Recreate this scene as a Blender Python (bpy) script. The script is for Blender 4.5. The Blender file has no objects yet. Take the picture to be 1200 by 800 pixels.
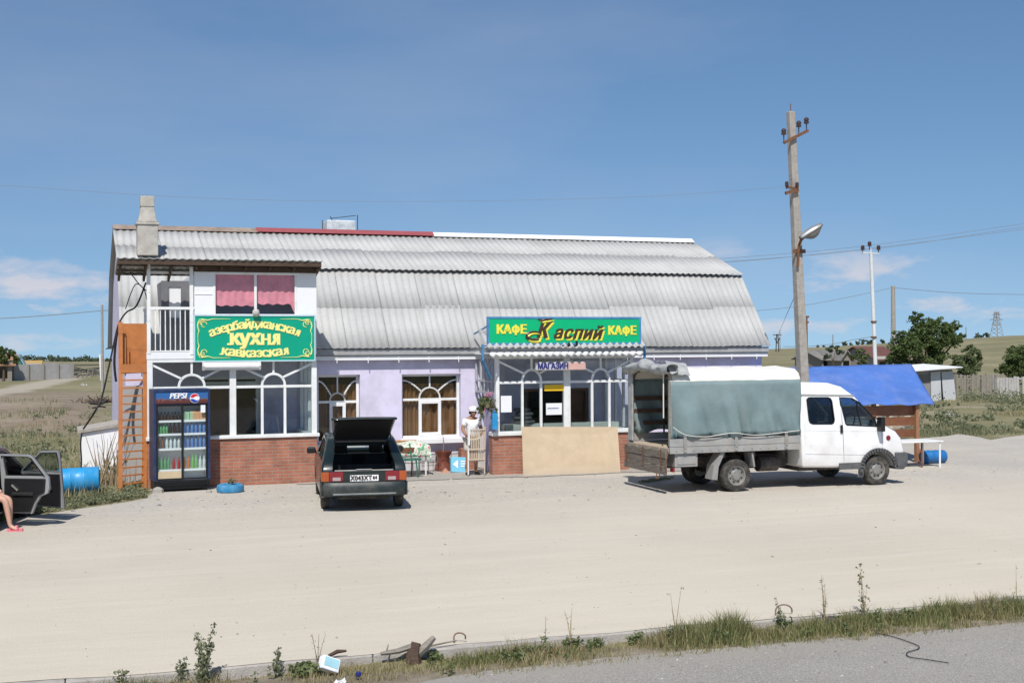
import bpy, bmesh, math, random
import numpy as np
from mathutils import Vector, Matrix, Euler, noise
R = math.radians
rnd = random.Random(7)
S = bpy.context.scene
COL = S.collection
# ------------------------------------------------------------------ camera
H = 3.2
YAW = R(-19.3)
cam_d = bpy.data.cameras.new('camera')
cam = bpy.data.objects.new('camera', cam_d)
COL.objects.link(cam)
cam_d.sensor_width = 36; cam_d.sensor_fit = 'HORIZONTAL'; cam_d.lens = 45
cam_d.clip_start = 0.1; cam_d.clip_end = 9000
M3 = Matrix.Rotation(YAW, 3, 'Z') @ Matrix.Rotation(R(90) + 2 / 1500, 3, 'X') @ Matrix.Rotation(-0.005, 3, 'Z')
cam.matrix_world = Matrix.Translation((0, 0, H)) @ M3.to_4x4()
S.camera = cam
# ------------------------------------------------------------------ world and sun
SUN_EL, SUN_AZ = 53.0, 24.0           # azimuth: degrees to the left of the facade's normal, on the viewer's side
w = bpy.data.worlds.new('World'); S.world = w; w.use_nodes = True
nt = w.node_tree; N = nt.nodes; L = nt.links
N.clear()
out = N.new('ShaderNodeOutputWorld'); bg = N.new('ShaderNodeBackground')
sky = N.new('ShaderNodeTexSky'); sky.sky_type = 'NISHITA'; sky.sun_disc = False
sky.sun_elevation = R(SUN_EL); sky.sun_rotation = R(180 + SUN_AZ)
sky.air_density = 1.0; sky.dust_density = 0.4; sky.ozone_density = 1.6; sky.altitude = 100
bg.inputs['Strength'].default_value = 0.108
tc = N.new('ShaderNodeTexCoord')
sep = N.new('ShaderNodeSeparateXYZ'); L.new(tc.outputs['Generated'], sep.inputs[0])
mx0 = N.new('ShaderNodeMath'); mx0.operation = 'MAXIMUM'; mx0.inputs[1].default_value = 0.0; L.new(sep.outputs['Z'], mx0.inputs[0])
mx = N.new('ShaderNodeMath'); mx.operation = 'MULTIPLY_ADD'; mx.inputs[1].default_value = 0.85; mx.inputs[2].default_value = 0.13; L.new(mx0.outputs[0], mx.inputs[0])
cmb = N.new('ShaderNodeCombineXYZ'); L.new(sep.outputs['X'], cmb.inputs[0]); L.new(sep.outputs['Y'], cmb.inputs[1]); L.new(mx.outputs[0], cmb.inputs[2])
L.new(cmb.outputs[0], sky.inputs['Vector'])
# low fair-weather clouds: noise over the direction, limited to a band above the horizon
mp = N.new('ShaderNodeMapping'); mp.inputs['Scale'].default_value = (9, 9, 26); mp.inputs['Location'].default_value = (3.1, 0.4, 0.0)
L.new(tc.outputs['Generated'], mp.inputs[0])
nz = N.new('ShaderNodeTexNoise'); nz.inputs['Scale'].default_value = 1.0; nz.inputs['Detail'].default_value = 7; nz.inputs['Roughness'].default_value = 0.56
L.new(mp.outputs[0], nz.inputs['Vector'])
rp = N.new('ShaderNodeValToRGB'); rp.color_ramp.elements[0].position = 0.53; rp.color_ramp.elements[1].position = 0.63
L.new(nz.outputs['Fac'], rp.inputs[0])
band = N.new('ShaderNodeValToRGB'); e = band.color_ramp.elements
e[0].position = 0.0; e[0].color = (.5, .5, .5, 1); e[1].position = 0.085; e[1].color = (0, 0, 0, 1)
q = e.new(0.03); q.color = (.95, .95, .95, 1); q = e.new(0.055); q.color = (.65, .65, .65, 1)
L.new(sep.outputs['Z'], band.inputs[0])
mul = N.new('ShaderNodeMath'); mul.operation = 'MULTIPLY'; L.new(rp.outputs[0], mul.inputs[0]); L.new(band.outputs[0], mul.inputs[1])
# thin high veil
mp2 = N.new('ShaderNodeMapping'); mp2.inputs['Scale'].default_value = (2.2, 2.2, 9); L.new(tc.outputs['Generated'], mp2.inputs[0])
nz2 = N.new('ShaderNodeTexNoise'); nz2.inputs['Scale'].default_value = 1.0; nz2.inputs['Detail'].default_value = 6; L.new(mp2.outputs[0], nz2.inputs['Vector'])
rp2 = N.new('ShaderNodeMapRange'); rp2.inputs['From Min'].default_value = 0.45; rp2.inputs['From Max'].default_value = 0.85; rp2.inputs['To Max'].default_value = 0.22
L.new(nz2.outputs['Fac'], rp2.inputs['Value'])
mxc = N.new('ShaderNodeMath'); mxc.operation = 'MAXIMUM'; L.new(mul.outputs[0], mxc.inputs[0]); L.new(rp2.outputs[0], mxc.inputs[1])
hsv = N.new('ShaderNodeHueSaturation'); hsv.inputs['Saturation'].default_value = SKY_SAT = 1.16; hsv.inputs['Value'].default_value = 1.0
L.new(sky.outputs[0], hsv.inputs['Color'])
mix = N.new('ShaderNodeMixRGB'); L.new(mxc.outputs[0], mix.inputs[0]); L.new(hsv.outputs[0], mix.inputs[1]); mix.inputs[2].default_value = (6.3, 6.0, 6.4, 1)
L.new(mix.outputs[0], bg.inputs['Color']); L.new(bg.outputs[0], out.inputs[0])
sd = bpy.data.lights.new('sun', 'SUN'); sd.energy = 4.6; sd.angle = R(0.5); sd.color = (1.0, 0.965, 0.91)
so = bpy.data.objects.new('sun', sd); COL.objects.link(so)
ldir = Vector((math.sin(R(SUN_AZ)) * math.cos(R(SUN_EL)), math.cos(R(SUN_AZ)) * math.cos(R(SUN_EL)), -math.sin(R(SUN_EL))))
so.rotation_euler = ldir.to_track_quat('-Z', 'Y').to_euler(); so.location = (-10, -10, 30)
S.view_settings.view_transform = 'Standard'; S.view_settings.look = 'None'; S.view_settings.gamma = 1
S.view_settings.use_curve_mapping = False
S.view_settings.exposure = 0.05
S.cycles.max_bounces = 8; S.cycles.transparent_max_bounces = 16

# ------------------------------------------------------------------ helpers
def ray(px, py):
    return M3 @ Vector(((px - 600) / 1500, -(py - 400) / 1500, -1.0))
def P(px, py, Y):                       # where the sight line through a photo pixel meets the vertical plane Y
    d = ray(px, py); t = Y / d.y
    return Vector((d.x * t, Y, H + d.z * t))
def G(px, py, z=0.0):                   # where it meets the level z
    d = ray(px, py); t = (z - H) / d.z
    return Vector((d.x * t, d.y * t, z))
def D(px, py, dist):                    # at a given depth along the view axis
    d = ray(px, py); return Vector((0, 0, H)) + d * dist
def tag(o, label=None, cat=None, group=None, kind=None):
    if label: o['label'] = label
    if cat: o['category'] = cat
    if group: o['group'] = group
    if kind: o['kind'] = kind
    return o
OFF = {}
def thing(name, label, cat, loc=(0, 0, 0), rz=0.0, group=None, world=False):
    o = bpy.data.objects.new(name, None); COL.objects.link(o); o.empty_display_size = 0.2
    o.location = loc; o.rotation_euler = (0, 0, rz)
    if world: OFF[o.name] = Vector(loc)
    return tag(o, label, cat, group)
def rootof(o):
    while o.parent: o = o.parent
    return o
class MB:
    def __init__(s): s.v = []; s.f = []; s.mi = []; s.m = 0
    def add(s, vs, fs):
        n = len(s.v); s.v += [tuple(p) for p in vs]; s.f += [tuple(i + n for i in f) for f in fs]; s.mi += [s.m] * len(fs); return s
    def box(s, x0, y0, z0, x1, y1, z1, T=None):
        vs = [Vector((x, y, z)) for z in (z0, z1) for y in (y0, y1) for x in (x0, x1)]
        if T is not None: vs = [T @ p for p in vs]
        return s.add(vs, [(0, 2, 3, 1), (4, 5, 7, 6), (0, 1, 5, 4), (2, 6, 7, 3), (0, 4, 6, 2), (1, 3, 7, 5)])
    def bar(s, p, q, w, h=None, up=(0, 0, 1)):
        h = h or w; p = Vector(p); q = Vector(q); d = (q - p)
        if d.length < 1e-6: return s
        d.normalize(); u = Vector(up)
        if abs(d.dot(u)) > .98: u = Vector((0, 1, 0))
        a = d.cross(u).normalized(); b = a.cross(d).normalized()
        vs = [e_ + a * (i * w / 2) + b * (j * h / 2) for e_ in (p, q) for i, j in ((-1, -1), (1, -1), (1, 1), (-1, 1))]
        return s.add(vs, [(0, 1, 2, 3), (7, 6, 5, 4), (0, 4, 5, 1), (1, 5, 6, 2), (2, 6, 7, 3), (3, 7, 4, 0)])
    def tube(s, pts, r, n=8, caps=True):
        pts = [Vector(p) for p in pts]; m = len(pts)
        rs = r if isinstance(r, (list, tuple)) else [r] * m
        n0 = len(s.v); vs = []; ref = None
        for i, p in enumerate(pts):
            d = (pts[min(i + 1, m - 1)] - pts[max(i - 1, 0)])
            if d.length < 1e-9: d = Vector((0, 0, 1))
            d.normalize()
            if ref is None:
                ref = Vector((0, 0, 1)) if abs(d.z) < .9 else Vector((1, 0, 0))
            a = d.cross(ref)
            if a.length < 1e-4: a = d.cross(Vector((0, 1, 0)))
            a.normalize(); b = d.cross(a).normalized(); ref = -b if False else ref
            vs += [p + (a * math.cos(2 * math.pi * k / n) + b * math.sin(2 * math.pi * k / n)) * rs[i] for k in range(n)]
        fs = [(i * n + k, i * n + (k + 1) % n, (i + 1) * n + (k + 1) % n, (i + 1) * n + k) for i in range(m - 1) for k in range(n)]
        if caps: fs += [tuple(range(n))[::-1], tuple((m - 1) * n + k for k in range(n))]
        return s.add(vs, fs)
    def prism(s, poly, ax, a, b, T=None):   # poly in the two other axes, extruded along ax from a to b
        n = len(poly)
        def mk(u, v, t): return Vector({'x': (t, u, v), 'y': (u, t, v), 'z': (u, v, t)}[ax])
        vs = [mk(u, v, a) for u, v in poly] + [mk(u, v, b) for u, v in poly]
        if T is not None: vs = [T @ p for p in vs]
        fs = [tuple(range(n))[::-1], tuple(range(n, 2 * n))] + [(i, (i + 1) % n, n + (i + 1) % n, n + i) for i in range(n)]
        return s.add(vs, fs)
    def lathe(s, prof, n=16, T=None, caps=True):
        vs = [Vector((r * math.cos(2 * math.pi * k / n), r * math.sin(2 * math.pi * k / n), z)) for r, z in prof for k in range(n)]
        if T is not None: vs = [T @ p for p in vs]
        m = len(prof)
        fs = [(i * n + k, i * n + (k + 1) % n, (i + 1) * n + (k + 1) % n, (i + 1) * n + k) for i in range(m - 1) for k in range(n)]
        if caps: fs += [tuple(range(n))[::-1], tuple((m - 1) * n + k for k in range(n))]
        return s.add(vs, fs)
    def grid(s, rows, close=False):
        r = len(rows); c = len(rows[0])
        fs = [(i * c + j, i * c + j + 1, (i + 1) * c + j + 1, (i + 1) * c + j) for i in range(r - 1) for j in range(c - 1)]
        return s.add([p for row in rows for p in row], fs)
    def mesh(s, name, mats, smooth=False, off=None, angle=None, recalc=True):
        me = bpy.data.meshes.new(name)
        vs = s.v if off is None else [(p[0] - off[0], p[1] - off[1], p[2] - off[2]) for p in s.v]
        me.from_pydata(vs, [], s.f)
        mats = mats if isinstance(mats, (list, tuple)) else [mats]
        for m in mats: me.materials.append(m)
        me.polygons.foreach_set('material_index', s.mi)
        if recalc and len(s.f) < 60000:
            bm = bmesh.new(); bm.from_mesh(me); bmesh.ops.recalc_face_normals(bm, faces=bm.faces); bm.to_mesh(me); bm.free()
        if smooth:
            me.polygons.foreach_set('use_smooth', [True] * len(me.polygons))
            me.set_sharp_from_angle(angle=R(angle or 40))
        me.update(); return me
    def build(s, name, mats, parent=None, smooth=False, bevel=0, angle=None, solid=0, recalc=True, segs=2):
        off = OFF.get(rootof(parent).name) if parent else None
        me = s.mesh(name, mats, smooth, off, angle, recalc)
        o = bpy.data.objects.new(name, me); COL.objects.link(o)
        if parent: o.parent = parent
        if solid:
            md = o.modifiers.new('solid', 'SOLIDIFY'); md.thickness = solid; md.offset = 0
        if bevel:
            md = o.modifiers.new('bevel', 'BEVEL'); md.width = bevel; md.segments = segs; md.limit_method = 'ANGLE'; md.angle_limit = R(35)
            md.harden_normals = False
        return o
    def solo(s, name, mats, label, cat, group=None, loc=None, **k):
        a = np.array(s.v); lo = a.min(0); hi = a.max(0)
        loc = Vector(loc) if loc is not None else Vector(((lo[0] + hi[0]) / 2, (lo[1] + hi[1]) / 2, lo[2]))
        s.v = [(p[0] - loc[0], p[1] - loc[1], p[2] - loc[2]) for p in s.v]
        o = s.build(name, mats, None, **k); o.location = loc
        return tag(o, label, cat, group)
def struct(mb, name, m, **k):
    o = mb.build(name, m, None, **k); o['kind'] = 'structure'; return o
def carve(mb, cutters, bevel=0):
    """mesh code: mb minus each cutter, result back as an MB"""
    def tmp(b, bev=0):
        me = b.mesh('tmp', []); 
        if bev:
            bm = bmesh.new(); bm.from_mesh(me)
            ed = [e for e in bm.edges if len(e.link_faces) == 2 and e.calc_face_angle(0) > R(25)]
            bmesh.ops.bevel(bm, geom=ed, offset=bev, segments=3, profile=0.5, affect='EDGES', clamp_overlap=True)
            bm.to_mesh(me); bm.free()
        o = bpy.data.objects.new('tmp', me); COL.objects.link(o); return o
    a = tmp(mb, bevel); cs = [tmp(c) for c in cutters]
    for c in cs:
        md = a.modifiers.new('b', 'BOOLEAN'); md.operation = 'DIFFERENCE'; md.object = c; md.solver = 'EXACT'
    dg = bpy.context.evaluated_depsgraph_get(); dg.update()
    me = a.evaluated_get(dg).to_mesh()
    r = MB(); r.add([v.co.copy() for v in me.vertices], [tuple(p.vertices) for p in me.polygons])
    for o in [a] + cs:
        d = o.data; bpy.data.objects.remove(o); bpy.data.meshes.remove(d)
    return r
def T3(x=0, y=0, z=0, rx=0, ry=0, rz=0):
    return Matrix.Translation((x, y, z)) @ Euler((rx, ry, rz)).to_matrix().to_4x4()
def text_into(mb, s, T, size=1.0, shear=0.0, off=0.0, align='CENTER', sx=1.0, ex=0.004):
    cu = bpy.data.curves.new('t', 'FONT'); cu.body = s; cu.size = size; cu.shear = shear; cu.offset = off; cu.extrude = ex
    cu.align_x = align; cu.align_y = 'CENTER'; cu.resolution_u = 3
    o = bpy.data.objects.new('t', cu); COL.objects.link(o)
    dg = bpy.context.evaluated_depsgraph_get(); dg.update()
    me = o.evaluated_get(dg).to_mesh()
    # text lies in xy; stand it up facing -Y
    mb.add([T @ Vector((v.co.x * sx, -v.co.z, v.co.y)) for v in me.vertices], [tuple(p.vertices) for p in me.polygons])
    wd = max((v.co.x for v in me.vertices), default=0) - min((v.co.x for v in me.vertices), default=0)
    bpy.data.objects.remove(o); bpy.data.curves.remove(cu); return wd * sx
def bold_text(mb, s, T, size, shear=0.0, b=.01, sx=1.0, off=0.0, align='CENTER'):
    """heavier lettering: the same glyphs struck several times, each a little in front of the last"""
    if s == 'я': s = 'R'; T = T @ Matrix.Translation((0, 0, -size * .085)); sx = -sx * .86; size *= .76
    if s == 'н': s = 'H'; T = T @ Matrix.Translation((0, 0, -size * .085)); sx *= .86; size *= .76
    if s == 'Ф':
        hh = size * .42; mb.box(-size * .06 * sx - b * .5, -.012, -hh, size * .06 * sx + b * .5, .001, hh, T); s = 'O'; size *= .82
    for i, (k, v) in enumerate(((-1, -.4), (1, -.4), (-1, .4), (1, .4), (0, 0))): w_ = text_into(mb, s, T @ Matrix.Translation((k * b, -.0016 * i, v * b)), size, shear, 0.0, align, sx)
    return w_
def skin(pts, edges, sub=2):
    """pts: list of (x,y,z,r); a body grown along a skeleton, returned as an MB"""
    me = bpy.data.meshes.new('sk'); me.from_pydata([p[:3] for p in pts], edges, [])
    o = bpy.data.objects.new('sk', me); COL.objects.link(o)
    o.modifiers.new('s', 'SKIN'); 
    sv = me.skin_vertices[0].data
    for i, p in enumerate(pts):
        r = p[3]; sv[i].radius = (r, r) if not isinstance(r, tuple) else r
        sv[i].use_root = (i == 0)
    m2 = o.modifiers.new('u', 'SUBSURF'); m2.levels = sub; m2.render_levels = sub
    dg = bpy.context.evaluated_depsgraph_get(); dg.update()
    ev = o.evaluated_get(dg).to_mesh()
    r = MB(); r.add([v.co.copy() for v in ev.vertices], [tuple(p.vertices) for p in ev.polygons])
    bpy.data.objects.remove(o); bpy.data.meshes.remove(me); return r
# ------------------------------------------------------------------ materials
def ntree(name):
    m = bpy.data.materials.new(name); m.use_nodes = True; t = m.node_tree
    b = t.nodes['Principled BSDF']; return m, t, t.nodes, t.links, b
def mat(name, col, rough=.6, var=.14, vs=5.0, bump=0.0, bs=60.0, metal=0.0, spec=.4, dirt=None, coat=0.0, emit=None, stretch=None, splash=None):
    m, t, n, l, b = ntree(name)
    tc = n.new('ShaderNodeTexCoord'); src = tc.outputs['Object']
    if stretch:
        mpp = n.new('ShaderNodeMapping'); mpp.inputs['Scale'].default_value = stretch; l.new(src, mpp.inputs[0]); src2 = mpp.outputs[0]
    else: src2 = src
    nz = n.new('ShaderNodeTexNoise'); nz.inputs['Scale'].default_value = vs; nz.inputs['Detail'].default_value = 6; nz.inputs['Roughness'].default_value = .6
    l.new(src2, nz.inputs['Vector'])
    mr = n.new('ShaderNodeMapRange'); mr.inputs['From Min'].default_value = .3; mr.inputs['From Max'].default_value = .7
    l.new(nz.outputs['Fac'], mr.inputs['Value'])
    mx = n.new('ShaderNodeMixRGB'); l.new(mr.outputs[0], mx.inputs[0])
    mx.inputs[1].default_value = tuple(c * (1 - var) for c in col) + (1,); mx.inputs[2].default_value = tuple(min(1, c * (1 + var)) for c in col) + (1,)
    colout = mx.outputs[0]
    if dirt:
        dc, amt, dsc = dirt
        n2 = n.new('ShaderNodeTexNoise'); n2.inputs['Scale'].default_value = dsc; n2.inputs['Detail'].default_value = 8; n2.inputs['Roughness'].default_value = .68
        l.new(src2, n2.inputs['Vector'])
        m2 = n.new('ShaderNodeMapRange'); m2.inputs['From Min'].default_value = .45; m2.inputs['From Max'].default_value = .72; m2.inputs['To Max'].default_value = amt
        l.new(n2.outputs['Fac'], m2.inputs['Value'])
        mm = n.new('ShaderNodeMixRGB'); l.new(m2.outputs[0], mm.inputs[0]); l.new(colout, mm.inputs[1]); mm.inputs[2].default_value = dc + (1,)
        colout = mm.outputs[0]
    if splash:                          # mud and dust thrown up from the ground onto the lower part
        z0_, z1_, sc_, am_ = splash
        sp = n.new('ShaderNodeSeparateXYZ'); l.new(src, sp.inputs[0]); n4 = n.new('ShaderNodeTexNoise'); n4.inputs['Scale'].default_value = 3.5; n4.inputs['Detail'].default_value = 8; l.new(src, n4.inputs['Vector'])
        ma = n.new('ShaderNodeMath'); ma.operation = 'MULTIPLY_ADD'; l.new(n4.outputs['Fac'], ma.inputs[0]); ma.inputs[1].default_value = (z1_ - z0_) * 1.4; l.new(sp.outputs['Z'], ma.inputs[2])
        m4 = n.new('ShaderNodeMapRange'); m4.inputs[1].default_value = z1_ + (z1_ - z0_) * .7; m4.inputs[2].default_value = z0_ + (z1_ - z0_) * .7; m4.inputs[3].default_value = 0; m4.inputs[4].default_value = am_; l.new(ma.outputs[0], m4.inputs[0])
        mm4 = n.new('ShaderNodeMixRGB'); l.new(m4.outputs[0], mm4.inputs[0]); l.new(colout, mm4.inputs[1]); mm4.inputs[2].default_value = sc_ + (1,); colout = mm4.outputs[0]
    l.new(colout, b.inputs['Base Color'])
    b.inputs['Roughness'].default_value = rough; b.inputs['Metallic'].default_value = metal; b.inputs['Specular IOR Level'].default_value = spec
    if coat: b.inputs['Coat Weight'].default_value = coat; b.inputs['Coat Roughness'].default_value = .06
    if bump:
        n3 = n.new('ShaderNodeTexNoise'); n3.inputs['Scale'].default_value = bs; n3.inputs['Detail'].default_value = 5; l.new(src, n3.inputs['Vector'])
        bp = n.new('ShaderNodeBump'); bp.inputs['Strength'].default_value = bump; bp.inputs['Distance'].default_value = .02
        l.new(n3.outputs['Fac'], bp.inputs['Height']); l.new(bp.outputs[0], b.inputs['Normal'])
    return m
def glass(name, tint=(.9, .95, .95), refl=1.0):
    m = bpy.data.materials.new(name); m.use_nodes = True; t = m.node_tree; n = t.nodes; l = t.links; n.clear()
    o = n.new('ShaderNodeOutputMaterial'); mixs = n.new('ShaderNodeMixShader')
    tr = n.new('ShaderNodeBsdfTransparent'); tr.inputs[0].default_value = tint + (1,)
    gl = n.new('ShaderNodeBsdfGlossy'); gl.inputs['Roughness'].default_value = .02
    fr = n.new('ShaderNodeLayerWeight'); fr.inputs['Blend'].default_value = .5      # facing works from both sides of a thin pane
    pw = n.new('ShaderNodeMath'); pw.operation = 'POWER'; pw.inputs[1].default_value = 4.0; l.new(fr.outputs['Facing'], pw.inputs[0])
    mu = n.new('ShaderNodeMath'); mu.operation = 'MULTIPLY_ADD'; mu.inputs[1].default_value = .7 * refl; mu.inputs[2].default_value = .045 * refl; l.new(pw.outputs[0], mu.inputs[0])
    tc = n.new('ShaderNodeTexCoord'); nz = n.new('ShaderNodeTexNoise'); nz.inputs['Scale'].default_value = 1.7; l.new(tc.outputs['Object'], nz.inputs['Vector'])
    bp = n.new('ShaderNodeBump'); bp.inputs['Strength'].default_value = .05; bp.inputs['Distance'].default_value = .05
    l.new(nz.outputs['Fac'], bp.inputs['Height']); l.new(bp.outputs[0], gl.inputs['Normal'])
    l.new(mu.outputs[0], mixs.inputs[0]); l.new(tr.outputs[0], mixs.inputs[1]); l.new(gl.outputs[0], mixs.inputs[2]); l.new(mixs.outputs[0], o.inputs[0])
    return m
def leafmat(name, c1, c2, trans=.25):
    m, t, n, l, b = ntree(name)
    g = n.new('ShaderNodeNewGeometry'); mx = n.new('ShaderNodeMixRGB'); l.new(g.outputs['Random Per Island'], mx.inputs[0])
    mx.inputs[1].default_value = c1 + (1,); mx.inputs[2].default_value = c2 + (1,)
    l.new(mx.outputs[0], b.inputs['Base Color']); b.inputs['Roughness'].default_value = .6; b.inputs['Specular IOR Level'].default_value = .3
    tl = n.new('ShaderNodeBsdfTranslucent'); l.new(mx.outputs[0], tl.inputs[0]); ms = n.new('ShaderNodeMixShader'); ms.inputs[0].default_value = trans
    l.new(b.outputs[0], ms.inputs[1]); l.new(tl.outputs[0], ms.inputs[2]); l.new(ms.outputs[0], n['Material Output'].inputs[0])
    return m
def brickmat(name, c1, c2, mortar, bw=.25, bh=.077, ms=.010, bump=.6):
    m, t, n, l, b = ntree(name)
    tc = n.new('ShaderNodeTexCoord'); sp = n.new('ShaderNodeSeparateXYZ'); l.new(tc.outputs['Object'], sp.inputs[0])
    ad = n.new('ShaderNodeMath'); l.new(sp.outputs['X'], ad.inputs[0]); l.new(sp.outputs['Y'], ad.inputs[1])
    cb = n.new('ShaderNodeCombineXYZ'); l.new(ad.outputs[0], cb.inputs[0]); l.new(sp.outputs['Z'], cb.inputs[1])
    br = n.new('ShaderNodeTexBrick'); l.new(cb.outputs[0], br.inputs['Vector']); br.inputs['Scale'].default_value = 1
    br.inputs['Brick Width'].default_value = bw; br.inputs['Row Height'].default_value = bh; br.inputs['Mortar Size'].default_value = ms; br.inputs['Mortar Smooth'].default_value = .2
    br.inputs['Color1'].default_value = c1 + (1,); br.inputs['Color2'].default_value = c2 + (1,); br.inputs['Mortar'].default_value = mortar + (1,)
    nz = n.new('ShaderNodeTexNoise'); nz.inputs['Scale'].default_value = 3.0; nz.inputs['Detail'].default_value = 8; l.new(tc.outputs['Object'], nz.inputs['Vector'])
    mr = n.new('ShaderNodeMapRange'); mr.inputs['From Min'].default_value = .3; mr.inputs['From Max'].default_value = .7; mr.inputs['To Min'].default_value = .75; mr.inputs['To Max'].default_value = 1.2
    l.new(nz.outputs['Fac'], mr.inputs['Value'])
    mu = n.new('ShaderNodeVectorMath'); mu.operation = 'SCALE'; l.new(br.outputs['Color'], mu.inputs[0]); l.new(mr.outputs[0], mu.inputs['Scale'])
    l.new(mu.outputs[0], b.inputs['Base Color']); b.inputs['Roughness'].default_value = .85
    bp = n.new('ShaderNodeBump'); bp.inputs['Strength'].default_value = bump; bp.inputs['Distance'].default_value = .008; bp.invert = True
    l.new(br.outputs['Fac'], bp.inputs['Height']); l.new(bp.outputs[0], b.inputs['Normal'])
    return m
MT = {}
MT['white'] = mat('white_paint', (.78, .78, .76), .45, .05, 3, .05, 80, dirt=((.45, .42, .38), .35, 4))
MT['whitewall'] = mat('white_cladding', (.80, .80, .80), .55, .04, 2, .05, 30, dirt=((.5, .48, .46), .25, 2))
MT['lilac'] = mat('lilac_plaster', (.66, .61, .77), .85, .07, 1.5, .3, 90, dirt=((.47, .44, .52), .75, 1.9), splash=(.4, 1.0, (.45, .41, .40), .5))
MT['lilac_shaded'] = mat('shaded_lilac_paint', (.40, .36, .52), .7, .08, 2, .1, 60)  # darker copy of the lilac wall, with its shade put into the colour
MT['violet'] = mat('violet_paint', (.16, .14, .24), .6, .1, 3)
MT['brick'] = brickmat('red_brick', (.42, .155, .09), (.33, .12, .075), (.30, .23, .18))
MT['plinth'] = brickmat('white_block', (.62, .60, .60), (.52, .50, .50), (.18, .17, .17), .40, .20, .012)
MT['concrete'] = mat('concrete', (.36, .33, .29), .9, .15, 6, .4, 60, dirt=((.18, .16, .13), .5, 9))
MT['chimney'] = mat('chimney_render', (.40, .37, .32), .9, .16, 4, .4, 50, dirt=((.62, .60, .56), .5, 5))
MT['wood'] = mat('weathered_wood', (.075, .048, .032), .85, .3, 8, .3, 60, stretch=(1, 6, 6))
MT['brownwood'] = mat('brown_painted_wood', (.19, .075, .035), .6, .2, 7, .15, 60)
MT['greywood'] = mat('grey_wood', (.24, .215, .18), .9, .3, 9, .3, 70, stretch=(1, 1, 5))
MT['bedwood'] = mat('dirty_plank', (.15, .125, .10), .85, .35, 5, .3, 60, stretch=(1.5, 1, 9), dirt=((.28, .25, .20), .6, 5))
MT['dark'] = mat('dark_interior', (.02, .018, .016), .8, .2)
MT['black'] = mat('black_plastic', (.012, .012, .013), .45, .2, 9)
MT['rubber'] = mat('tyre_rubber', (.035, .033, .03), .8, .25, 7, .2, 60, dirt=((.22, .19, .15), .6, 6))
MT['steel'] = mat('dusty_steel', (.42, .41, .38), .45, .15, 8, metal=.6, dirt=((.30, .25, .2), .5, 7))
MT['chassis'] = mat('chassis_paint', (.035, .032, .03), .7, .3, 6, dirt=((.17, .14, .11), .7, 4))
MT['truckwhite'] = mat('white_vehicle_paint', (.80, .80, .80), .28, .03, 2, coat=.4, dirt=((.50, .46, .40), .4, 2.6), splash=(.45, 1.0, (.45, .40, .33), .45))
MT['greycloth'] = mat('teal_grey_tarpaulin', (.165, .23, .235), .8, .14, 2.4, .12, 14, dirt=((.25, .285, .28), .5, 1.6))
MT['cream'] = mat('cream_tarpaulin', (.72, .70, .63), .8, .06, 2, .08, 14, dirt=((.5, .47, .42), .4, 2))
MT['oldcloth'] = mat('rolled_grey_tarpaulin', (.34, .35, .34), .85, .25, 7, .4, 20)
MT['bedgrey'] = mat('grey_bed_paint', (.30, .30, .29), .6, .2, 3, .1, 40, dirt=((.36, .31, .25), .6, 4))
MT['blue'] = mat('blue_canopy', (.07, .16, .46), .6, .14, .9, .25, 4, dirt=((.20, .26, .50), .5, 1.3))
MT['bluedrum'] = mat('blue_plastic', (.02, .27, .56), .4, .12, 3, dirt=((.2, .3, .36), .4, 6))
MT['bluetyre'] = mat('blue_painted_rubber', (.03, .22, .42), .65, .2, 8, .2, 50, dirt=((.3, .3, .28), .35, 8))
MT['bluesteel'] = mat('blue_painted_steel', (.07, .22, .42), .5, .2, 6)
MT['orange'] = mat('orange_painted_steel', (.46, .165, .045), .55, .14, 5, .1, 40, dirt=((.28, .12, .05), .5, 7))
MT['sign_green'] = mat('green_sign_film', (.0, .36, .16), .35, .03, 3)
MT['sign_green2'] = mat('emerald_sign_film', (.0, .33, .20), .35, .03, 3)
MT['sign_yellow'] = mat('yellow_lettering', (.80, .74, .08), .4, .03)
MT['sign_cream'] = mat('pale_yellow_lettering', (.86, .80, .28), .4, .03)
MT['sign_brown'] = mat('dark_brown_lettering', (.06, .035, .02), .4, .05)
MT['sign_blue'] = mat('navy_lettering', (.025, .03, .16), .4, .05)
MT['paper'] = mat('white_paper', (.80, .80, .82), .7, .03)
MT['yellow'] = mat('yellow_sticker', (.80, .50, .02), .5, .05)
MT['fibreboard'] = mat('fibreboard', (.50, .39, .265), .8, .06, 5, .08, 90, dirt=((.40, .31, .21), .5, 1.6), splash=(.0, .25, (.38, .32, .25), .6))
MT['glass'] = glass('window_glass', (.80, .85, .85), 1.0)
MT['darkglass'] = glass('tinted_glass', (.25, .27, .28), 1.3)
MT['carglass'] = glass('car_glass', (.62, .68, .68), 1.2)
MT['curtain_brown'] = mat('brown_curtain', (.40, .17, .065), .8, .25, 3, stretch=(3, 3, .4))
MT['curtain_pink'] = mat('pink_curtain', (.74, .26, .32), .75, .16, 6, .1, 20, dirt=((.66, .30, .33), .5, 7))
MT['cargreen'] = mat('dark_green_car_paint', (.006, .014, .013), .35, .12, 3, coat=.5, dirt=((.035, .033, .03), .3, 3))
MT['skywire'] = mat('aluminium_wire', (.20, .21, .22), .6, .1)
MT['carblack'] = mat('black_car_paint', (.012, .012, .018), .28, .12, 3, coat=.8, dirt=((.10, .09, .08), .3, 3))
MT['doorrim'] = mat('bare_door_edge', (.30, .30, .30), .5, .1, 4)
MT['trim'] = mat('grey_door_card', (.018, .018, .019), .7, .2, 9, .1, 80)
MT['lampred'] = mat('red_lens', (.20, .01, .018), .2, .08, 12, coat=.5)
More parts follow.
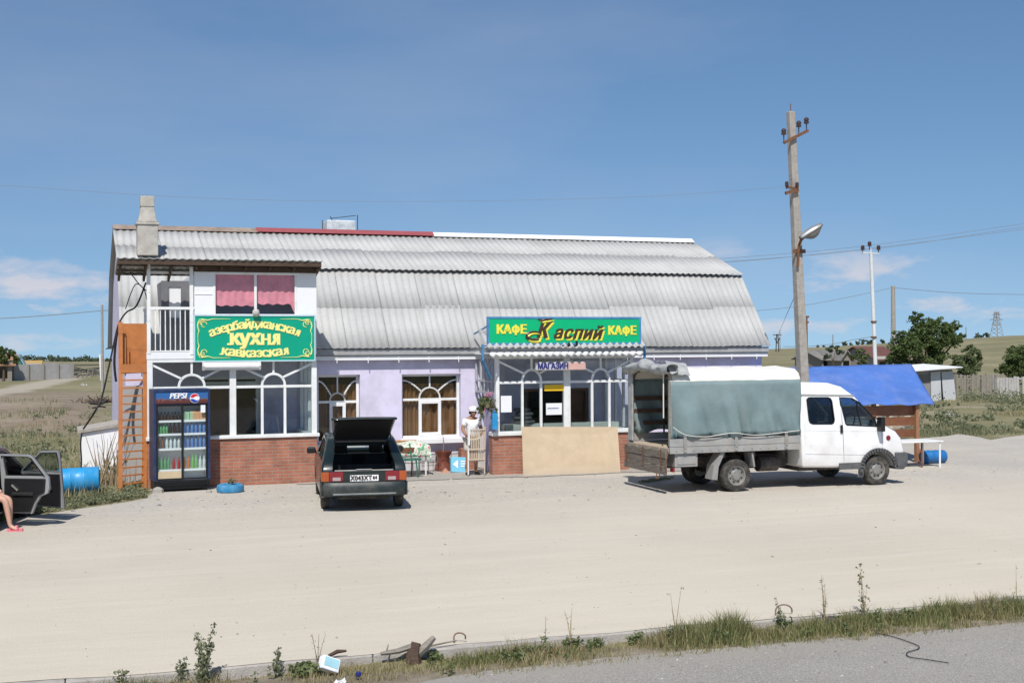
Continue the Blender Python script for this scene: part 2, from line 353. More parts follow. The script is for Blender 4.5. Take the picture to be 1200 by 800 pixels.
MT['lamporange'] = mat('orange_lens', (.36, .075, .015), .2, .08, 12, coat=.5)
MT['lampclear'] = mat('pale_lens', (.38, .30, .30), .2, .08, 12, coat=.5)
MT['skin'] = mat('tanned_skin', (.33, .17, .10), .6, .08, 9)
MT['palesk'] = mat('pale_skin', (.58, .34, .25), .55, .06, 9)
MT['tshirt'] = mat('white_cotton', (.80, .80, .80), .85, .05, 8, .2, 25)
MT['beige'] = mat('beige_cotton', (.55, .50, .42), .85, .08, 8, .2, 25)
MT['palewood'] = mat('pale_slats', (.55, .46, .34), .7, .12, 9)
MT['hair'] = mat('dark_hair', (.025, .018, .014), .7, .2, 30)
MT['green_metal'] = mat('dark_green_paint', (.02, .14, .09), .5, .15, 6)
MT['pot'] = mat('glazed_brown_clay', (.17, .05, .03), .3, .2, 6, coat=.3)
MT['cyan'] = mat('cyan_card', (.18, .50, .68), .6, .05)
MT['leaf'] = leafmat('tree_leaf', (.06, .095, .03), (.15, .20, .065), .38)
MT['leaf_pale'] = leafmat('bush_leaf', (.085, .12, .045), (.19, .22, .10), .38)
MT['leaf_far'] = leafmat('distant_leaf', (.07, .10, .06), (.13, .155, .09), .35)
MT['grass_green'] = leafmat('green_grass', (.12, .16, .045), (.36, .33, .16), .4)
MT['grass_dry'] = leafmat('dry_grass', (.22, .20, .09), (.46, .38, .22), .35)
MT['weed'] = leafmat('grey_green_weed', (.15, .18, .09), (.30, .30, .18), .4)
MT['stem_dry'] = mat('dry_stalk', (.30, .23, .14), .8, .2, 20)
MT['bark'] = mat('bark', (.10, .075, .055), .95, .3, 12, .5, 40)
MT['petal'] = mat('pink_petal', (.72, .22, .40), .6, .15, 20)
MT['wire'] = mat('black_cable', (.02, .02, .022), .6, .1)
MT['galv'] = mat('white_galvanised_steel', (.62, .64, .64), .5, .08, 4)
MT['insul'] = mat('brown_porcelain', (.06, .035, .03), .25, .2, 9)
MT['rust'] = mat('rusty_steel', (.16, .075, .04), .85, .3, 14)
MT['slate'] = mat('grey_fence_sheet', (.34, .33, .32), .85, .1, 1.5, dirt=((.24, .22, .2), .5, 2))
MT['redridge'] = mat('dull_red_sheet', (.30, .075, .08), .55, .12, 3)
MT['whiteridge'] = mat('white_sheet', (.78, .78, .77), .5, .05, 3)
MT['greyridge'] = mat('rusty_grey_sheet', (.26, .20, .16), .8, .25, 4)
# ------------------------------------------------------------------ key planes of the cafe
YF, YM, YE, YB, YR = 29.5, 31.25, 30.98, 32.6, 35.6      # porch fronts, main wall, eave, roof break, ridge
def X(px, Y, py=480): return P(px, py, Y).x
def Z(py, Y, px=450): return P(px, py, Y).z
XL = X(141, YE, 385); XR = X(903, YE, 407)
ZE = Z(408, YE, 450); ZB = Z(317.5, YB, 600); ZR = Z(275.5, YR, 460)

# ------------------------------------------------------------------ ground
def groundmat(name, kind):
    m, t, n, l, b = ntree(name)
    tc = n.new('ShaderNodeTexCoord')
    def noise_(sc, det=6, rough=.6, st=None):
        src = tc.outputs['Object']
        if st:
            mp = n.new('ShaderNodeMapping'); mp.inputs['Scale'].default_value = st; l.new(src, mp.inputs[0]); src = mp.outputs[0]
        z = n.new('ShaderNodeTexNoise'); z.inputs['Scale'].default_value = sc; z.inputs['Detail'].default_value = det; z.inputs['Roughness'].default_value = rough
        l.new(src, z.inputs['Vector']); return z.outputs['Fac']
    def rng(v, a, b_, c=0.0, d=1.0):
        r = n.new('ShaderNodeMapRange'); r.inputs['From Min'].default_value = a; r.inputs['From Max'].default_value = b_
        r.inputs['To Min'].default_value = c; r.inputs['To Max'].default_value = d; l.new(v, r.inputs['Value']); return r.outputs[0]
    def mixc(f, c1, c2, mode='MIX'):
        x = n.new('ShaderNodeMixRGB'); x.blend_type = mode; l.new(f, x.inputs[0])
        for i, c in ((1, c1), (2, c2)):
            if isinstance(c, tuple): x.inputs[i].default_value = c + (1,)
            else: l.new(c, x.inputs[i])
        return x.outputs[0]
    def mul(a, b_):
        x = n.new('ShaderNodeMath'); x.operation = 'MULTIPLY'; l.new(a, x.inputs[0])
        if isinstance(b_, float): x.inputs[1].default_value = b_
        else: l.new(b_, x.inputs[1])
        return x.outputs[0]
    def vor(sc, lo, hi, rnd_=1.0):
        v = n.new('ShaderNodeTexVoronoi'); v.inputs['Scale'].default_value = sc; v.inputs['Randomness'].default_value = rnd_
        l.new(tc.outputs['Object'], v.inputs['Vector']); return rng(v.outputs['Distance'], lo, hi, 1.0, 0.0)
    sep = n.new('ShaderNodeSeparateXYZ'); l.new(tc.outputs['Object'], sep.inputs[0])
    if kind == 'lot':
        c = mixc(rng(noise_(.22, 8, .62), .35, .65), (.51, .455, .37), (.57, .515, .42))
        # greyer crushed stone towards the cafe, yellower dust towards the kerb
        grey = mul(rng(sep.outputs['Y'], 21, 27), rng(noise_(.5, 6), .35, .65, .45, 1.0))
        c = mixc(grey, c, (.43, .40, .355))
        yl = mul(rng(sep.outputs['Y'], 19, 13), rng(noise_(.3, 5), .3, .7, .25, .8))
        c = mixc(yl, c, (.61, .54, .42))
        tr = rng(noise_(.9, 7, .65, (.10, 1.3, 1)), .52, .74, 0, .24)      # wheel tracks running along the road
        c = mixc(tr, c, (.43, .39, .33))
        tr2 = rng(noise_(1.3, 7, .6, (.14, 1.6, 1)), .53, .70, 0, .28)
        c = mixc(tr2, c, (.67, .62, .53))
        sp = mul(vor(26, .10, .17), rng(noise_(1.2, 4), .48, .62))
        c = mixc(mul(sp, .6), c, (.28, .25, .22))
        st_ = mul(rng(noise_(5, 5, .7, (.35, 2.2, 1)), .64, .74), rng(noise_(.6, 4), .45, .6)); c = mixc(mul(st_, .5), c, (.33, .295, .25))
        gr = mul(rng(sep.outputs['Y'], 21.5, 26), rng(noise_(9, 5, .75), .5, .62)); c = mixc(mul(gr, .55), c, (.30, .275, .25))
        sp2 = mul(vor(17, .08, .14), rng(noise_(1.7, 4), .46, .6))
        c = mixc(mul(sp2, .6), c, (.64, .60, .54))
        c = mixc(rng(noise_(60, 3), .35, .75, 0, .28), c, (.38, .345, .30))
        bumps = ((noise_(45, 6), .35), (noise_(3.5, 5, .6, (.35, 1, 1)), .5))
    elif kind == 'asphalt':
        c = mixc(rng(noise_(.5, 8, .65), .3, .7), (.33, .305, .27), (.39, .36, .32))
        c = mixc(mul(vor(42, .24, .40), .85), c, (.54, .51, .46))
        c = mixc(mul(vor(30, .16, .26), .85), c, (.15, .14, .13))
        c = mixc(rng(noise_(90, 3), .4, .7, 0, .35), c, (.16, .15, .145))
        dust = mul(rng(sep.outputs['Y'], 11.6, 12.35), rng(noise_(4, 6), .35, .6, .2, .9))
        c = mixc(dust, c, (.36, .33, .28))
        bumps = ((noise_(120, 4), .6), (noise_(25, 4), .3))
    elif kind == 'meadow':
        c = mixc(rng(noise_(.045, 9, .66), .38, .62), (.185, .17, .09), (.29, .25, .15))
        c = mixc(rng(noise_(.35, 9, .7), .50, .66, 0, .75), c, (.135, .15, .07))
        c = mixc(rng(noise_(.11, 8, .68), .56, .66, 0, .85), c, (.36, .31, .22))
        c = mixc(rng(noise_(6, 5, .7), .4, .7, 0, .4), c, (.11, .10, .055))
        bumps = ((noise_(5, 8, .7), 1.0), (noise_(1.2, 6), .6))
        sp2_ = n.new('ShaderNodeVectorMath'); sp2_.operation = 'LENGTH'; l.new(tc.outputs['Object'], sp2_.inputs[0])
        def madd(v, k, add):
            x = n.new('ShaderNodeMath'); x.operation = 'MULTIPLY_ADD'; l.new(v, x.inputs[0]); x.inputs[1].default_value = k
            if isinstance(add, float): x.inputs[2].default_value = add
            else: l.new(add, x.inputs[2])
            return x.outputs[0]
        r_n = madd(noise_(.09, 6, .6), 26.0, sp2_.outputs['Value'])                      # bare earth slope on the left, broken by noise
        left = madd(sep.outputs['X'], -1.0, madd(sep.outputs['Y'], .028, madd(noise_(.12, 5), 5.0, -2.0)))
        earth = mul(mul(rng(r_n, 60, 68), rng(r_n, 112, 100)), rng(left, 0.0, 1.6))
        ec = mixc(rng(noise_(.5, 9, .7, (.5, 1, 1)), .35, .65), (.17, .125, .09), (.29, .235, .175))
        ec = mixc(rng(noise_(2.5, 6, .7), .5, .7, 0, .6), ec, (.34, .29, .23))
        c = mixc(mul(earth, rng(noise_(.4, 7, .7), .30, .5, .45, 1.0)), c, ec)
        A_, B_ = G(0, 459), G(72, 444.5); tv = Vector((B_.x - A_.x, B_.y - A_.y)).normalized(); nv = (-tv.y, tv.x)
        lin = madd(sep.outputs['X'], nv[0], madd(sep.outputs['Y'], nv[1], -(A_.x * nv[0] + A_.y * nv[1])))
        ab = n.new('ShaderNodeMath'); ab.operation = 'ABSOLUTE'; l.new(madd(noise_(.3, 5), 3.0, madd(lin, 1.0, -1.5)), ab.inputs[0])
        c = mixc(mul(mul(rng(ab.outputs[0], 2.0, 1.0), rng(left, 0.0, 3.0)), .8), c, (.40, .355, .29))
    elif kind == 'soil':
        c = mixc(rng(noise_(3, 8, .7), .35, .65), (.19, .16, .115), (.34, .29, .22))
        c = mixc(rng(noise_(40, 4), .4, .7, 0, .4), c, (.12, .10, .07))
        bumps = ((noise_(50, 5), .8),)
    elif kind == 'track':
        c = mixc(rng(noise_(.5, 8, .7), .35, .65), (.17, .135, .105), (.29, .245, .195))
        c = mixc(rng(noise_(5, 6), .45, .7, 0, .5), c, (.11, .09, .065))
        bumps = ((noise_(6, 6), .8),)
    l.new(c, b.inputs['Base Color']); b.inputs['Roughness'].default_value = .95; b.inputs['Specular IOR Level'].default_value = .15
    prev = None
    for h, s_ in bumps:
        bp = n.new('ShaderNodeBump'); bp.inputs['Strength'].default_value = s_; bp.inputs['Distance'].default_value = .03; l.new(h, bp.inputs['Height'])
        if prev is not None: l.new(prev, bp.inputs['Normal'])
        prev = bp.outputs[0]
    l.new(prev, b.inputs['Normal'])
    return m
for k, nm in (('lot', 'pale_gravel'), ('asphalt', 'worn_asphalt'), ('meadow', 'dry_meadow'), ('soil', 'verge_soil'), ('track', 'bare_earth')): MT[k] = groundmat(nm, k)

def sm(a, b, v):
    t = max(0, min(1, (v - a) / (b - a))); return t * t * (3 - 2 * t)
def crest(px):                          # height of the land's edge 480 m away, by bearing
    pts = [(-1500, 2), (-300, -1.6), (0, -1.9), (130, -2.3), (500, -1.5), (900, .5), (950, 1.0), (1050, 2.6), (1200, 5.0), (1500, 7.5), (3000, 9)]
    for (a, b), (c, d) in zip(pts, pts[1:]):
        if px <= c: return b + (d - b) * max(0, (px - a)) / (c - a)
    return 9
def ground_z(x, y):
    r = math.hypot(x, y)
    f = x * math.sin(-YAW) + y * math.cos(-YAW); s_ = x * math.cos(-YAW) - y * math.sin(-YAW)
    z = 0.0
    if f > 1:
        px = 600 + 1500 * s_ / f
        z = crest(max(-1500, min(3000, px))) * sm(95, 480, r)
        if r > 480: z -= 0.012 * (r - 480)
    else:
        z = -0.012 * max(0, r - 480)
    if r > 36:
        z += sm(36, 60, r) * .22 * noise.noise((x * .09, y * .09, 0)) + sm(60, 200, r) * .5 * noise.noise((x * .02, y * .02, 3))
        if f > 1 and -400 < px < 160: z += .55 * math.exp(-((r - 66) / 7) ** 2) * sm(160, 60, px) * sm(-400, -100, px)   # low bank of earth to the left
    if y < 13.3: z -= .16 * sm(13.25, 13.0, y)
    return z
mb = MB(); rows = []
radii = [0.0] + [3 * 1.075 ** i for i in range(96)]
for r in radii:
    rows.append([(r * math.sin(a), r * math.cos(a), 0) for a in [2 * math.pi * k / 240 for k in range(241)]])
rows = [[(p[0], p[1], ground_z(p[0], p[1]) - .02) for p in row] for row in rows]
mb.grid(rows); struct(mb, 'meadow_ground', MT['meadow'], smooth=True)
def mesh_z(x, y):                       # height of the ground mesh itself
    r = math.hypot(x, y); a = (math.atan2(x, y) % (2 * math.pi)) / (2 * math.pi) * 240; k = int(a) % 240; fa_ = a - int(a)
    i = max(0, min(len(radii) - 2, next((j for j in range(len(radii) - 1) if radii[j + 1] > r), len(radii) - 2))); fr = (r - radii[i]) / (radii[i + 1] - radii[i])
    q = lambda ii, kk: rows[ii][kk][2]
    return (q(i, k) * (1 - fa_) + q(i, k + 1) * fa_) * (1 - fr) + (q(i + 1, k) * (1 - fa_) + q(i + 1, k + 1) * fa_) * fr
def sheet(name, m, pts, z, jit=.15, step=.4, zf=None):
    poly = []
    for (a, b) in zip(pts, pts[1:] + pts[:1]):
        a = Vector(a); b = Vector(b); k = max(1, int((b - a).length / step))
        for i in range(k):
            p = a.lerp(b, i / k); j = Vector((noise.noise((p.x * .9, p.y * .9, 1)), noise.noise((p.x * .9, p.y * .9, 7)))) * jit * 2
            j += Vector((noise.noise((p.x * 3, p.y * 3, 1)), noise.noise((p.x * 3, p.y * 3, 7)))) * jit
            poly.append((p.x + j.x, p.y + j.y))
    bm = bmesh.new(); vs = [bm.verts.new((x, y, z)) for x, y in poly]; es = [bm.edges.new((vs[i], vs[(i + 1) % len(vs)])) for i in range(len(vs))]
    bmesh.ops.triangle_fill(bm, use_beauty=True, use_dissolve=False, edges=es)
    if zf:
        bmesh.ops.subdivide_edges(bm, edges=bm.edges, cuts=3, use_grid_fill=True)
        for v in bm.verts: v.co.z = zf(v.co.x, v.co.y) + z
    for f in bm.faces:
        f.normal_update()
        if f.normal.z < 0: f.normal_flip()
    me = bpy.data.meshes.new(name); bm.to_mesh(me); bm.free(); me.materials.append(m)
    o = bpy.data.objects.new(name, me); COL.objects.link(o); o['kind'] = 'structure'; return o
g = lambda x, y: tuple(G(x, y)[:2])
lot = [(-60, 13.03), (-60, 21), (-18, 23.2), g(-60, 622), g(0, 609), g(72, 599), g(128, 591), g(176, 583), (2.1, 33), (18, 33), g(985, 520), g(1040, 519), g(1085, 513), g(1128, 508), g(1160, 515), g(1200, 509), (60, 52), (75, 30), (75, 13.03)]
struct_lot = sheet('gravel_lot', MT['lot'], lot, 0.0, .09)
sand = [g(1120, 500), g(1150, 492), g(1180, 490), g(1230, 487), g(1240, 500), g(1190, 503), g(1150, 506)]
sheet('bare_ground', MT['lot'], sand, -.012, .35)
sheet('bare_ground', MT['lot'], [g(1095, 486), g(1112, 480), g(1122, 485), g(1108, 489)], -.012, .3)
# earth track and path on the left
kerb = MB()
x = -60.0
while x < 60:                            # kerb stones, one course of the pavement edge
    ln = 3.0; dz = rnd.uniform(-.003, .002); dy = rnd.uniform(-.010, .010)
    kerb.box(x + .004, 12.95 + dy, -.3, x + ln - .004, 13.12 + dy, -.004 + dz); x += ln
struct(kerb, 'kerb', mat('kerb_concrete', (.40, .37, .33), .9, .14, 5, .5, 50, dirt=((.24, .21, .17), .55, 4)), bevel=.015)
sheet('road', MT['asphalt'], [(-80, -8), (-80, 12.1), (-6, 12.08), (1.5, 12.1), (3.2, 12.18), (4.4, 12.38), (5.4, 12.46), (7.5, 12.36), (10.7, 12.24), (30, 12.2), (80, 12.2), (80, -8)], -.12, .06, .25)
sheet('verge_soil', MT['soil'], [(-80, 11.8), (-80, 12.97), (80, 12.97), (80, 11.8)], -.128, .0, 1.0)
# doorstep apron of broken concrete along the cafe
sheet('concrete_apron', MT['concrete'], [(5.0, 29.35), (7.2, 29.0), (9.8, 28.9), (10.3, 28.75), (14.5, 28.7), (14.8, 29.3), (14.8, 31.2), (5.2, 31.2)], .012, .10, .3)
# ------------------------------------------------------------------ the cafe building
cafe = thing('cafe_building', 'long lilac roadside cafe with grey corrugated mansard roof and two glazed brick porches', 'building', (9.0, YF, 0), world=True)
def wallgrid(mb, x0, x1, z0, z1, y0, y1, holes):
    xs = sorted({x0, x1, *[h[0] for h in holes], *[h[1] for h in holes]})
    for a, b in zip(xs, xs[1:]):
        if b - a < 1e-4: continue
        hs = sorted([(h[2], h[3]) for h in holes if h[0] < (a + b) / 2 < h[1]]); z = z0
        for h0, h1 in hs:
            if h0 > z: mb.box(a, y0, z, b, y1, h0)
            z = max(z, h1)
        if z < z1: mb.box(a, y0, z, b, y1, z1)
W1 = (X(471, YM), X(540, YM), Z(513, YM, 505), Z(438, YM, 505))       # right window
W0 = (X(372, YM), X(422, YM), Z(519, YM, 400), Z(439, YM, 400))       # left window
D0 = (X(236, YM), X(305, YM), .05, Z(441, YM, 270))                    # doorway inside left porch
D1 = (X(610, YM), X(690, YM), .05, Z(455, YM, 650))                    # doorway inside right porch
mb = MB(); zp = .42
wallgrid(mb, XL + .12, XR - .12, zp, ZE + .05, YM, YM + .35, [W1, W0, D0, D1])
wall = mb.build('wall', MT['lilac'], cafe)
mb = MB(); mb.box(XL + .09, YM - .045, -.1, X(172.5, YF, 450) - .02, YM - .032, 2.25); mb.build('rendered_wall', mat('grey_render', (.40, .385, .37), .9, .14, 3, .4, 50, dirt=((.24, .22, .2), .6, 3)), cafe)
mb = MB(); wallgrid(mb, XL + .10, XR - .10, -.1, zp, YM - .03, YM + .35, [(D0[0], D0[1], .05, 2), (D1[0], D1[1], .05, 2)])
mb.build('plinth', MT['plinth'], cafe)
mb = MB()                               # gable and back walls
YBk = YR + (YR - YM)
prof = [(YM + .35, 0), (YM + .35, ZE), (YB + .05, ZB - .12), (YR, ZR - .12), (2 * YR - YB - .05, ZB - .12), (YBk, ZE), (YBk, 0)]
mb.prism(prof, 'x', XL + .12, XL + .42); mb.prism(prof, 'x', XR - .42, XR - .12); mb.box(XL + .42, YBk - .3, 0, XR - .42, YBk, ZE)
mb.build('gable_wall', MT['lilac'], cafe)
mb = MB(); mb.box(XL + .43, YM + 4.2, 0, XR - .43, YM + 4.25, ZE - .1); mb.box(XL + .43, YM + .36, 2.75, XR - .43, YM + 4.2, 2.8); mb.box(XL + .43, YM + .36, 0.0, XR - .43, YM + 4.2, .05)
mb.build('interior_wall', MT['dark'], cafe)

# roof: courses of corrugated asbestos sheets
def roofmat():
    m, t, n, l, b = ntree('asbestos_sheet'); tc = n.new('ShaderNodeTexCoord')
    def nz(sc, st, det=7, ro=.65):
        mp = n.new('ShaderNodeMapping'); mp.inputs['Scale'].default_value = st; l.new(tc.outputs['Object'], mp.inputs[0])
        z = n.new('ShaderNodeTexNoise'); z.inputs['Scale'].default_value = sc; z.inputs['Detail'].default_value = det; z.inputs['Roughness'].default_value = ro; l.new(mp.outputs[0], z.inputs[0]); return z.outputs['Fac']
    def rng(v, a, b_, c, d):
        r = n.new('ShaderNodeMapRange'); r.inputs[1].default_value = a; r.inputs[2].default_value = b_; r.inputs[3].default_value = c; r.inputs[4].default_value = d; l.new(v, r.inputs[0]); return r.outputs[0]
    def mixc(f, c1, c2):
        x = n.new('ShaderNodeMixRGB'); l.new(f, x.inputs[0])
        for i, c in ((1, c1), (2, c2)):
            if isinstance(c, tuple): x.inputs[i].default_value = c + (1,)
            else: l.new(c, x.inputs[i])
        return x.outputs[0]
    c = mixc(rng(nz(.8, (1, 1, 1)), .35, .65, 0, 1), (.40, .397, .38), (.47, .467, .45))
    gi = n.new('ShaderNodeNewGeometry'); c = mixc(rng(gi.outputs['Random Per Island'], 0, 1, 0, .35), c, (.52, .515, .49))
    c = mixc(rng(nz(2.2, (3.0, .35, .35)), .52, .75, 0, .35), c, (.29, .28, .26))
    c = mixc(rng(nz(14, (1, 1, 1)), .5, .8, 0, .3), c, (.22, .21, .19))
    l.new(c, b.inputs['Base Color']); b.inputs['Roughness'].default_value = .9; b.inputs['Specular IOR Level'].default_value = .2
    return m
MT['roof'] = roofmat()
PITCH = .175
def corr(mb, xa, xb, lo, hi, courses, amp=.0128, lap=.10, lift=.004, seed=1):
    """sheets between the lower line lo=(y,z) and the upper line hi=(y,z)"""
    rr = random.Random(seed); ly, lz = lo; hy, hz = hi; dl = math.hypot(hy - ly, hz - lz); dy, dz = (hy - ly) / dl, (hz - lz) / dl; ny, nz_ = -dz, dy
    shw = PITCH * 6
    for c in range(courses):
        a = dl * c / courses; b_ = dl * (c + 1) / courses + (lap if c < courses - 1 else 0)
        x = xa
        while x < xb - .01:
            x1 = min(x + shw, xb); k = max(2, int(round((x1 - x + .10) / PITCH * 8))); j0 = rr.uniform(-.010, .010); jl = rr.uniform(-.004, .006); jx = rr.uniform(-.006, .006)
            rows = []
            for t, up in ((a + j0, lift + jl), (b_, 0.002 + jl)):
                row = []
                for i in range(k + 1):
                    xx = x + (min(x1 + .09, xb) - x) * i / k
                    h = up + amp * math.sin(2 * math.pi * (xx + jx) / PITCH) + (.006 if i > k - 5 else 0)
                    row.append((xx, ly + dy * t + ny * h, lz + dz * t + nz_ * h))
                rows.append(row)
            mb.grid(rows); x = x1
mb = MB()
corr(mb, XL, XR, (YE, ZE), (YB, ZB - .03), 2, seed=1); mb.build('roof', MT['roof'], cafe, smooth=True, angle=50, solid=.009)
mb = MB(); corr(mb, XL, XR, (YB - .12, ZB - .02), (YR, ZR), 2, seed=2); mb.build('roof', MT['roof'], cafe, smooth=True, angle=50, solid=.009)
mb = MB(); mb.add([(XL, YR, ZR), (XR, YR, ZR), (XR, 2 * YR - YB, ZB), (XL, 2 * YR - YB, ZB), (XR, 2 * YR - YE, ZE), (XL, 2 * YR - YE, ZE)], [(0, 1, 2, 3), (3, 2, 4, 5)])
mb.build('back_roof', MT['roof'], cafe, solid=.02)
YA = YF - .33; YC = YF + .85
ZA = Z(304, YA, 250); XA0 = X(137, YA, 303); XA1 = X(378, YA, 304)
def ra(y): return ZA - .26 * (y - YA)          # flat sheet roof over balcony and upper room, falling a little towards the back
mb = MB(); corr(mb, XA0, XA1, (YA, ZA), (YC, ra(YC)), 1, seed=3); mb.build('canopy_roof', MT['roof'], cafe, smooth=True, angle=50, solid=.009)
mb = MB()
for i in range(9):
    x = XA0 + .08 + (XA1 - XA0 - .16) * i / 8
    mb.bar((x, YA + .10, ra(YA + .10) - .10), (x, YC - .02, ra(YC) - .10), .05, .10)
for y in (YA + .06, YA + .38, YA + .75, YC - .14): mb.box(XA0 + .02, y, ra(y) - .048, XA1 - .02, y + .10, ra(y) - .032)
mb.box(XA0 + .01, YA + .03, ZA - .13, XA1 - .02, YA + .055, ZA - .035); mb.box(X(228, YF, 400), YF - .03, ZA - .26, XA1 - .06, YF - .005, ZA - .132)
mb.prism([(YA + .06, ZA - .04), (YA + .06, ZA - .14), (YC, ra(YC) - .16), (YC, ra(YC) - .03)], 'x', XA1 - .05, XA1 - .02)
mb.build('eave_board', MT['wood'], cafe)
# ridge caps
mb = MB()
def ridge(mb, x0, x1, up=0.0, w=.20):
    mb.add([(x0, YR - w, ZR - .075 + up), (x1, YR - w, ZR - .075 + up), (x1, YR, ZR + .055 + up), (x0, YR, ZR + .055 + up), (x1, YR + w, ZR - .075 + up), (x0, YR + w, ZR - .075 + up)], [(0, 1, 2, 3), (3, 2, 4, 5)])
xr1, xr2 = X(302, YR, 270), X(507, YR, 275)
ridge(mb, XL, xr1, .045); mb.build('ridge_cap', MT['greyridge'], cafe, solid=.01)
mb = MB(); ridge(mb, xr1 - .05, xr2, .065); mb.build('ridge_cap', MT['redridge'], cafe, solid=.01)
mb = MB(); ridge(mb, xr2 - .05, XR - .02, .05); mb.build('ridge_cap', MT['whiteridge'], cafe, solid=.01)
# eave boards and soffit of the main wall
mb = MB(); mb.box(XL + .02, YE + .05, ZE - .16, XR - .03, YE + .08, ZE - .02); mb.box(XL + .02, YE + .083, ZE - .19, XR - .03, YM - .002, ZE - .165)
mb.build('fascia_board', MT['greywood'] if False else mat('weathered_grey_paint', (.36, .36, .36), .8, .15, 3, .1, 40, dirt=((.22, .21, .2), .5, 4)), cafe)
mb = MB(); mb.box(XL + .02, YE + .10, ZE - .29, XR - .03, YE + .13, ZE - .192)
for i in range(22): xx = XL + .4 + i * .78; mb.box(xx, YE + .085, ZE - .36, xx + .02, YE + .098, ZE - .2)
mb.build('gutter_board', MT['whitewall'], cafe)
# chimney: stepped rendered stack
xc = X(172.5, 33.2, 270)
def pz(py): return Z(py, 33.2, 172)
mb = MB(); mb.box(xc - .25, 32.95, pz(300), xc + .25, 33.45, pz(264)); mb.build('chimney', MT['chimney'], cafe, bevel=.02)
mb = MB(); mb.box(xc - .28, 32.92, pz(264.3), xc + .28, 33.48, pz(261.5)); mb.box(xc - .24, 32.97, pz(261.4), xc + .24, 33.43, pz(259))
mb.add([(xc + a * (.22 if k == 0 else .155), 33.2 + b * (.22 if k == 0 else .155), pz(259) if k == 0 else pz(243)) for k in (0, 1) for a, b in ((-1, -1), (1, -1), (1, 1), (-1, 1))], [(0, 1, 5, 4), (1, 2, 6, 5), (2, 3, 7, 6), (3, 0, 4, 7), (4, 5, 6, 7)])
mb.box(xc - .17, 33.03, pz(243), xc + .17, 33.37, pz(230.5)); mb.build('chimney', MT['chimney'], cafe, bevel=.015)
# --------------------------------------------------- window frames
def arc(cx, cz, rx, rz, a0, a1, y, k=14): return [(cx + rx * math.cos(R(a0 + (a1 - a0) * i / k)), y, cz + rz * math.sin(R(a0 + (a1 - a0) * i / k))) for i in range(k + 1)]
def polybar(mb, pts, wd, dp):
    for a, b in zip(pts, pts[1:]):
        a = Vector(a); b = Vector(b); e = (b - a).normalized() * wd * .12; mb.bar(a - e, b + e, dp, wd, (0, 0, 1) if abs((b - a).normalized().z) < .9 else (1, 0, 0)) if False else mb.bar(a - e, b + e, wd, dp, (0, 1, 0))
def main_window(W, door_px, shut):
    x0, x1, z0, z1 = W; y = YM + .16
    zt = z0 + (z1 - z0) * .60; xm = (x0 + x1) / 2; hw = (x1 - x0) * .19
    mb = MB(); wd = .06
    mb.box(x0, y, z0, x0 + wd, y + .07, z1); mb.box(x1 - wd, y, z0, x1, y + .07, z1); mb.box(x0 + wd, y, z1 - wd, x1 - wd, y + .07, z1); mb.box(x0 + wd, y, z0, x1 - wd, y + .07, z0 + wd)
    mb.box(x0 + wd, y + .002, zt - .03, x1 - wd, y + .068, zt + .03)
    polybar(mb, arc(xm, zt + .03, hw * .92, hw * .92, 0, 180, y + .035), .035, .05)
    mb.box(xm - .016, y + .004, zt + .03 + hw * .93, xm + .016, y + .06, z1 - wd)
    for s_ in (-1, 1):
        xo = x0 + wd if s_ < 0 else x1 - wd
        pts = [(xm + s_ * hw * .75, y + .035, zt + .03 + hw * .60)]
        for i in range(1, 8):
            t = i / 7; pts.append((pts[0][0] + (xo - pts[0][0]) * t, y + .035, pts[0][2] + (z1 - wd - .10 - pts[0][2]) * math.sin(t * math.pi / 2)))
        polybar(mb, pts, .035, .05)
    f = mb.build('window', MT['white'], cafe)
    mb = MB(); wd = .075
    mb.box(xm - hw, y - .012, z0 + .06, xm - hw + wd, y + .058, zt - .03); mb.box(xm + hw - wd, y - .012, z0 + .06, xm + hw, y + .058, zt - .03)
    mb.box(xm - hw + wd, y - .012, zt - .03 - wd, xm + hw - wd, y + .058, zt - .03); mb.box(xm - hw + wd, y - .012, z0 + .06, xm + hw - wd, y + .058, z0 + .06 + wd)
    mb.build('sash', MT['whitewall'], f)
    mb = MB(); mb.box(x0 + .02, y + .03, z0 + .02, x1 - .02, y + .036, z1 - .02); mb.build('pane', MT['glass'], f)
    # curtains hanging inside
    mb = MB()
    for a, b in ((x0 - .1, xm - hw * .9), (xm - hw * .95, x1 + .05)) if shut else ((x0 - .05, xm - hw),):
        rows = []
        for zz in (z1 - .25, zt, z0 - .05):
            rows.append([(a + (b - a) * i / 40, YM + .30 + .035 * math.sin(i * .9) + .02 * math.sin(i * 2.3 + zz), zz) for i in range(41)])
        mb.grid(rows)
    mb.build('curtain', MT['curtain_brown'], cafe, smooth=True, angle=80)
    return f
f = main_window(W1, 0, True)
mb = MB(); mb.box(W1[0] - .06, YM - .16, W1[2] - .13, W1[1] + .12, YM - .032, W1[2] - .01); mb.box(W1[0] + .001, YM + .001, W1[2] - .009, W1[1] - .001, YM + .155, W1[2] + .012)
mb.build('sill', MT['whitewall'], f, bevel=.01)
f = main_window(W0, 0, True)
mb = MB(); mb.box(W0[0] - .06, YM - .14, W0[2] - .12, W0[1] + .1, YM - .032, W0[2] - .01); mb.build('sill', MT['whitewall'], f, bevel=.01)
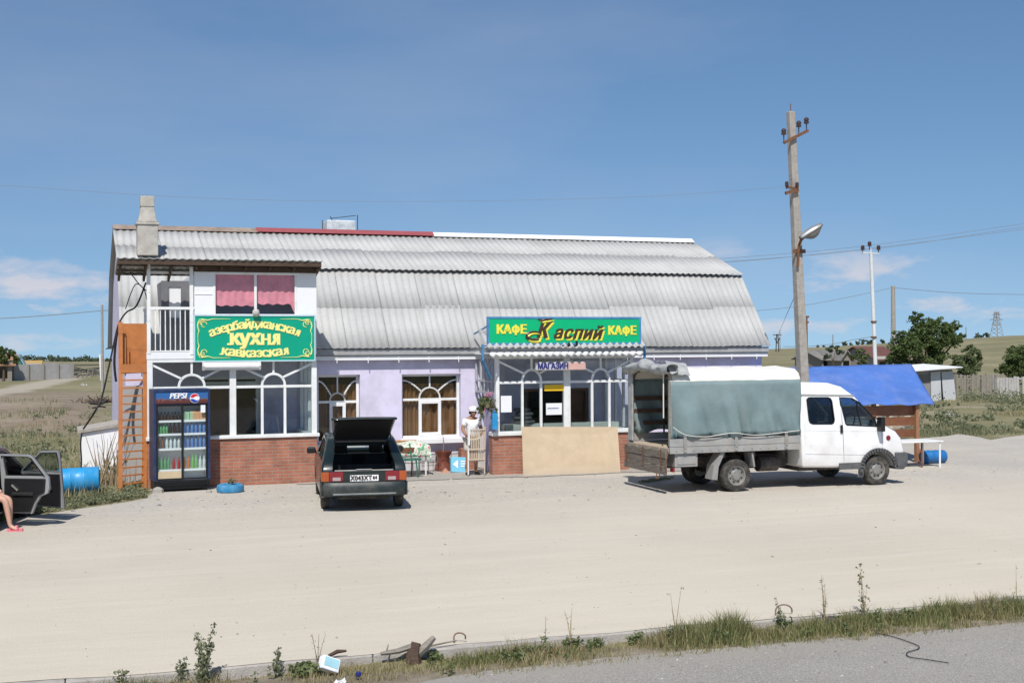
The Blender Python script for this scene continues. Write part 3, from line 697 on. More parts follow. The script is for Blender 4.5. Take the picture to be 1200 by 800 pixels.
# --------------------------------------------------- left porch with upper floor
xa0, xa1 = X(172.5, YF, 450), X(371.5, YF, 460); xbal = X(228, YF, 400)
z_b = Z(513, YF, 300); z_f = Z(424, YF, 275); z_t = Z(453.5, YF, 275); z_2 = Z(415, YF, 275)
mb = MB(); mb.box(xa0, YF, -.1, xa1, YF + .25, z_b); mb.box(xa1 - .25, YF + .251, -.1, xa1, YM - .035, z_b); mb.box(xa0, YF + .251, -.1, xa0 + .25, YM - .035, z_b); mb.build('brick_wall', MT['brick'], cafe)
mb = MB(); mb.box(xa0 - .03, YF - .05, z_b, xa1 + .05, YF + .26, z_b + .075); mb.box(xa1 - .24, YF + .262, z_b, xa1 + .05, YM - .035, z_b + .075); mb.build('sill', MT['white'], cafe, bevel=.008)
mb = MB(); mb.box(xa0 + .05, YF + .05, z_f + .03, xa1 - .02, YM - .035, z_2 - .02); mb.build('upper_floor', MT['whitewall'], cafe)
mb = MB(); mb.box(xa0 + .26, YF + .26, -.05, xa1 - .26, YM - .035, .045); mb.build('porch_floor', MT['concrete'], cafe)
mb = MB(); yb0, yb1 = YF + .04, YF + .12; PW = .10
zs = z_b + .076
xm0, xm1 = X(269.5, YF, 470), X(277, YF, 470)
mb.box(xa0, YF + .01, zs, xa0 + .12, YF + .14, z_f); mb.box(xa1 - .12, YF + .01, zs, xa1, YF + .14, z_f); mb.box(xm0, YF + .02, zs, xm1, YF + .14, z_f)
mb.box(xa0 + .12, yb0, z_t - .03, xm0, yb1, z_t + .03); mb.box(xm1, yb0, z_t - .03, xa1 - .12, yb1, z_t + .03)
mb.box(xa0, YF + .012, z_f + .001, xa1, YF + .16, z_f + .06)
def fan(mb, cx, rw, rh, bx0, bx1, legs):
    y = YF + .08
    polybar(mb, arc(cx, z_t + .03, rw, rh, 0, 180, y), .055, .07)
    mb.box(cx - .025, yb0 + .004, z_t + .03 + rh, cx + .025, yb1 - .004, z_f)
    for s_, xo in ((-1, bx0), (1, bx1)):
        a = (cx + s_ * rw * .78, y, z_t + .03 + rh * .66); mb.bar(a, (xo, y, z_f - .06), .05, .07, (0, 1, 0))
        if legs: mb.box(cx + s_ * rw - .03, yb0 + .002, zs, cx + s_ * rw + .03, yb1 - .002, z_t - .03)
cl, cr = X(225, YF, 450), X(321, YF, 450)
fan(mb, cl, .28, .26, xa0 + .12, xm0, True); fan(mb, cr, .26, .26, xm1, xa1 - .12, True)
# side glazing of the porch
for xs in (xa1 - .11,):
    for yy in (YF + .55, YF + 1.05, YM - .12): mb.box(xs, yy, z_b + .076, xs + .07, yy + .08, z_f)
    mb.box(xs + .002, YF + .15, z_t - .03, xs + .068, YM - .05, z_t + .03)
porchframe = mb.build('window', MT['white'], cafe, bevel=.006)
mb = MB(); mb.box(xa0 + .1, YF + .078, zs, xa1 - .1, YF + .083, z_f); mb.build('pane', MT['glass'], porchframe)
mb = MB()                                # doorway inside
mb.box(D0[0], YM + .05, .06, D0[0] + .09, YM + .16, D0[3]); mb.box(D0[1] - .09, YM + .05, .06, D0[1], YM + .16, D0[3]); mb.box(D0[0] + .09, YM + .05, Z(452, YM, 270), D0[1] - .09, YM + .16, Z(452, YM, 270) + .10); mb.box(D0[0] + .09, YM + .05, D0[3] - .07, D0[1] - .09, YM + .16, D0[3])
xm = X(271, YM); mb.box(xm - .05, YM + .052, .06, xm + .05, YM + .158, D0[3] - .07)
zz = Z(451, YM, 270) + .10
for cx in (X(254, YM), X(288, YM)): polybar(mb, arc(cx, zz, .3, .2, 10, 170, YM + .1), .03, .04)
mb.build('door_frame', MT['white'], cafe)
mb = MB(); mb.box(D0[0] + .1, YM + .2, .06, D0[0] + .72, YM + .24, zz - .1, None); mb.build('door', MT['brownwood'], cafe)
# upper floor front: panels round the pink-curtained window
u0, u1 = X(250, YF, 340), X(348, YF, 340); zu0, zu1 = Z(368, YF, 300), Z(320, YF, 300); ztop = ra(YF) - .16
mb = MB(); wallgrid(mb, xbal, xa1, z_2 - .01, ztop, YF + .02, YF + .10, [(u0, u1, zu0, zu1)]); mb.box(xa1 - .08, YF + .101, z_2 - .01, xa1, YB - .3, ztop - .06); mb.box(xbal, YF + .101, z_2 - .01, xbal + .08, YB - .5, ztop - .06)
mb.box(xbal + .01, YF + .008, Z(345, YF, 240), u0 - .02, YF + .019, Z(344.5, YF, 240) + .012)
mb.build('upper_wall', MT['whitewall'], cafe)
mb = MB(); fr = .05
mb.box(u0 - .05, YF - .01, zu1, u1 + .05, YF + .06, zu1 + .07); mb.box(u0 - .05, YF - .02, zu0 - .06, u1 + .05, YF + .06, zu0)
mb.box(u0, YF + .01, zu0, u0 + fr, YF + .07, zu1); mb.box(u1 - fr, YF + .01, zu0, u1, YF + .07, zu1); xm = (u0 + u1) / 2; mb.box(xm - .03, YF + .008, zu0, xm + .03, YF + .068, zu1); mb.box(u0 + fr, YF + .012, zu1 - .04, u1 - fr, YF + .066, zu1 - .001)
f = mb.build('window', MT['white'], cafe, bevel=.004)
mb = MB(); mb.box(u0 + .02, YF + .04, zu0, u1 - .02, YF + .045, zu1); mb.build('pane', glass('clear_glass', (.95, .96, .96), .5), f)
for a, b, k in ((u0 + .02, xm - .01, 0), (xm + .01, u1 - .02, 1)):
    mb = MB(); rows = []
    for j in range(9):
        t = j / 8; zb = zu0 + .19 + (.0 if k == 0 else .04)
        row = []
        for i in range(33):
            s_ = i / 32; low = zb - (.22 if (k == 1 and s_ > .86) else 0) * sm(.86, 1, s_) + .015 * math.sin(i * .8)
            row.append((a + (b - a) * s_, YF + .085 + .010 * math.sin(i * 1.1) * (1 - t * .3) + .006 * math.sin(i * .37 + j), zu1 + (low - zu1) * t))
        rows.append(row)
    mb.grid(rows); mb.build('curtain', MT['curtain_pink'], cafe, smooth=True, angle=80)
mb = MB(); mb.box(xbal + .01, YF + .12, ztop - .12, xa1 - .01, YB - .1, ztop - .07); mb.build('upper_ceiling', MT['greywood'], cafe)
mb = MB(); mb.box(xbal + .09, YF + .8, z_2, xa1 - .09, YF + .85, ztop - .13); mb.build('room_partition', MT['lilac_shaded'], cafe)
# balcony
zbt = Z(361, YF, 200); ztb = Z(309, YF, 200)
mb = MB(); mb.box(xa0 - .01, YF + .01, Z(424, YF, 200) + .06, xbal - .002, YF + .06, Z(412.5, YF, 200)); mb.build('balcony_edge', MT['whitewall'], cafe, bevel=.006)
bal = MB(); bal.box(xa0, YF, zbt - .03, xbal - .001, YF + .07, zbt + .03); bal.box(xa0 + .08, YF + .015, Z(412, YF, 200), xbal - .02, YF + .05, Z(412, YF, 200) + .03)
for i in range(8):
    x = xa0 + .17 + (xbal - xa0 - .24) * i / 7.3; bal.box(x, YF + .02, Z(412, YF, 200), x + .022, YF + .042, zbt - .03)
for i in range(8):
    y = YF + .2 + i * .18; bal.box(xa0 + .02, y, Z(412, YF, 200), xa0 + .042, y + .022, zbt - .03)
bal.box(xa0 + .002, YF + .071, zbt - .028, xa0 + .068, YM, zbt + .026)
bal.build('balcony_railing', MT['white'], cafe)
mb = MB(); mb.box(xa0, YF + .001, z_2 + .02, xa0 + .08, YF + .075, ztb); mb.box(xbal - .10, YF - .002, z_2, xbal - .02, YF + .07, ztb - .06); mb.box(xa0, YF + .003, ztb + .001, xbal, YF + .08, ztb + .055); mb.box(xa0 + .08, YF + .3, Z(320, YF, 200), xbal, YF + .36, Z(320, YF, 200) + .06)
mb.build('balcony_post', MT['white'], cafe, bevel=.005)
yd = YF + 1.25; dx0, dx1 = X(189, yd, 350), xbal; dz1 = Z(329, yd, 200)
mb = MB(); g0, g1 = X(198, yd, 350), X(212, yd, 350); wallgrid(mb, dx0, dx1, z_2, dz1, yd, yd + .06, [(g0, g1, z_2 + .85, Z(336, yd, 205))]); mb.box(dx0, yd + .061, z_2, dx0 + .06, YB, dz1 - .02)
f = mb.build('door', mat('grey_door_paint', (.16, .16, .17), .7, .1, 4), cafe)
mb = MB(); mb.box(g0, yd + .03, z_2 + .85, g1, yd + .05, Z(336, yd, 205)); mb.build('pane', MT['whitewall'], f)
# --------------------------------------------------- right porch
p0, p1 = X(577, YF, 520), X(737, YF, 520); q0, q1 = X(581.5, YF, 470), X(743, YF, 460)
zb2 = Z(508.5, YF, 650); zs2 = Z(504, YF, 650); zf2 = Z(420, YF, 650); zt2 = Z(447.5, YF, 650)
mb = MB(); mb.box(p0, YF, -.1, p1, YF + .25, zb2); mb.box(p1 - .25, YF + .251, -.1, p1, YM - .035, zb2); mb.box(p0 - .35, YM - .32, -.1, p0 - .001, YM - .035, .55); mb.build('brick_wall', MT['brick'], cafe)
mb = MB(); mb.box(p0 - .02, YF - .05, zb2, p1 + .03, YF + .26, zs2); mb.box(p1 - .23, YF + .262, zb2, p1 + .03, YM - .035, zs2); mb.build('sill', MT['white'], cafe, bevel=.008)
mb = MB()
xm0, xm1 = X(661.5, YF, 470), X(669, YF, 470)
mb.box(q0, YF + .01, zs2, q0 + .09, YF + .13, zf2); mb.box(q1 - .09, YF + .01, zs2, q1, YF + .13, zf2); mb.box(xm0, YF + .015, zs2, xm1, YF + .13, zf2)
mb.box(q0 + .09, yb0, zt2 - .03, xm0, yb1, zt2 + .03); mb.box(xm1, yb0, zt2 - .03, q1 - .09, yb1, zt2 + .03)
sz_t, sz_f, sz_s = z_t, z_f, zs; z_t, z_f, zs = zt2, zf2, zs2
fan(mb, X(624, YF, 440), .245, .28, q0 + .09, xm0, True); fan(mb, X(705, YF, 440), .235, .28, xm1, q1 - .09, True)
z_t, z_f, zs = sz_t, sz_f, sz_s
for xs in (q1 - .08,):
    for yy in (YF + .5, YF + 1.0, YM - .12): mb.box(xs, yy, zs2, xs + .06, yy + .07, zf2)
    mb.box(xs + .002, YF + .14, zt2 - .03, xs + .058, YM - .05, zt2 + .03)
pf2 = mb.build('window', MT['white'], cafe, bevel=.006)
mb = MB(); mb.box(q0 + .08, YF + .078, zs2, q1 - .08, YF + .083, zf2); mb.build('pane', MT['glass'], pf2)
mb = MB()                                # grey lattice side screen and the shade-darkened lilac panel under it
xs = q0 + .0; zl = zt2 - .28
for yy in (YF + .30, YF + .62, YF + .94, YF + 1.26, YM - .10): mb.box(xs, yy, zl - (1.2 if yy in (YF + .94,) else 0), xs + .05, yy + .05, zf2)
for zz in (zl, zt2 + .0): mb.box(xs + .002, YF + .14, zz, xs + .048, YM - .04, zz + .05)
mb.bar((xs + .025, YF + .35, zt2 + .05), (xs + .025, YF + .92, zf2), .03, .03); mb.bar((xs + .025, YF + .92, zt2 + .05), (xs + .025, YF + .35, zf2), .03, .03)
mb.build('side_screen', mat('grey_frame_paint', (.40, .40, .42), .6, .1, 5), cafe)
mb = MB(); mb.box(xs, YF + .14, .03, xs + .045, YF + .93, zl - .002); mb.build('side_panel', MT['lilac_shaded'], cafe)
mb = MB(); mb.box(q0 - .02, YF + .02, zf2, q1 + .02, YF + .14, zf2 + .10); mb.box(q0 - .05, YF - .2, zf2 + .101, q1 + .1, YM - .002, zf2 + .13); mb.build('porch_head', MT['white'], cafe)
mb = MB(); mb.box(q0 + .05, YF + .26, -.05, q1 - .05, YM - .035, .045); mb.build('porch_floor', MT['concrete'], cafe)
yc = YF - .35; c0, c1 = X(574, yc, 412), X(754, yc, 412); zc = Z(407, yc, 660)
mb = MB(); corr(mb, c0 - .05, c1 + .05, (yc - .08, zc), (YF + .4, zc + .42), 1, amp=.03, seed=5); mb.build('porch_roof', MT['roof'], cafe, smooth=True, angle=50, solid=.009)
mb = MB(); mb.box(c0, yc, Z(412.5, yc, 660), c1, yc + .03, zc - .035); mb.box(c0, yc + .031, Z(412.5, yc, 660), c0 + .03, YF + .3, zc - .03); mb.build('fascia_board', bpy.data.materials['weathered_grey_paint'], cafe)
mb = MB(); zv1, zv0 = Z(412, yc, 660), Z(417.5, yc, 660); n_ = 160
top = [(c0 + (c1 - c0) * i / n_, zv1) for i in range(n_ + 1)]; bot = [(c0 + (c1 - c0) * i / n_, zv0 + .028 * math.cos(2 * math.pi * i / n_ * 22)) for i in range(n_ + 1)][::-1]
n_ = len(top); vs = [(x_, yc - .012 + .022 * math.sin(2 * math.pi * i / 160 * 22 + 1.5), z_) for i, (x_, z_) in enumerate(top)] + [(x_, yc - .012 + .022 * math.sin(2 * math.pi * (160 - i) / 160 * 22 + 1.5), z_) for i, (x_, z_) in enumerate(bot)]
mb.add(vs, [(i, i + 1, 2 * n_ - 2 - i, 2 * n_ - 1 - i) for i in range(n_ - 1)]); mb.build('valance', MT['white'], cafe, smooth=True, solid=.006)
# inside the right porch: counter, shelves, door leaf
mb = MB(); mb.box(X(592, YF + .55, 500), YF + .5, .05, q1 - .2, YF + .9, Z(496, YF + .5, 650)); mb.build('counter', MT['cream'], cafe)
mb = MB(); mb.box(D1[0], YM + .05, .06, D1[0] + .07, YM + .16, D1[3]); mb.box(D1[1] - .07, YM + .05, .06, D1[1], YM + .16, D1[3]); mb.box(D1[0] + .07, YM + .05, D1[3] - .07, D1[1] - .07, YM + .16, D1[3]); xm = X(662, YM); mb.box(xm - .04, YM + .052, .06, xm + .04, YM + .158, D1[3] - .07)
mb.build('door_frame', MT['brownwood'], cafe)
mb = MB(); mb.box(xm + .05, YM + .2, .06, D1[1] - .08, YM + .24, D1[3] - .08); mb.build('door', MT['brownwood'], cafe)
# ------------------------------------------------------------------ signs and small fittings on the cafe
ys = YF - .06
s0, s1, sz0, sz1 = X(228.5, ys, 396), X(368, ys, 396), Z(422, ys, 298), Z(370.5, ys, 298)
sg = thing('cafe_sign', 'wide emerald green board with yellow arched lettering below the pink-curtained window', 'sign', ((s0 + s1) / 2, ys, sz0), world=True)
mb = MB(); mb.box(s0, ys - .03, sz0, s1, ys + .03, sz1); mb.build('board', MT['sign_green2'], sg)
mb = MB(); t = .028
mb.box(s0 - t, ys - .04, sz0 - t, s1 + t, ys + .02, sz0); mb.box(s0 - t, ys - .04, sz1, s1 + t, ys + .02, sz1 + t); mb.box(s0 - t, ys - .04, sz0, s0, ys + .02, sz1); mb.box(s1, ys - .04, sz0, s1 + t, ys + .02, sz1)
mb.build('frame', mat('pale_blue_trim', (.45, .62, .68), .5, .06), sg)
mb = MB(); cx = (s0 + s1) / 2; W_ = s1 - s0; Hs = sz1 - sz0
def serif(mb, T, wd, hh, n=2):
    for sx_ in (-.3, .3): mb.box(sx_ * wd - .035, -.004, -hh, sx_ * wd + .035, .004, -hh + .022, T)
def arctext(mb, s, zmid, size, half, sag, sx=1.0, off=.012, mid=cx, sh=.0, y=ys - .036):
    n = len(s); ws = []
    for ch in s:
        wmap = {'ж': 1.45, 'к': 1.0, 'й': 1.05, 'я': 1.0, 'с': .92, 'з': .86, 'р': 1.02, 'б': 1.02, 'д': 1.1, 'н': 1.05, 'в': .98, 'у': 1.0, 'х': 1.05}
        ws.append(wmap.get(ch, 1.0))
    tot = sum(ws); x = -half
    for ch, wv in zip(s, ws):
        step = 2 * half * wv / tot; u = x + step / 2; x += step
        z = zmid - sag * (u / half) ** 2; ang = math.atan(-2 * sag * u / half ** 2)
        T = Matrix.Translation((mid + u, y, z)) @ Matrix.Rotation(-ang, 4, 'Y')
        bold_text(mb, ch, T, size, sh, size * .05, sx)
        hh = size * .30
        if ch in 'кнрбй':                     # slab feet of the display letters
            for a in (-.24, .24):
                if ch in 'рб' and a > 0: continue
                mb.box(a * size * sx - size * .13, .004, -hh - .012, a * size * sx + size * .13, -.0085, -hh + size * .07, T)
arctext(mb, 'азербайджанская', sz1 - .245 * Hs + .06, .27, W_ * .385, .21, .98, .016)
arctext(mb, 'кухня', sz0 + .50 * Hs, .47, W_ * .215, .0, 1.0, .026)
arctext(mb, 'кавказская', sz0 + .155 * Hs, .28, W_ * .285, -.07, 1.08, .018)
for sx_ in (-1, 1):                            # corner scrolls and thin rules
    for sz_ in (-1, 1):
        bx = cx + sx_ * (W_ / 2 - .075); bz = (sz0 + sz1) / 2 + sz_ * (Hs / 2 - .075)
        for k in range(3):
            r_ = .03 + .016 * k; pts = [(bx - sx_ * (.04 + .10 * k * .4) + r_ * math.cos(a * .5), ys - .036, bz - sz_ * (.03 + .04 * k) + r_ * math.sin(a * .5)) for a in range(11)]
            mb.tube(pts, .009, 5)
        mb.tube([(bx, ys - .036, bz - sz_ * .05), (bx + sx_ * .02, ys - .036, bz - sz_ * .16), (bx - sx_ * .01, ys - .036, bz - sz_ * .26), (bx + sx_ * .015, ys - .036, bz - sz_ * .34), (bx + sx_ * .015, ys - .036, bz - sz_ * .44)], [.018, .013, .012, .007, .004], 5)
        mb.tube([(bx - sx_ * .06, ys - .036, bz + sz_ * .0), (bx - sx_ * .2, ys - .036, bz - sz_ * .02), (bx - sx_ * .32, ys - .036, bz + sz_ * .012), (bx - sx_ * .7, ys - .036, bz + sz_ * .012)], [.018, .012, .007, .004], 5)
mb.build('lettering', MT['sign_cream'], sg)
# floodlight knob over the sign
mb = MB(); c = P(300, 366.5, ys - .12); mb.lathe([(.02, -.09), (.07, -.05), (.085, .02), (.06, .075), (.01, .09)], 12, Matrix.Translation(c)); mb.bar(c + Vector((0, 0, .02)), c + Vector((0, .2, .03)), .03)
mb.solo('floodlight', mat('dusty_lamp_glass', (.50, .48, .44), .4, .2, 20), 'small round grey floodlight above the green cooking sign', 'lamp', smooth=True)
# fluorescent fitting
yl = YF - .09; l0, l1 = X(237, yl, 428), X(305.5, yl, 428); lz0, lz1 = Z(433.5, yl, 270), Z(423.8, yl, 270)
lf = thing('fluorescent_lamp', 'long white fluorescent fitting under the green cooking sign', 'lamp', ((l0 + l1) / 2, yl, lz0), world=True)
mb = MB(); mb.prism([(yl + .08, lz0), (yl - .03, lz0 + .01), (yl - .06, (lz0 + lz1) / 2), (yl - .03, lz1 - .01), (yl + .08, lz1)], 'x', l0 + .04, l1 - .04); mb.build('housing', MT['white'], lf)
mb = MB()
for a, b in ((l0, l0 + .04), (l1 - .04, l1)): mb.prism([(yl + .085, lz0 - .01), (yl - .035, lz0), (yl - .068, (lz0 + lz1) / 2), (yl - .035, lz1), (yl + .085, lz1 + .01)], 'x', a, b)
mb.box(l0 + .05, yl - .066, lz0 + .06, l1 - .05, yl - .050, lz0 + .068)
mb.build('end_cap', mat('grey_plastic', (.55, .54, .52), .5, .1), lf)
# sign over the right porch
yk = YF - .25; k0, k1 = X(573, yk, 388), X(748.5, yk, 388); kz0, kz1 = Z(401.5, yk, 660), Z(373.5, yk, 660)
sg = thing('cafe_sign', 'long bright green board with brown script between two yellow words', 'sign', ((k0 + k1) / 2, yk, kz0), world=True)
mb = MB(); mb.box(k0, yk - .03, kz0, k1, yk + .03, kz1); mb.build('board', mat('bright_green_film', (.0, .43, .17), .35, .03, 3), sg)
mb = MB(); t = .05
mb.box(k0 - t, yk - .04, kz0 - t, k1 + t, yk + .04, kz0); mb.box(k0 - t, yk - .04, kz1, k1 + t, yk + .04, kz1 + t); mb.box(k0 - t, yk - .04, kz0, k0, yk + .04, kz1); mb.box(k1, yk - .04, kz0, k1 + t, yk + .04, kz1)
for x_, d_ in ((k0 - .18, .12), (k1 + .14, .12)):
    mb.box(x_, yk - .01, kz0 - .42, x_ + .05, yk + .04, kz0 - .03)
mb.box(k0 - .18, yk - .008, kz0 - .082, k1 + .19, yk + .036, kz0 - .052); mb.bar((k0 - .16, yk + .02, kz0 - .42), (k0 + .12, YF, kz0 - .85), .05); mb.bar((k1 + .17, yk + .02, kz0 - .42), (k1 - .02, YF + .5, kz0 - .80), .05)
for x_ in (k0 + .2, (k0 + k1) / 2, k1 - .2): mb.bar((x_, yk + .03, kz1 - .05), (x_, YM - .2, ZE + .35), .035)
mb.build('frame', MT['bluesteel'], sg)
mk = (k0 + k1) / 2; zm = (kz0 + kz1) / 2
for px in (598.5, 728):
    mb = MB(); [bold_text(mb, ch_, Matrix.Translation((X(px, yk, 387) + dx_, yk - .036, Z(386.5 if px < 600 else 387.8, yk, px))), .30, 0, .017, .96) for ch_, dx_ in zip('КАФЕ', (-.285, -.095, .115, .315))]; mb.build('lettering', MT['sign_yellow'], sg)
def script(mb, dx, dz, y):
    T = Matrix.Translation((X(634, yk, 387) + dx, y, zm + .0 + dz)); bold_text(mb, 'К', T, .56, .42, .021, .80)
    c = Vector((X(625, yk, 387) + dx, y, zm - .12 + dz)); mb.tube([c + Vector((.20 * math.cos(a), 0, .10 * math.sin(a))) for a in [math.pi * (.1 + .16 * i) for i in range(11)]], [.018 + .003 * i for i in range(11)], 6)
    mb.tube([Vector((X(637, yk, 387) + dx + .18 * t_, y, zm + .27 + .03 * math.sin(t_ * 6) + dz)) for t_ in (-.9, -.4, 0, .5, 1.2)], [.01, .03, .035, .03, .012], 6)
    for i, ch in enumerate('аспий'):
        T = Matrix.Translation((X(652.5 + i * 11.4, yk, 387) + dx, y, zm - .055 + dz - .004 * i)); bold_text(mb, ch, T, .42, .35, .016, 1.0)
mb = MB(); script(mb, .045, -.045, yk - .035); mb.build('letter_shadow', MT['sign_yellow'], sg)
mb = MB(); script(mb, 0, 0, yk - .044); mb.build('lettering', MT['sign_brown'], sg)
# shop lamp box sign
yb_ = YF - .27; b0, b1 = X(629, yb_, 429), X(686.5, yb_, 429); bz0, bz1 = Z(433.6, yb_, 655), Z(424.2, yb_, 655)
sg = thing('shop_sign', 'narrow cream box sign with dark blue capitals over the porch glazing', 'sign', ((b0 + b1) / 2, yb_, bz0), world=True)
mb = MB(); mb.box(b0, yb_, bz0, b1, yb_ + .14, bz1); mb.build('box', MT['cream'], sg, bevel=.02)
for x_ in (b0 + .2, b1 - .2): mb = MB(); mb.bar((x_, yb_ + .14, bz1 - .02), (x_, YF + .05, bz1 + .02), .02); mb.build('bracket', MT['steel'], sg)
mb = MB(); xmid = X(666, yb_, 429); mb.box(xmid, yb_ - .004, bz0 + .012, b1 - .02, yb_ - .001, bz1 - .012); mb.build('pink_panel', mat('faded_pink_film', (.62, .38, .32), .6, .06, 6), sg)
mb = MB(); mb.box(b0 + .01, yb_ - .004, bz0 + .012, xmid, yb_ - .001, bz1 - .012); mb.build('lilac_panel', mat('faded_lilac_film', (.50, .47, .55), .6, .06, 6), sg)
mb = MB(); bold_text(mb, 'МАГАЗИН', Matrix.Translation((X(648, yb_, 429), yb_ - .008, (bz0 + bz1) / 2)), .205, 0, .007, .80); mb.build('lettering', MT['sign_blue'], sg)
# papers in the porch glazing
def paper(x0, y0, x1, y1, m, label, lines=0, name='paper_notice'):
    y = YF + .066; mb = MB(); a, b = P(x0, y1, y), P(x1, y0, y); mb.box(a.x, y, a.z, b.x, y + .004, b.z)
    o = mb.solo(name, m, label, 'notice')
    if lines:
        l_ = MB(); r_ = random.Random(3)
        for i in range(lines):
            z = b.z - (b.z - a.z) * (i + .7) / (lines + .6); x = a.x + .04
            while x < b.x - .08:
                w_ = r_.uniform(.02, .06); l_.box(x - o.location.x, -.008, z - .012 - o.location.z, x + w_ - o.location.x, -.004, z + .012 - o.location.z); x += w_ + .015
        l_.build('writing', MT['sign_blue'], o)
    return o
paper(587, 463.5, 599.5, 483, MT['paper'], 'plain white paper sheet at the left corner of the shop porch glazing')
paper(640, 472, 658.5, 486, MT['paper'], 'white paper with a line of writing beside the central porch mullion', 1)
paper(638, 450.5, 662, 458, MT['yellow'], 'yellow sticker strip above the written paper in the porch glazing', 0, 'yellow_sticker')
# lamp bracket over the sign lip
mb = MB(); c = P(668, 404.5, yk - .1); mb.box(c.x - .2, c.y - .03, c.z - .02, c.x + .2, c.y + .03, c.z + .012); mb.box(c.x + .16, c.y - .03, c.z, c.x + .2, c.y + .03, c.z + .1); mb.box(c.x - .04, c.y - .03, c.z, c.x - .01, c.y + .03, c.z + .07); mb.bar(c, c + Vector((0, .4, 0)), .04)
mb.solo('lamp_bracket', MT['black'], 'small black steel bracket on the porch roof under the cafe sign', 'bracket')
# fibreboard sheet leaning on the right porch
a, b, c, d = G(613, 557.5), G(727, 553.5), P(723.5, 500, YF - .09), P(611.5, 500, YF - .09)
mb = MB(); n_ = (b - a).cross(d - a).normalized() * .012; mb.add([p + n_ * k for k in (-1, 1) for p in (a, b, c, d)], [(3, 2, 1, 0), (4, 5, 6, 7), (0, 1, 5, 4), (1, 2, 6, 5), (2, 3, 7, 6), (3, 0, 4, 7)])
mb.solo('fibreboard_sheet', MT['fibreboard'], 'large plain tan fibreboard sheet leaning against the shop porch', 'board')
# goods on the counter inside the porch
mb = MB(); c = P(613, 494, YF + .7)
for i in range(4): mb.lathe([(.02, 0), (.26 - .02 * i, .01), (.28 - .02 * i, .05), (.26 - .02 * i, .09), (.02, .1)], 14, Matrix.Translation((c.x + .03 * (-1) ** i, c.y, c.z - .05 + i * .1)))
mb.solo('cloth_stack', mat('striped_dark_cloth', (.12, .12, .13), .8, .5, 4, stretch=(.5, .5, 30)), 'dark pile of folded goods on the counter behind the porch glass', 'goods', smooth=True)
# water tank and bent rod behind the ridge
tk = P(397, 270, 36.6); mb = MB(); mb.box(tk.x - .42, 36.2, tk.z - .6, tk.x + .42, 37.0, tk.z + .26)
t_ = thing('roof_tank', 'pale blotched tank with a bent wire frame behind the red ridge', 'tank', (tk.x, 36.6, tk.z - .6), world=True)
mb.build('tank', mat('blotched_tank', (.60, .63, .64), .6, .1, 8, dirt=((.25, .33, .38), .8, 6)), t_, bevel=.03)
mb = MB(); f_ = lambda x, y: P(x, y, 36.5); mb.tube([f_(378, 272), f_(378, 258)], .012, 5); mb.tube([f_(396, 271), f_(387, 253.5)], .012, 5); mb.tube([f_(387, 256), f_(405, 254), f_(417, 252.5)], .010, 5); mb.tube([f_(419, 272), f_(419, 252)], .012, 5); mb.build('wire_frame', MT['wire'], t_)
# ------------------------------------------------------------------ orange ladder stair
lad = thing('ladder_stair', 'steep orange painted steel ladder up to the balcony with orange sheet at the top', 'ladder', (1.3, 29.2, 0), world=True)
bl, br_ = G(141, 575), G(169, 572.5); tl = P(141.5, 434, 29.7); tr = P(170.5, 433, 29.7)
mb = MB(); mb.bar(bl, tl + (tl - bl) * .0, .09, .05, (0, 1, 0)); mb.bar(tl, P(141, 377, 29.75), .09, .05, (0, 1, 0)); mb.build('stringer', MT['orange'], lad)
mb = MB(); mb.bar(br_, tr, .11, .05, (0, 1, 0)); mb.build('stringer', MT['orange'], lad)
mb = MB()
for i in range(15):
    t = (i + .9) / 15.2; a = bl.lerp(tl, t); b = br_.lerp(tr, t); mb.bar(a + Vector((.02, .0, rnd.uniform(-.01, .01))), b, .04, .034)
mb.build('rung', MT['orange'], lad)
mb = MB(); a, b = P(143, 432, 29.95), P(172.0, 379, 29.95); mb.box(a.x, 29.95, a.z, b.x, 29.97, b.z); q_ = P(145, 434, 29.7); mb.box(tl.x, 29.66, q_.z - .05, tr.x + .06, 29.75, q_.z + .14); mb.box(tl.x, 29.75, q_.z - .06, tr.x + .05, 29.95, q_.z - .02); mb.build('sheet_panel', MT['orange'], lad)
mb = MB(); yy = 29.72; mb.tube([P(147, 440, yy), P(147, 395, yy)], .014, 6); mb.build('handrail', MT['orange'], lad)
# low white cellar entrance by the gable
x0, x1 = G(96, 553).x - .02, XL + .10; yy = G(96, 553).y; zt0, zt1 = Z(508, yy, 96), Z(500, yy, 137)
ce = thing('cellar_block', 'low whitewashed block with a sloping concrete cap beside the ladder', 'wall', ((x0 + x1) / 2, yy, 0), world=True)
mb = MB(); mb.prism([(x0, -.1), (x1, -.1), (x1, zt1), (x0, zt0)], 'y', yy, yy + 1.5); mb.build('wall', MT['whitewall'], ce)
mb = MB(); mb.prism([(x0 - .08, zt0 + .003), (x1, zt1 + .003), (x1, zt1 + .10), (x0 - .08, zt0 + .09)], 'y', yy - .07, yy + 1.6); mb.build('cap', MT['concrete'], ce, bevel=.01)
# dry branches piled between block and ladder
mb = MB(); r_ = random.Random(5); c = G(135, 570)
for i in range(46):
    a = c + Vector((r_.uniform(-.35, .12), r_.uniform(.1, 1.0), 0)); L_ = r_.uniform(.5, 1.5); th = r_.uniform(0, 6.28); tl_ = r_.uniform(.05, .45)
    pts = [a]; 
    for k in range(4): pts.append(pts[-1] + Vector((math.cos(th + r_.uniform(-.5, .5)) * tl_, math.sin(th) * tl_, 1)) * L_ / 4)
    mb.tube(pts, [.014, .012, .009, .006, .003], 4)
mb.solo('brushwood_pile', MT['stem_dry'], 'heap of dry upright branches between the white block and the ladder', 'branches')
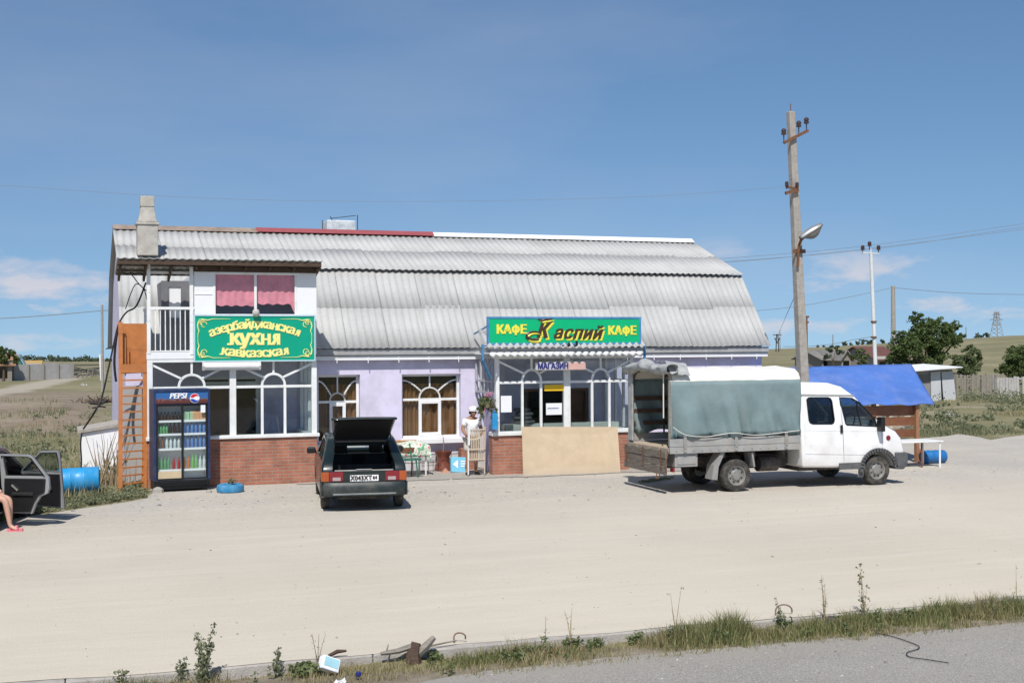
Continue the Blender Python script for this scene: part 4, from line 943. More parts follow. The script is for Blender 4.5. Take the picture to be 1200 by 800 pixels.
# black cables hanging from the roof corner
mb = MB()
def cable(mb, pp, r, k=6, sag=0): 
    pts = [Vector(p) for p in pp]; out_ = []
    for i in range(len(pts) - 1):
        p0 = pts[max(0, i - 1)]; p1 = pts[i]; p2 = pts[i + 1]; p3 = pts[min(len(pts) - 1, i + 2)]
        for j in range(k):
            t = j / k; out_.append(.5 * ((2 * p1) + (p2 - p0) * t + (2 * p0 - 5 * p1 + 4 * p2 - p3) * t * t + (3 * p1 - p0 - 3 * p2 + p3) * t ** 3))
    out_.append(pts[-1]); mb.tube(out_, r, 6); return out_
yc_ = 30.2; f_ = lambda x, y, yy=yc_: P(x, y, yy)
cable(mb, [f_(171, 331), f_(160, 358), f_(148, 366), f_(139, 380), f_(134, 400), f_(127, 432), f_(119, 466), f_(110, 484), f_(98, 502, 32)], .022)
cable(mb, [f_(136.5, 306), f_(151, 318), f_(164, 334), f_(175, 343, YF)], .012); cable(mb, [f_(172, 350, YF), f_(168, 338), f_(158, 334), f_(147, 362)], .012)
cable(mb, [f_(140, 378), f_(136, 398), f_(134, 425), f_(136, 447)], .03)
cable(mb, [f_(124, 409), f_(130, 406), f_(137, 403)], .014); cable(mb, [f_(105, 472), f_(118, 472.5), f_(126, 468)], .035); cable(mb, [f_(108, 478), f_(117, 476), f_(124, 477)], .02)
cable(mb, [f_(96, 507, 32.2), f_(94.5, 520, 32.2), f_(95.5, 540, 32.2), f_(94.5, 556, 32.2)], .02)
mb.solo('hanging_cable', MT['wire'], 'tangled black cable drooping from the roof corner past the ladder', 'cable', smooth=True, angle=60)
# ------------------------------------------------------------------ drinks fridge
fl, fr_ = G(180.5, 577.5), G(246.5, 573.5)
fx = (fl + fr_) / 2; frz = math.atan2(fr_.y - fl.y, fr_.x - fl.x) * .55; FW = (fr_ - fl).length * .985; FH = Z(456.5, fl.y, 180)
fd = thing('drinks_fridge', 'tall navy two-door drinks fridge full of bottles by the ladder', 'fridge', (fx.x, fx.y, 0), frz)
FD = .62; hw = FW / 2
navy = mat('navy_steel', (.014, .03, .095), .4, .15, 5, dirt=((.1, .12, .16), .4, 6)); whitein = mat('white_fridge_liner', (.86, .87, .87), .4, .03)
mb = MB(); mb.box(-hw, 0.0, .24, -hw + .05, FD, FH); mb.box(hw - .05, 0, .24, hw, FD, FH); mb.box(-hw + .05, FD - .05, .24, hw - .05, FD, FH); mb.box(-hw + .05, 0.0, FH - .06, hw - .05, FD - .05, FH); mb.box(-hw + .05, 0.02, FH - .34, hw - .05, FD - .05, FH - .31)
mb.build('body', navy, fd)
mb = MB(); mb.box(-hw + .02, .03, .05, hw - .02, FD - .02, .235); mb.box(-hw + .04, -.015, .13, hw - .04, .03, .235)
for i in range(5): mb.box(-hw + .08, -.022, .14 + i * .018, hw - .08, -.016, .148 + i * .018)
for a in (-hw + .06, hw - .12): mb.box(a, .05, 0, a + .06, .12, .05); mb.box(a, FD - .12, 0, a + .06, FD - .05, .05)
mb.build('base', MT['black'], fd)
mb = MB(); mb.box(-hw + .051, .36, .24, hw - .051, .38, FH - .345); mb.box(-hw + .051, .06, .241, -hw + .06, .36, FH - .345); mb.box(hw - .06, .06, .241, hw - .051, .36, FH - .345); mb.box(-hw + .061, .05, .241, hw - .061, .355, .27)
mb.build('liner', whitein, fd)
hd = MB(); hz0, hz1 = FH - .31, FH - .075; hd.box(-hw + .05, -.012, hz0, hw - .05, .02, hz1)
m_, t_, n_, l_, b_ = ntree('header_print'); tc = n_.new('ShaderNodeTexCoord'); sp_ = n_.new('ShaderNodeSeparateXYZ'); l_.new(tc.outputs['Object'], sp_.inputs[0])
nz = n_.new('ShaderNodeTexNoise'); nz.inputs['Scale'].default_value = 14; nz.inputs['Detail'].default_value = 4; l_.new(tc.outputs['Object'], nz.inputs[0])
ad = n_.new('ShaderNodeMath'); ad.operation = 'MULTIPLY_ADD'; l_.new(nz.outputs['Fac'], ad.inputs[0]); ad.inputs[1].default_value = .22; l_.new(sp_.outputs['Z'], ad.inputs[2])
cr_ = n_.new('ShaderNodeValToRGB'); l_.new(ad.outputs[0], cr_.inputs[0]); e = cr_.color_ramp.elements
mr = n_.new('ShaderNodeMapRange'); mr.inputs[1].default_value = hz0 + .08; mr.inputs[2].default_value = hz1 + .1; l_.new(ad.outputs[0], mr.inputs[0]); l_.new(mr.outputs[0], cr_.inputs[0])
e[0].position = .35; e[0].color = (.11, .03, .025, 1); e[1].position = .62; e[1].color = (.03, .12, .33, 1); k_ = e.new(.45); k_.color = (.20, .09, .06, 1); l_.new(cr_.outputs[0], b_.inputs['Base Color']); b_.inputs['Roughness'].default_value = .3
header = hd.build('header', m_, fd)
mb = MB(); bold_text(mb, 'PEPSI', Matrix.Translation((-.09, -.017, hz1 - .075)), .165, .2, .007, 1.0); mb.build('lettering', MT['paper'], header)
def disc(mb, cx, cz, r, y, a0=0, a1=360, wave=None):
    pts = [(cx + r * math.cos(R(a0 + (a1 - a0) * i / 24)), cz + r * math.sin(R(a0 + (a1 - a0) * i / 24))) for i in range(25 if a1 - a0 < 360 else 24)]
    if wave: pts += wave
    mb.prism(pts, 'y', y - .002, y)
em = (.27, (hz0 + hz1) / 2 - .01)
mb = MB(); disc(mb, em[0], em[1], .105, -.014); eb = mb.build('emblem', MT['paper'], header)
wv = lambda o, s_: [(em[0] + (.1 - .2 * i / 10) * s_, em[1] + o + .018 * math.sin((i / 10 - .5) * 6.28) * 1) for i in range(11)]
mb = MB(); disc(mb, em[0], em[1], .095, -.0175, 20, 160, wv(.03, -1)); mb.build('emblem_top', mat('emblem_red', (.60, .02, .03), .35), eb)
mb = MB(); disc(mb, em[0], em[1], .095, -.0175, 200, 340, wv(-.03, 1)); mb.build('emblem_bottom', mat('emblem_blue', (.02, .06, .35), .35), eb)
dz0, dz1 = .255, FH - .335
for k, (a, b) in enumerate(((-hw + .055, .02), (.0, hw - .055))):
    y = .0 if k == 0 else .03
    mb = MB(); t = .035; mb.box(a, y, dz0, a + t, y + .03, dz1); mb.box(b - t, y, dz0, b, y + .03, dz1); mb.box(a + t, y, dz0, b - t, y + .03, dz0 + t); mb.box(a + t, y, dz1 - t, b - t, y + .03, dz1)
    dr = mb.build('door', MT['black'], fd)
    mb = MB(); mb.box(a + .02, y + .012, dz0 + .02, b - .02, y + .017, dz1 - .02); mb.build('glass', glass('fridge_glass', (.93, .95, .95), .55) if k == 0 else bpy.data.materials['fridge_glass'], dr)
shz = [.27 + .10, .80, 1.13, 1.46]
shz = [dz0 + .22, dz0 + .68, dz0 + 1.0, dz0 + 1.29]
mb = MB()
for z in shz: mb.box(-hw + .062, .07, z - .02, hw - .062, .355, z); mb.box(-hw + .062, .062, z - .035, hw - .062, .070, z + .012)
mb.build('shelf', whitein, fd)
mb = MB(); mb.box(-hw + .09, .005, dz0 + .04, -.02, .04, dz0 + .19); mb.build('price_strip', mat('tan_card', (.55, .44, .28), .7, .1), fd)
mb = MB(); mb.box(hw - .20, .022, dz1 - .19, hw - .10, .028, dz1 - .02); mb.build('price_notice', MT['paper'], fd)
def bprof(h, r): return [(r * .85, 0), (r, .01), (r, h * .52), (r * .9, h * .62), (r * .42, h * .80), (r * .36, h * .93), (r * .45, h * .94), (r * .45, h)]
bcol = {'dark': (.05, .03, .022), 'green': (.14, .36, .17), 'clear': (.62, .70, .68), 'brown': (.22, .10, .05), 'blue': (.13, .26, .55), 'orange': (.60, .20, .05), 'red': (.42, .03, .03), 'juice': (.70, .38, .2), 'leafgreen': (.22, .52, .16), 'palegreen': (.40, .60, .38)}
bm_ = {k: mat(k + '_bottle', v, .18, .08, 8, coat=.4) for k, v in bcol.items()}
bmesh_cache = {}
RFM = Matrix.Translation((fx.x, fx.y, 0)) @ Matrix.Rotation(frz, 4, 'Z')
def bottle(lx, ly, lz, kind, h, label, r=.034, carton=False):
    key = (kind, h, carton)
    if key not in bmesh_cache:
        b_ = MB()
        if carton: b_.box(-.035, -.03, 0, .035, .03, h * .8); b_.prism([(-.03, h * .8), (.03, h * .8), (0, h)], 'x', -.035, .035)
        else: b_.lathe(bprof(h, r), 10)
        bmesh_cache[key] = b_.mesh('carton' if carton else 'bottle', bm_[kind], not carton)
    o = bpy.data.objects.new('juice_carton' if carton else 'bottle', bmesh_cache[key]); COL.objects.link(o); o.location = RFM @ Vector((lx, ly, lz)); o.rotation_euler = (0, 0, frz)
    return tag(o, label, 'carton' if carton else 'bottle', 'drinks in the fridge')
LX = (-hw + .11, -.05); RX = (.06, hw - .11)
def rowof(xs, n, z, kind, h, label, carton=False, a=0.0, b=1.0, deep=True):
    for i in range(n):
        x = xs[0] + (xs[1] - xs[0]) * (a + (b - a) * (i / max(1, n - 1)))
        bottle(x, .12 + .012 * (i % 2), z, kind, h, label, carton=carton)
rowof(LX, 7, shz[3], 'dark', .19, 'short dark bottle on the top left shelf of the fridge')
rowof(RX, 3, shz[3], 'palegreen', .20, 'pale green carton on the top right shelf of the fridge', True, 0, .36)
rowof(RX, 4, shz[3], 'juice', .20, 'orange-brown juice carton on the top right shelf of the fridge', True, .5, 1)
rowof(LX, 4, shz[2], 'green', .22, 'green bottle on the second left shelf of the fridge', False, 0, .42)
rowof(LX, 3, shz[2], 'dark', .27, 'tall dark bottle on the second left shelf of the fridge', False, .58, 1)
rowof(RX, 6, shz[2], 'blue', .26, 'blue water bottle on the second right shelf of the fridge')
rowof(LX, 2, shz[1], 'brown', .27, 'brown bottle on the third left shelf of the fridge', False, 0, .22)
rowof(LX, 4, shz[1], 'clear', .26, 'clear bottle on the third left shelf of the fridge', False, .42, 1)
rowof(RX, 6, shz[1], 'blue', .28, 'tall blue water bottle on the third right shelf of the fridge')
rowof(LX, 4, shz[0], 'green', .29, 'green bottle on the bottom left shelf of the fridge', False, 0, .5)
rowof(LX, 2, shz[0], 'red', .27, 'red bottle on the bottom left shelf of the fridge', False, .75, 1)
rowof(RX, 2, shz[0], 'orange', .27, 'orange bottle on the bottom right shelf of the fridge', False, 0, .22)
rowof(RX, 2, shz[0], 'leafgreen', .31, 'bright green bottle on the bottom right shelf of the fridge', False, .42, .6)
rowof(RX, 2, shz[0], 'clear', .28, 'clear bottle on the bottom right shelf of the fridge', False, .8, 1)
# painted half-tyre planter with a tiny plant
c = G(271.5, 577.5); tp = thing('tyre_planter', 'half-buried blue painted tyre holding a tiny plant by the brick wall', 'planter', (c.x, c.y + .25, 0))
mb = MB(); mb.lathe([(.16, -.02), (.24, -.02), (.29, .02), (.30, .09), (.28, .15), (.22, .175), (.15, .16), (.13, .10), (.14, .02)], 24, caps=False); mb.build('tyre', MT['bluetyre'], tp, smooth=True)
mb = MB(); mb.lathe([(.001, .08), (.16, .08), (.16, .085), (.001, .10)], 16); mb.build('soil', MT['soil'], tp)
def leafball(mb, c, r, n, size, rr, squash=1.0):
    for i in range(n):
        d = Vector((rr.gauss(0, 1), rr.gauss(0, 1), rr.gauss(0, 1))).normalized() * (rr.random() ** .45) * r; d.z *= squash
        p = c + d; a = Vector((rr.gauss(0, 1), rr.gauss(0, 1), rr.gauss(0, 1))).normalized(); b = a.cross(Vector((rr.gauss(0, 1), rr.gauss(0, 1), rr.gauss(0, .6)))).normalized()
        s_ = size * rr.uniform(.6, 1.3); mb.add([p - a * s_ * .5, p + b * s_ * .3, p + a * s_ * .55, p - b * s_ * .3], [(0, 1, 2, 3)])
mb = MB(); leafball(mb, Vector((.03, 0, .22)), .09, 60, .05, rnd); mb.build('plant', MT['leaf_pale'], tp)
# blue drum on its side in the weeds
a, b = G(70, 580), G(118, 583)
def drum(name, label, p, q, r, m):
    d = (q - p); L_ = d.length; dr = thing(name, label, 'barrel', p)
    T = d.to_track_quat('Z', 'Y').to_matrix().to_4x4()
    pr = [(r * .9, 0), (r, .02)]
    for k in (.3, .64): pr += [(r, L_ * k - .03), (r * 1.05, L_ * k - .01), (r * 1.05, L_ * k + .01), (r, L_ * k + .03)]
    pr += [(r, L_ - .02), (r * .95, L_)]
    mb = MB(); mb.lathe(pr, 28, T, caps=False); mb.lathe([(.001, .02), (r * .9, .02)], 28, T, caps=False); mb.build('shell', m, dr, smooth=True)
    mb = MB(); mb.lathe([(.001, L_ - .03), (r * .9, L_ - .03), (r * .96, L_ - .004)], 28, T, caps=False); mb.lathe([(.05, L_ - .028), (.05, L_ - .006), (.001, L_ - .006)], 10, T @ Matrix.Translation((r * .55, 0, 0)), caps=False); mb.build('lid', m, dr, smooth=True)
p = G(68, 583); p.z = .30; p.y += .3; q = G(117, 581); q.z = .33; q.y += .25
drum('plastic_barrel', 'bright blue plastic barrel lying on its side in weeds beside the dark car', p, q, .28, MT['bluedrum'])
# ------------------------------------------------------------------ wheels
rimmat = mat('dull_alloy', (.30, .29, .27), .45, .15, 9, metal=.4, dirt=((.24, .2, .16), .5, 9))
def wheel(parent, x, y, z, r, wd, side=1, axis='x', caps=True):
    """tyre and rim; side: which way the outer face looks along the axle"""
    T = Matrix.Translation((x, y, z)) @ (Matrix.Rotation(R(90) * side, 4, 'Y') if axis == 'x' else Matrix.Rotation(-R(90) * side, 4, 'X'))
    mb = MB(); h = wd / 2
    mb.lathe([(r * .60, -h), (r * .80, -h), (r * .95, -h * .9), (r, -h * .6), (r, h * .6), (r * .95, h * .9), (r * .80, h * 1.02), (r * .64, h), (r * .60, h * .8), (r * .60, -h)], 28, T, caps=False)
    w_ = mb.build('wheel', MT['rubber'], parent, smooth=True)
    mb = MB(); mb.lathe([(r * .62, -h * .9), (r * .62, h * .86), (r * .56, h * .80), (r * .50, h * .35), (r * .34, h * .45), (r * .28, h * .75), (r * .16, h * .80), (.001, h * .80)], 24, T, caps=False)
    for k in range(6):
        a = 2 * math.pi * k / 6; mb.lathe([(.001, h * .84), (.016, h * .84), (.016, h * .7)], 6, T @ Matrix.Translation((math.cos(a) * r * .24, math.sin(a) * r * .24, 0)), caps=False)
    mb.build('rim', rimmat, w_, smooth=True)
    mb = MB()
    for k in range(8):
        a = 2 * math.pi * (k + .5) / 8; mb.lathe([(.001, h * .50), (r * .055, h * .50)], 8, T @ Matrix.Translation((math.cos(a) * r * .43, math.sin(a) * r * .43, 0)), caps=False)
    mb.build('rim_hole', MT['dark'], w_)
    return w_
def tumble(mb, z0, k, axis=0, c=0.0, zmax=9):
    """lean the sides in above height z0"""
    o_ = []
    for p in mb.v:
        p = list(p)
        if p[2] > z0: p[axis] = c + (p[axis] - c) * (1 - k * (min(p[2], zmax) - z0))
        o_.append(tuple(p))
    mb.v = o_; return mb
# ------------------------------------------------------------------ dark green hatchback, tailgate up
c = G(424, 593.7)
car = thing('parked_car', 'dark green hatchback with its tailgate raised, parked nose to the cafe', 'car', (c.x, c.y, 0), R(-8.5))
out_ = [(-.66, .30), (-.70, .50), (-.67, .80), (-.60, .90), (-.52, .96), (.08, 1.31), (.25, 1.36), (.8, 1.395), (1.25, 1.39), (1.50, 1.355), (2.15, .98), (2.6, .90), (3.05, .80), (3.2, .66), (3.24, .45), (3.18, .26), (.4, .22), (-.4, .24)]
A_ = MB(); A_.prism(out_, 'x', -.805, .805)
cuts = []
q_ = MB(); q_.prism([(-.60, .40), (-.60, .80), (.12, 1.265), (.3, 1.32), (1.25, 1.35), (1.5, 1.31), (2.05, .96), (2.2, .40)], 'x', -.735, .735); cuts.append(q_)
q_ = MB(); q_.prism([(-.9, .775), (-.9, 1.5), (.02, 1.5), (.07, 1.27), (-.05, 1.10), (-.45, .775)], 'x', -.60, .60); cuts.append(q_)
for poly in ([(-.18, .93), (.10, 1.18), (.30, 1.27), (.42, 1.27), (.42, .93)], [(.50, .93), (.50, 1.28), (1.08, 1.30), (1.08, .93)], [(1.15, .93), (1.15, 1.30), (1.35, 1.285), (1.92, .96), (1.90, .93)]):
    q_ = MB(); q_.prism(poly, 'x', -1, 1); cuts.append(q_)
q_ = MB(); q_.prism([(1.62, 1.45), (1.44, 1.27), (1.98, .93), (2.2, 1.05)], 'x', -.64, .64); cuts.append(q_)
for y in (0, 2.46):
    for s_ in (-1, 1):
        q_ = MB(); q_.lathe([(.335, 0), (.335, .42)], 24, Matrix.Translation((s_ * .95 if s_ < 0 else .53, y, .285)) @ Matrix.Rotation(R(90), 4, 'Y')); cuts.append(q_)
b_ = carve(A_, cuts, .045); tumble(b_, .86, .36)
body = b_.build('body', MT['cargreen'], car, smooth=True, angle=28)
mb = MB(); mb.prism([(.1, .93), (.3, 1.27), (1.35, 1.285), (1.90, .93)], 'x', -.778, -.774); mb.prism([(.1, .93), (.3, 1.27), (1.35, 1.285), (1.90, .93)], 'x', .774, .778); tumble(mb, .86, .36); mb.build('side_glass', MT['carglass'], car)
mb = MB(); tumble(mb.add([(-.66, 2.03, 1.0), (.66, 2.03, 1.0), (.66, 1.50, 1.31), (-.66, 1.50, 1.31)], [(0, 1, 2, 3)]), .86, .36); mb.build('windscreen', MT['carglass'], car)
# bumper, lamps, plate
mb = MB()
prof = [(-.60, .30), (-.755, .30), (-.785, .36), (-.79, .44), (-.775, .52), (-.74, .565), (-.60, .565)]
rows = []
for x in [-.815, -.80, -.72, -.5, 0, .5, .72, .80, .815]:
    k = 0 if abs(x) < .6 else (abs(x) - .6) / .215; rows.append([(x, y + .10 * k ** 2.2 + (.3 if False else 0), z) for y, z in prof])
mb.grid(rows); mb.add(rows[0], [tuple(range(len(prof)))]); mb.add(rows[-1], [tuple(range(len(prof)))[::-1]])
for s_ in (-1, 1): mb.box(s_ * .815 - .012, -.72, .31, s_ * .815 + .012, -.335, .56)
mb.build('bumper', mat('dull_green_plastic', (.018, .027, .027), .45, .12, 4, dirt=((.15, .135, .11), .45, 3)), car, smooth=True, angle=35)
mb = MB(); mb.box(-.60, -.795, .335, .60, -.778, .365); mb.build('bumper_strip', mat('pale_worn_strip', (.20, .22, .22), .4, .2, 8), car)
for s_ in (-1, 1):
    def bx(a, b, z0, z1, d=.0): return (min(s_ * a, s_ * b), -.722 - d, z0, max(s_ * a, s_ * b), -.60, z1)
    mb = MB(); mb.box(*bx(.40, .665, .585, .765)); tl_ = mb.build('tail_light', MT['lampred'], car, bevel=.012)
    mb = MB(); mb.box(*bx(.668, .80, .585, .765, -.012)); mb.box(min(s_ * .795, s_ * .812), -.70, .59, max(s_ * .795, s_ * .812), -.52, .76); mb.build('indicator', MT['lamporange'], tl_, bevel=.012)
    mb = MB(); mb.box(*bx(.45, .60, .60, .665, .004)); mb.build('reversing_lamp', MT['lampclear'], tl_)
mb = MB(); mb.box(-.40, -.712, .575, .40, -.66, .775); mb.build('rear_panel', MT['cargreen'], car)
mb = MB(); mb.box(-.27, -.724, .585, .27, -.714, .70); pl = mb.build('number_plate', MT['paper'], car)
mb = MB(); bold_text(mb, 'Х043ХТ', Matrix.Translation((-.06, -.728, .642)), .115, 0, .005, 1.02, .0); bold_text(mb, '64', Matrix.Translation((.20, -.728, .648)), .088, 0, .004, .95, .0); mb.box(.135, -.727, .588, .139, -.7245, .698); mb.build('lettering', MT['sign_brown'], pl)
mb = MB(); mb.box(-.56, -.66, .772, .56, -.56, .79); mb.tube([(-.15, -.66, .80), (.15, -.66, .80)], .012, 6); mb.build('loading_sill', MT['steel'], car, bevel=.006)
# interior: floor, parcel shelf, seats
mb = MB(); mb.box(-.70, -.55, .40, .70, 2.1, .44); mb.box(-.62, .10, .44, .62, .22, .82); mb.box(-.70, .2, .44, .70, .8, .58); mb.box(-.70, -.5, .44, -.60, .25, .88); mb.box(.60, -.5, .44, .70, .25, .88); mb.box(-.66, 1.75, .55, .66, 2.05, .90)
mb.build('interior', MT['trim'], car)
for s_ in (-.36, .36):
    mb = MB(); mb.box(s_ - .24, 1.05, .44, s_ + .24, 1.5, .66); mb.box(s_ - .24, .93, .50, s_ + .24, 1.08, .96); st = mb.build('seat', MT['trim'], car, bevel=.05)
    mb = MB(); mb.box(s_ - .14, .94, .975, s_ + .14, 1.05, 1.23); mb.build('headrest', MT['trim'], st, bevel=.05, segs=4)
mb = MB(); mb.tube([(-.36 + .18 * math.cos(a), 1.74 - .05 * math.sin(a), .92 + .17 * math.sin(a)) for a in [i * .4 for i in range(17)]], .014, 6); mb.build('steering_wheel', MT['black'], car)
# raised tailgate
T = Matrix.Translation((0, .10, 1.335)) @ Matrix.Rotation(R(-31), 4, 'X')
mb = MB()
rows = []
for y, hw_, dz in ((0, .53, 0), (-.30, .57, .012), (-.66, .60, .008), (-.92, .62, -.03), (-1.0, .625, -.10)):
    rows.append([T @ Vector((x * hw_, y, dz + .012 * (1 - x * x))) for x in (-1, -.8, -.4, 0, .4, .8, 1)])
mb.grid(rows); tg = mb.build('tailgate', MT['cargreen'], car, smooth=True, angle=50, solid=.026)
mb = MB(); mb.grid([[T @ Vector((x * hw_ * .93, y, dz - .035)) for x in (-1, 0, 1)] for y, hw_, dz in ((-.04, .53, 0), (-.5, .58, 0), (-.90, .61, -.03))]); mb.build('inner_trim', MT['black'], tg, solid=.02)
mb = MB()
for s_ in (-1, 1): mb.tube([(s_ * .56, -.22, 1.0), T @ Vector((s_ * .54, -.42, -.03))], .012, 6)
mb.build('gas_strut', MT['black'], tg)
for s_ in (-1, 1):
    m_ = MB(); m_.add([(s_ * a, 1.80 + b, z) for b in (-.05, .09) for a, z in ((.80, .93), (1.0, .92), (1.015, 1.0), (.98, 1.055), (.84, 1.055))], [(0, 1, 2, 3, 4), (9, 8, 7, 6, 5)] + [(i, (i + 1) % 5, 5 + (i + 1) % 5, 5 + i) for i in range(5)]); m_.build('mirror', MT['black'], car, bevel=.02)
for y in (0, 2.46):
    for s_ in (-1, 1): wheel(car, s_ * .715, y, .285, .285, .17, s_)
mb = MB(); mb.tube([(-.62, 0, .28), (.62, 0, .28)], .04, 8); mb.tube([(.35, -.70, .28), (.35, -.3, .30)], .025, 8); mb.box(-.5, -.5, .22, .5, 2.2, .26); mb.build('underbody', MT['chassis'], car)
# ------------------------------------------------------------------ the truck (parallel to the cafe)
YT = 24.2; YT2 = YT + 2.12; yc_t = (YT + YT2) / 2
Q = lambda px, py: (P(px, py, YT).x, P(px, py, YT).z)
tx0 = Q(785, 500)[0]
truck = thing('cargo_truck', 'white crew-cab truck with grey canvas-covered bed and its tailgate hanging open', 'truck', (14.5, yc_t, 0), world=True)
prof = [Q(*p) for p in ((939.4, 448.8), (975, 448.6), (990, 453), (1004, 463.5), (1016, 477), (1027.5, 490), (1038, 498.4), (1050, 505), (1056.6, 513.4), (1060, 528), (1060, 546), (1012, 546), (982, 548), (941, 548))]
A_ = MB(); A_.prism(prof, 'y', YT, YT2); cuts = []
def inset(poly, d):
    cx_ = sum(p[0] for p in poly) / len(poly); cz_ = sum(p[1] for p in poly) / len(poly)
    return [(p[0] + (cx_ - p[0]) * d / max(.3, math.hypot(p[0] - cx_, p[1] - cz_)), p[1] + (cz_ - p[1]) * d / max(.3, math.hypot(p[0] - cx_, p[1] - cz_))) for p in poly]
q_ = MB(); q_.prism([Q(*p) for p in ((942, 451.5), (975, 451.5), (989, 455.5), (1002, 466), (1014, 479), (1024, 491), (1026, 503), (1024, 535), (944, 542))], 'y', YT + .06, YT2 - .06); cuts.append(q_)
wr = [Q(*p) for p in ((948, 468.5), (950, 466.2), (953, 465.8), (973, 465.8), (976, 467), (977.5, 470), (978.8, 492), (977.5, 495.5), (975, 496.8), (953, 496.8), (950, 495.5), (948.8, 492))]
wf = [Q(*p) for p in ((986.5, 467), (988, 466), (1001, 466.5), (1009.7, 471.6), (1026.5, 491), (1027.6, 499.4), (993, 498), (991.5, 496.5))]
for poly in (wr, wf): q_ = MB(); q_.prism(poly, 'y', YT - 1, YT2 + 1); cuts.append(q_)
q_ = MB(); q_.prism([Q(*p) for p in ((1007, 462), (1002, 467), (1023, 491), (1033, 492))], 'y', YT + .13, YT2 - .13); cuts.append(q_)
wc = Q(1029.4, 551); wrad = .335
for y0_, y1_ in ((YT - .2, YT + .5), (YT2 - .5, YT2 + .2)):
    q_ = MB(); q_.prism([(wc[0] + .44 * math.cos(R(a)), wc[1] + .44 * math.sin(R(a))) for a in range(0, 360, 12)], 'y', y0_, y1_); cuts.append(q_)
for a, b in ((987.4, 988.4),):                                    # gap between rear side and front door
    q_ = MB(); q_.prism([Q(986.2, 463.8), Q(987.2, 463.8), Q(989.6, 543), Q(988.6, 543)], 'y', YT - .1, YT + .018); cuts.append(q_)
q_ = MB(); q_.prism([Q(1032.4, 497), Q(1033.2, 497), Q(1034.6, 530), Q(1033.8, 530)], 'y', YT - .1, YT + .018); cuts.append(q_)
q_ = MB(); q_.prism([Q(944, 505), Q(944, 504.3), Q(1033, 505.3), Q(1033, 506)], 'y', YT - .1, YT + .006); cuts.append(q_)
q_ = MB(); q_.prism([Q(944, 532.4), Q(944, 531.6), Q(1014, 532.6), Q(1014, 533.4)], 'y', YT - .1, YT + .010); cuts.append(q_)
cab = carve(A_, cuts, .055)
zb_ = Q(1000, 503)[1]; tumble(cab, zb_, .13, 1, yc_t)
cabo = cab.build('cab', MT['truckwhite'], truck, smooth=True, angle=32)
for poly, nm, m_ in ((wr, 'rear_window', MT['darkglass']), (wf, 'front_window', MT['carglass'])):
    for y in (YT2 - .026, YT + .022): mb = MB(); mb.prism(poly, 'y', y, y + .004); tumble(mb, zb_, .13, 1, yc_t); wo = mb.build('window', m_, truck)
    mb = MB(); pts = poly + poly[:1]
    for (a, b) in zip(pts, pts[1:]): mb.bar((a[0], YT + .006, a[1]), (b[0], YT + .006, b[1]), .022, .02, (0, 1, 0))
    if poly is wf: a, b = Q(1006.5, 470), Q(1009.5, 498.5); mb.bar((a[0], YT + .012, a[1]), (b[0], YT + .012, b[1]), .03, .02, (0, 1, 0))
    tumble(mb, zb_, .13, 1, yc_t); mb.build('window_seal', MT['black'], wo)
a, b = Q(1005, 465.5), Q(1032, 497.5); mb = MB(); mb.add([(a[0], YT + .14, a[1]), (a[0], YT2 - .14, a[1]), (b[0] - .08, YT2 - .12, b[1]), (b[0] - .08, YT + .12, b[1])], [(0, 1, 2, 3)]); tumble(mb, zb_, .13, 1, yc_t); mb.build('windscreen', MT['carglass'], truck)
mb = MB(); a, b = Q(940, 462.6), Q(1003.5, 463.4); mb.bar((a[0], YT - .004, a[1]), (b[0], YT - .004, b[1]), .03, .014, (0, 1, 0)); tumble(mb, zb_, .13, 1, yc_t)
mb.v = [(p[0], p[1] - .004, p[2]) for p in mb.v]; mb.build('roof_seam', MT['bedgrey'], truck)
mb = MB(); a = Q(985.8, 502); mb.box(a[0] - .03, YT - .03, a[1] - .10, a[0] + .03, YT - .001, a[1] + .08); mb.build('door_handle', MT['black'], truck, bevel=.01)
mb = MB(); a = Q(1041, 512.8); mb.lathe([(.001, .02), (.05, .016), (.06, 0)], 10, Matrix.Translation((a[0], YT - .001, a[1])) @ Matrix.Rotation(R(90), 4, 'X'), caps=False); mb.build('indicator', MT['lampred'], truck, smooth=True)
mb = MB(); a = Q(1028.2, 496); mb.box(a[0] - .03, YT - .20, a[1] - .17, a[0] + .07, YT - .02, a[1] + .15); mb.box(a[0], YT - .03, a[1] - .05, a[0] + .03, YT + .07, a[1] + .05); mb.build('mirror', MT['black'], truck, bevel=.025)
mb = MB(); a = Q(1028.2, 496); mb.box(a[0] - .03, YT2 + .02, a[1] - .17, a[0] + .07, YT2 + .20, a[1] + .15); mb.build('mirror', MT['black'], truck, bevel=.025)
plast = mat('grey_bumper_plastic', (.085, .088, .092), .6, .12, 5, dirt=((.22, .2, .17), .4, 5))
mb = MB(); mb.prism([Q(1048, 529.5), Q(1060.5, 529.5), Q(1063.8, 531), Q(1063.3, 543), Q(1059, 549.5), Q(1050, 549.5)], 'y', YT - .03, YT2 + .03); mb.build('bumper', plast, truck, bevel=.03)
mb = MB(); pts = [(wc[0] + .46 * math.cos(R(a)), YT - .012, wc[1] + .46 * math.sin(R(a))) for a in range(0, 186, 9)]; pts = [(Q(1049.5, 540)[0] + .05, YT - .012, Q(1049.5, 547)[1])] + pts[1:]
polybar(mb, pts, .085, .05); a, b = Q(983, 544), Q(1013, 545.5); mb.box(a[0], YT - .03, b[1] - .06, b[0], YT + .3, a[1] + .03); a = Q(1009, 553); mb.add([(Q(1007, 549)[0], YT + .03, Q(1007, 549)[1]), (Q(1014, 549)[0], YT + .03, Q(1014, 549)[1]), (Q(1012.5, 559)[0], YT + .03, Q(1010, 559)[1]), (Q(1006, 558)[0], YT + .03, Q(1006, 559)[1])], [(0, 1, 2, 3)])
mb.build('arch_trim', plast, truck)
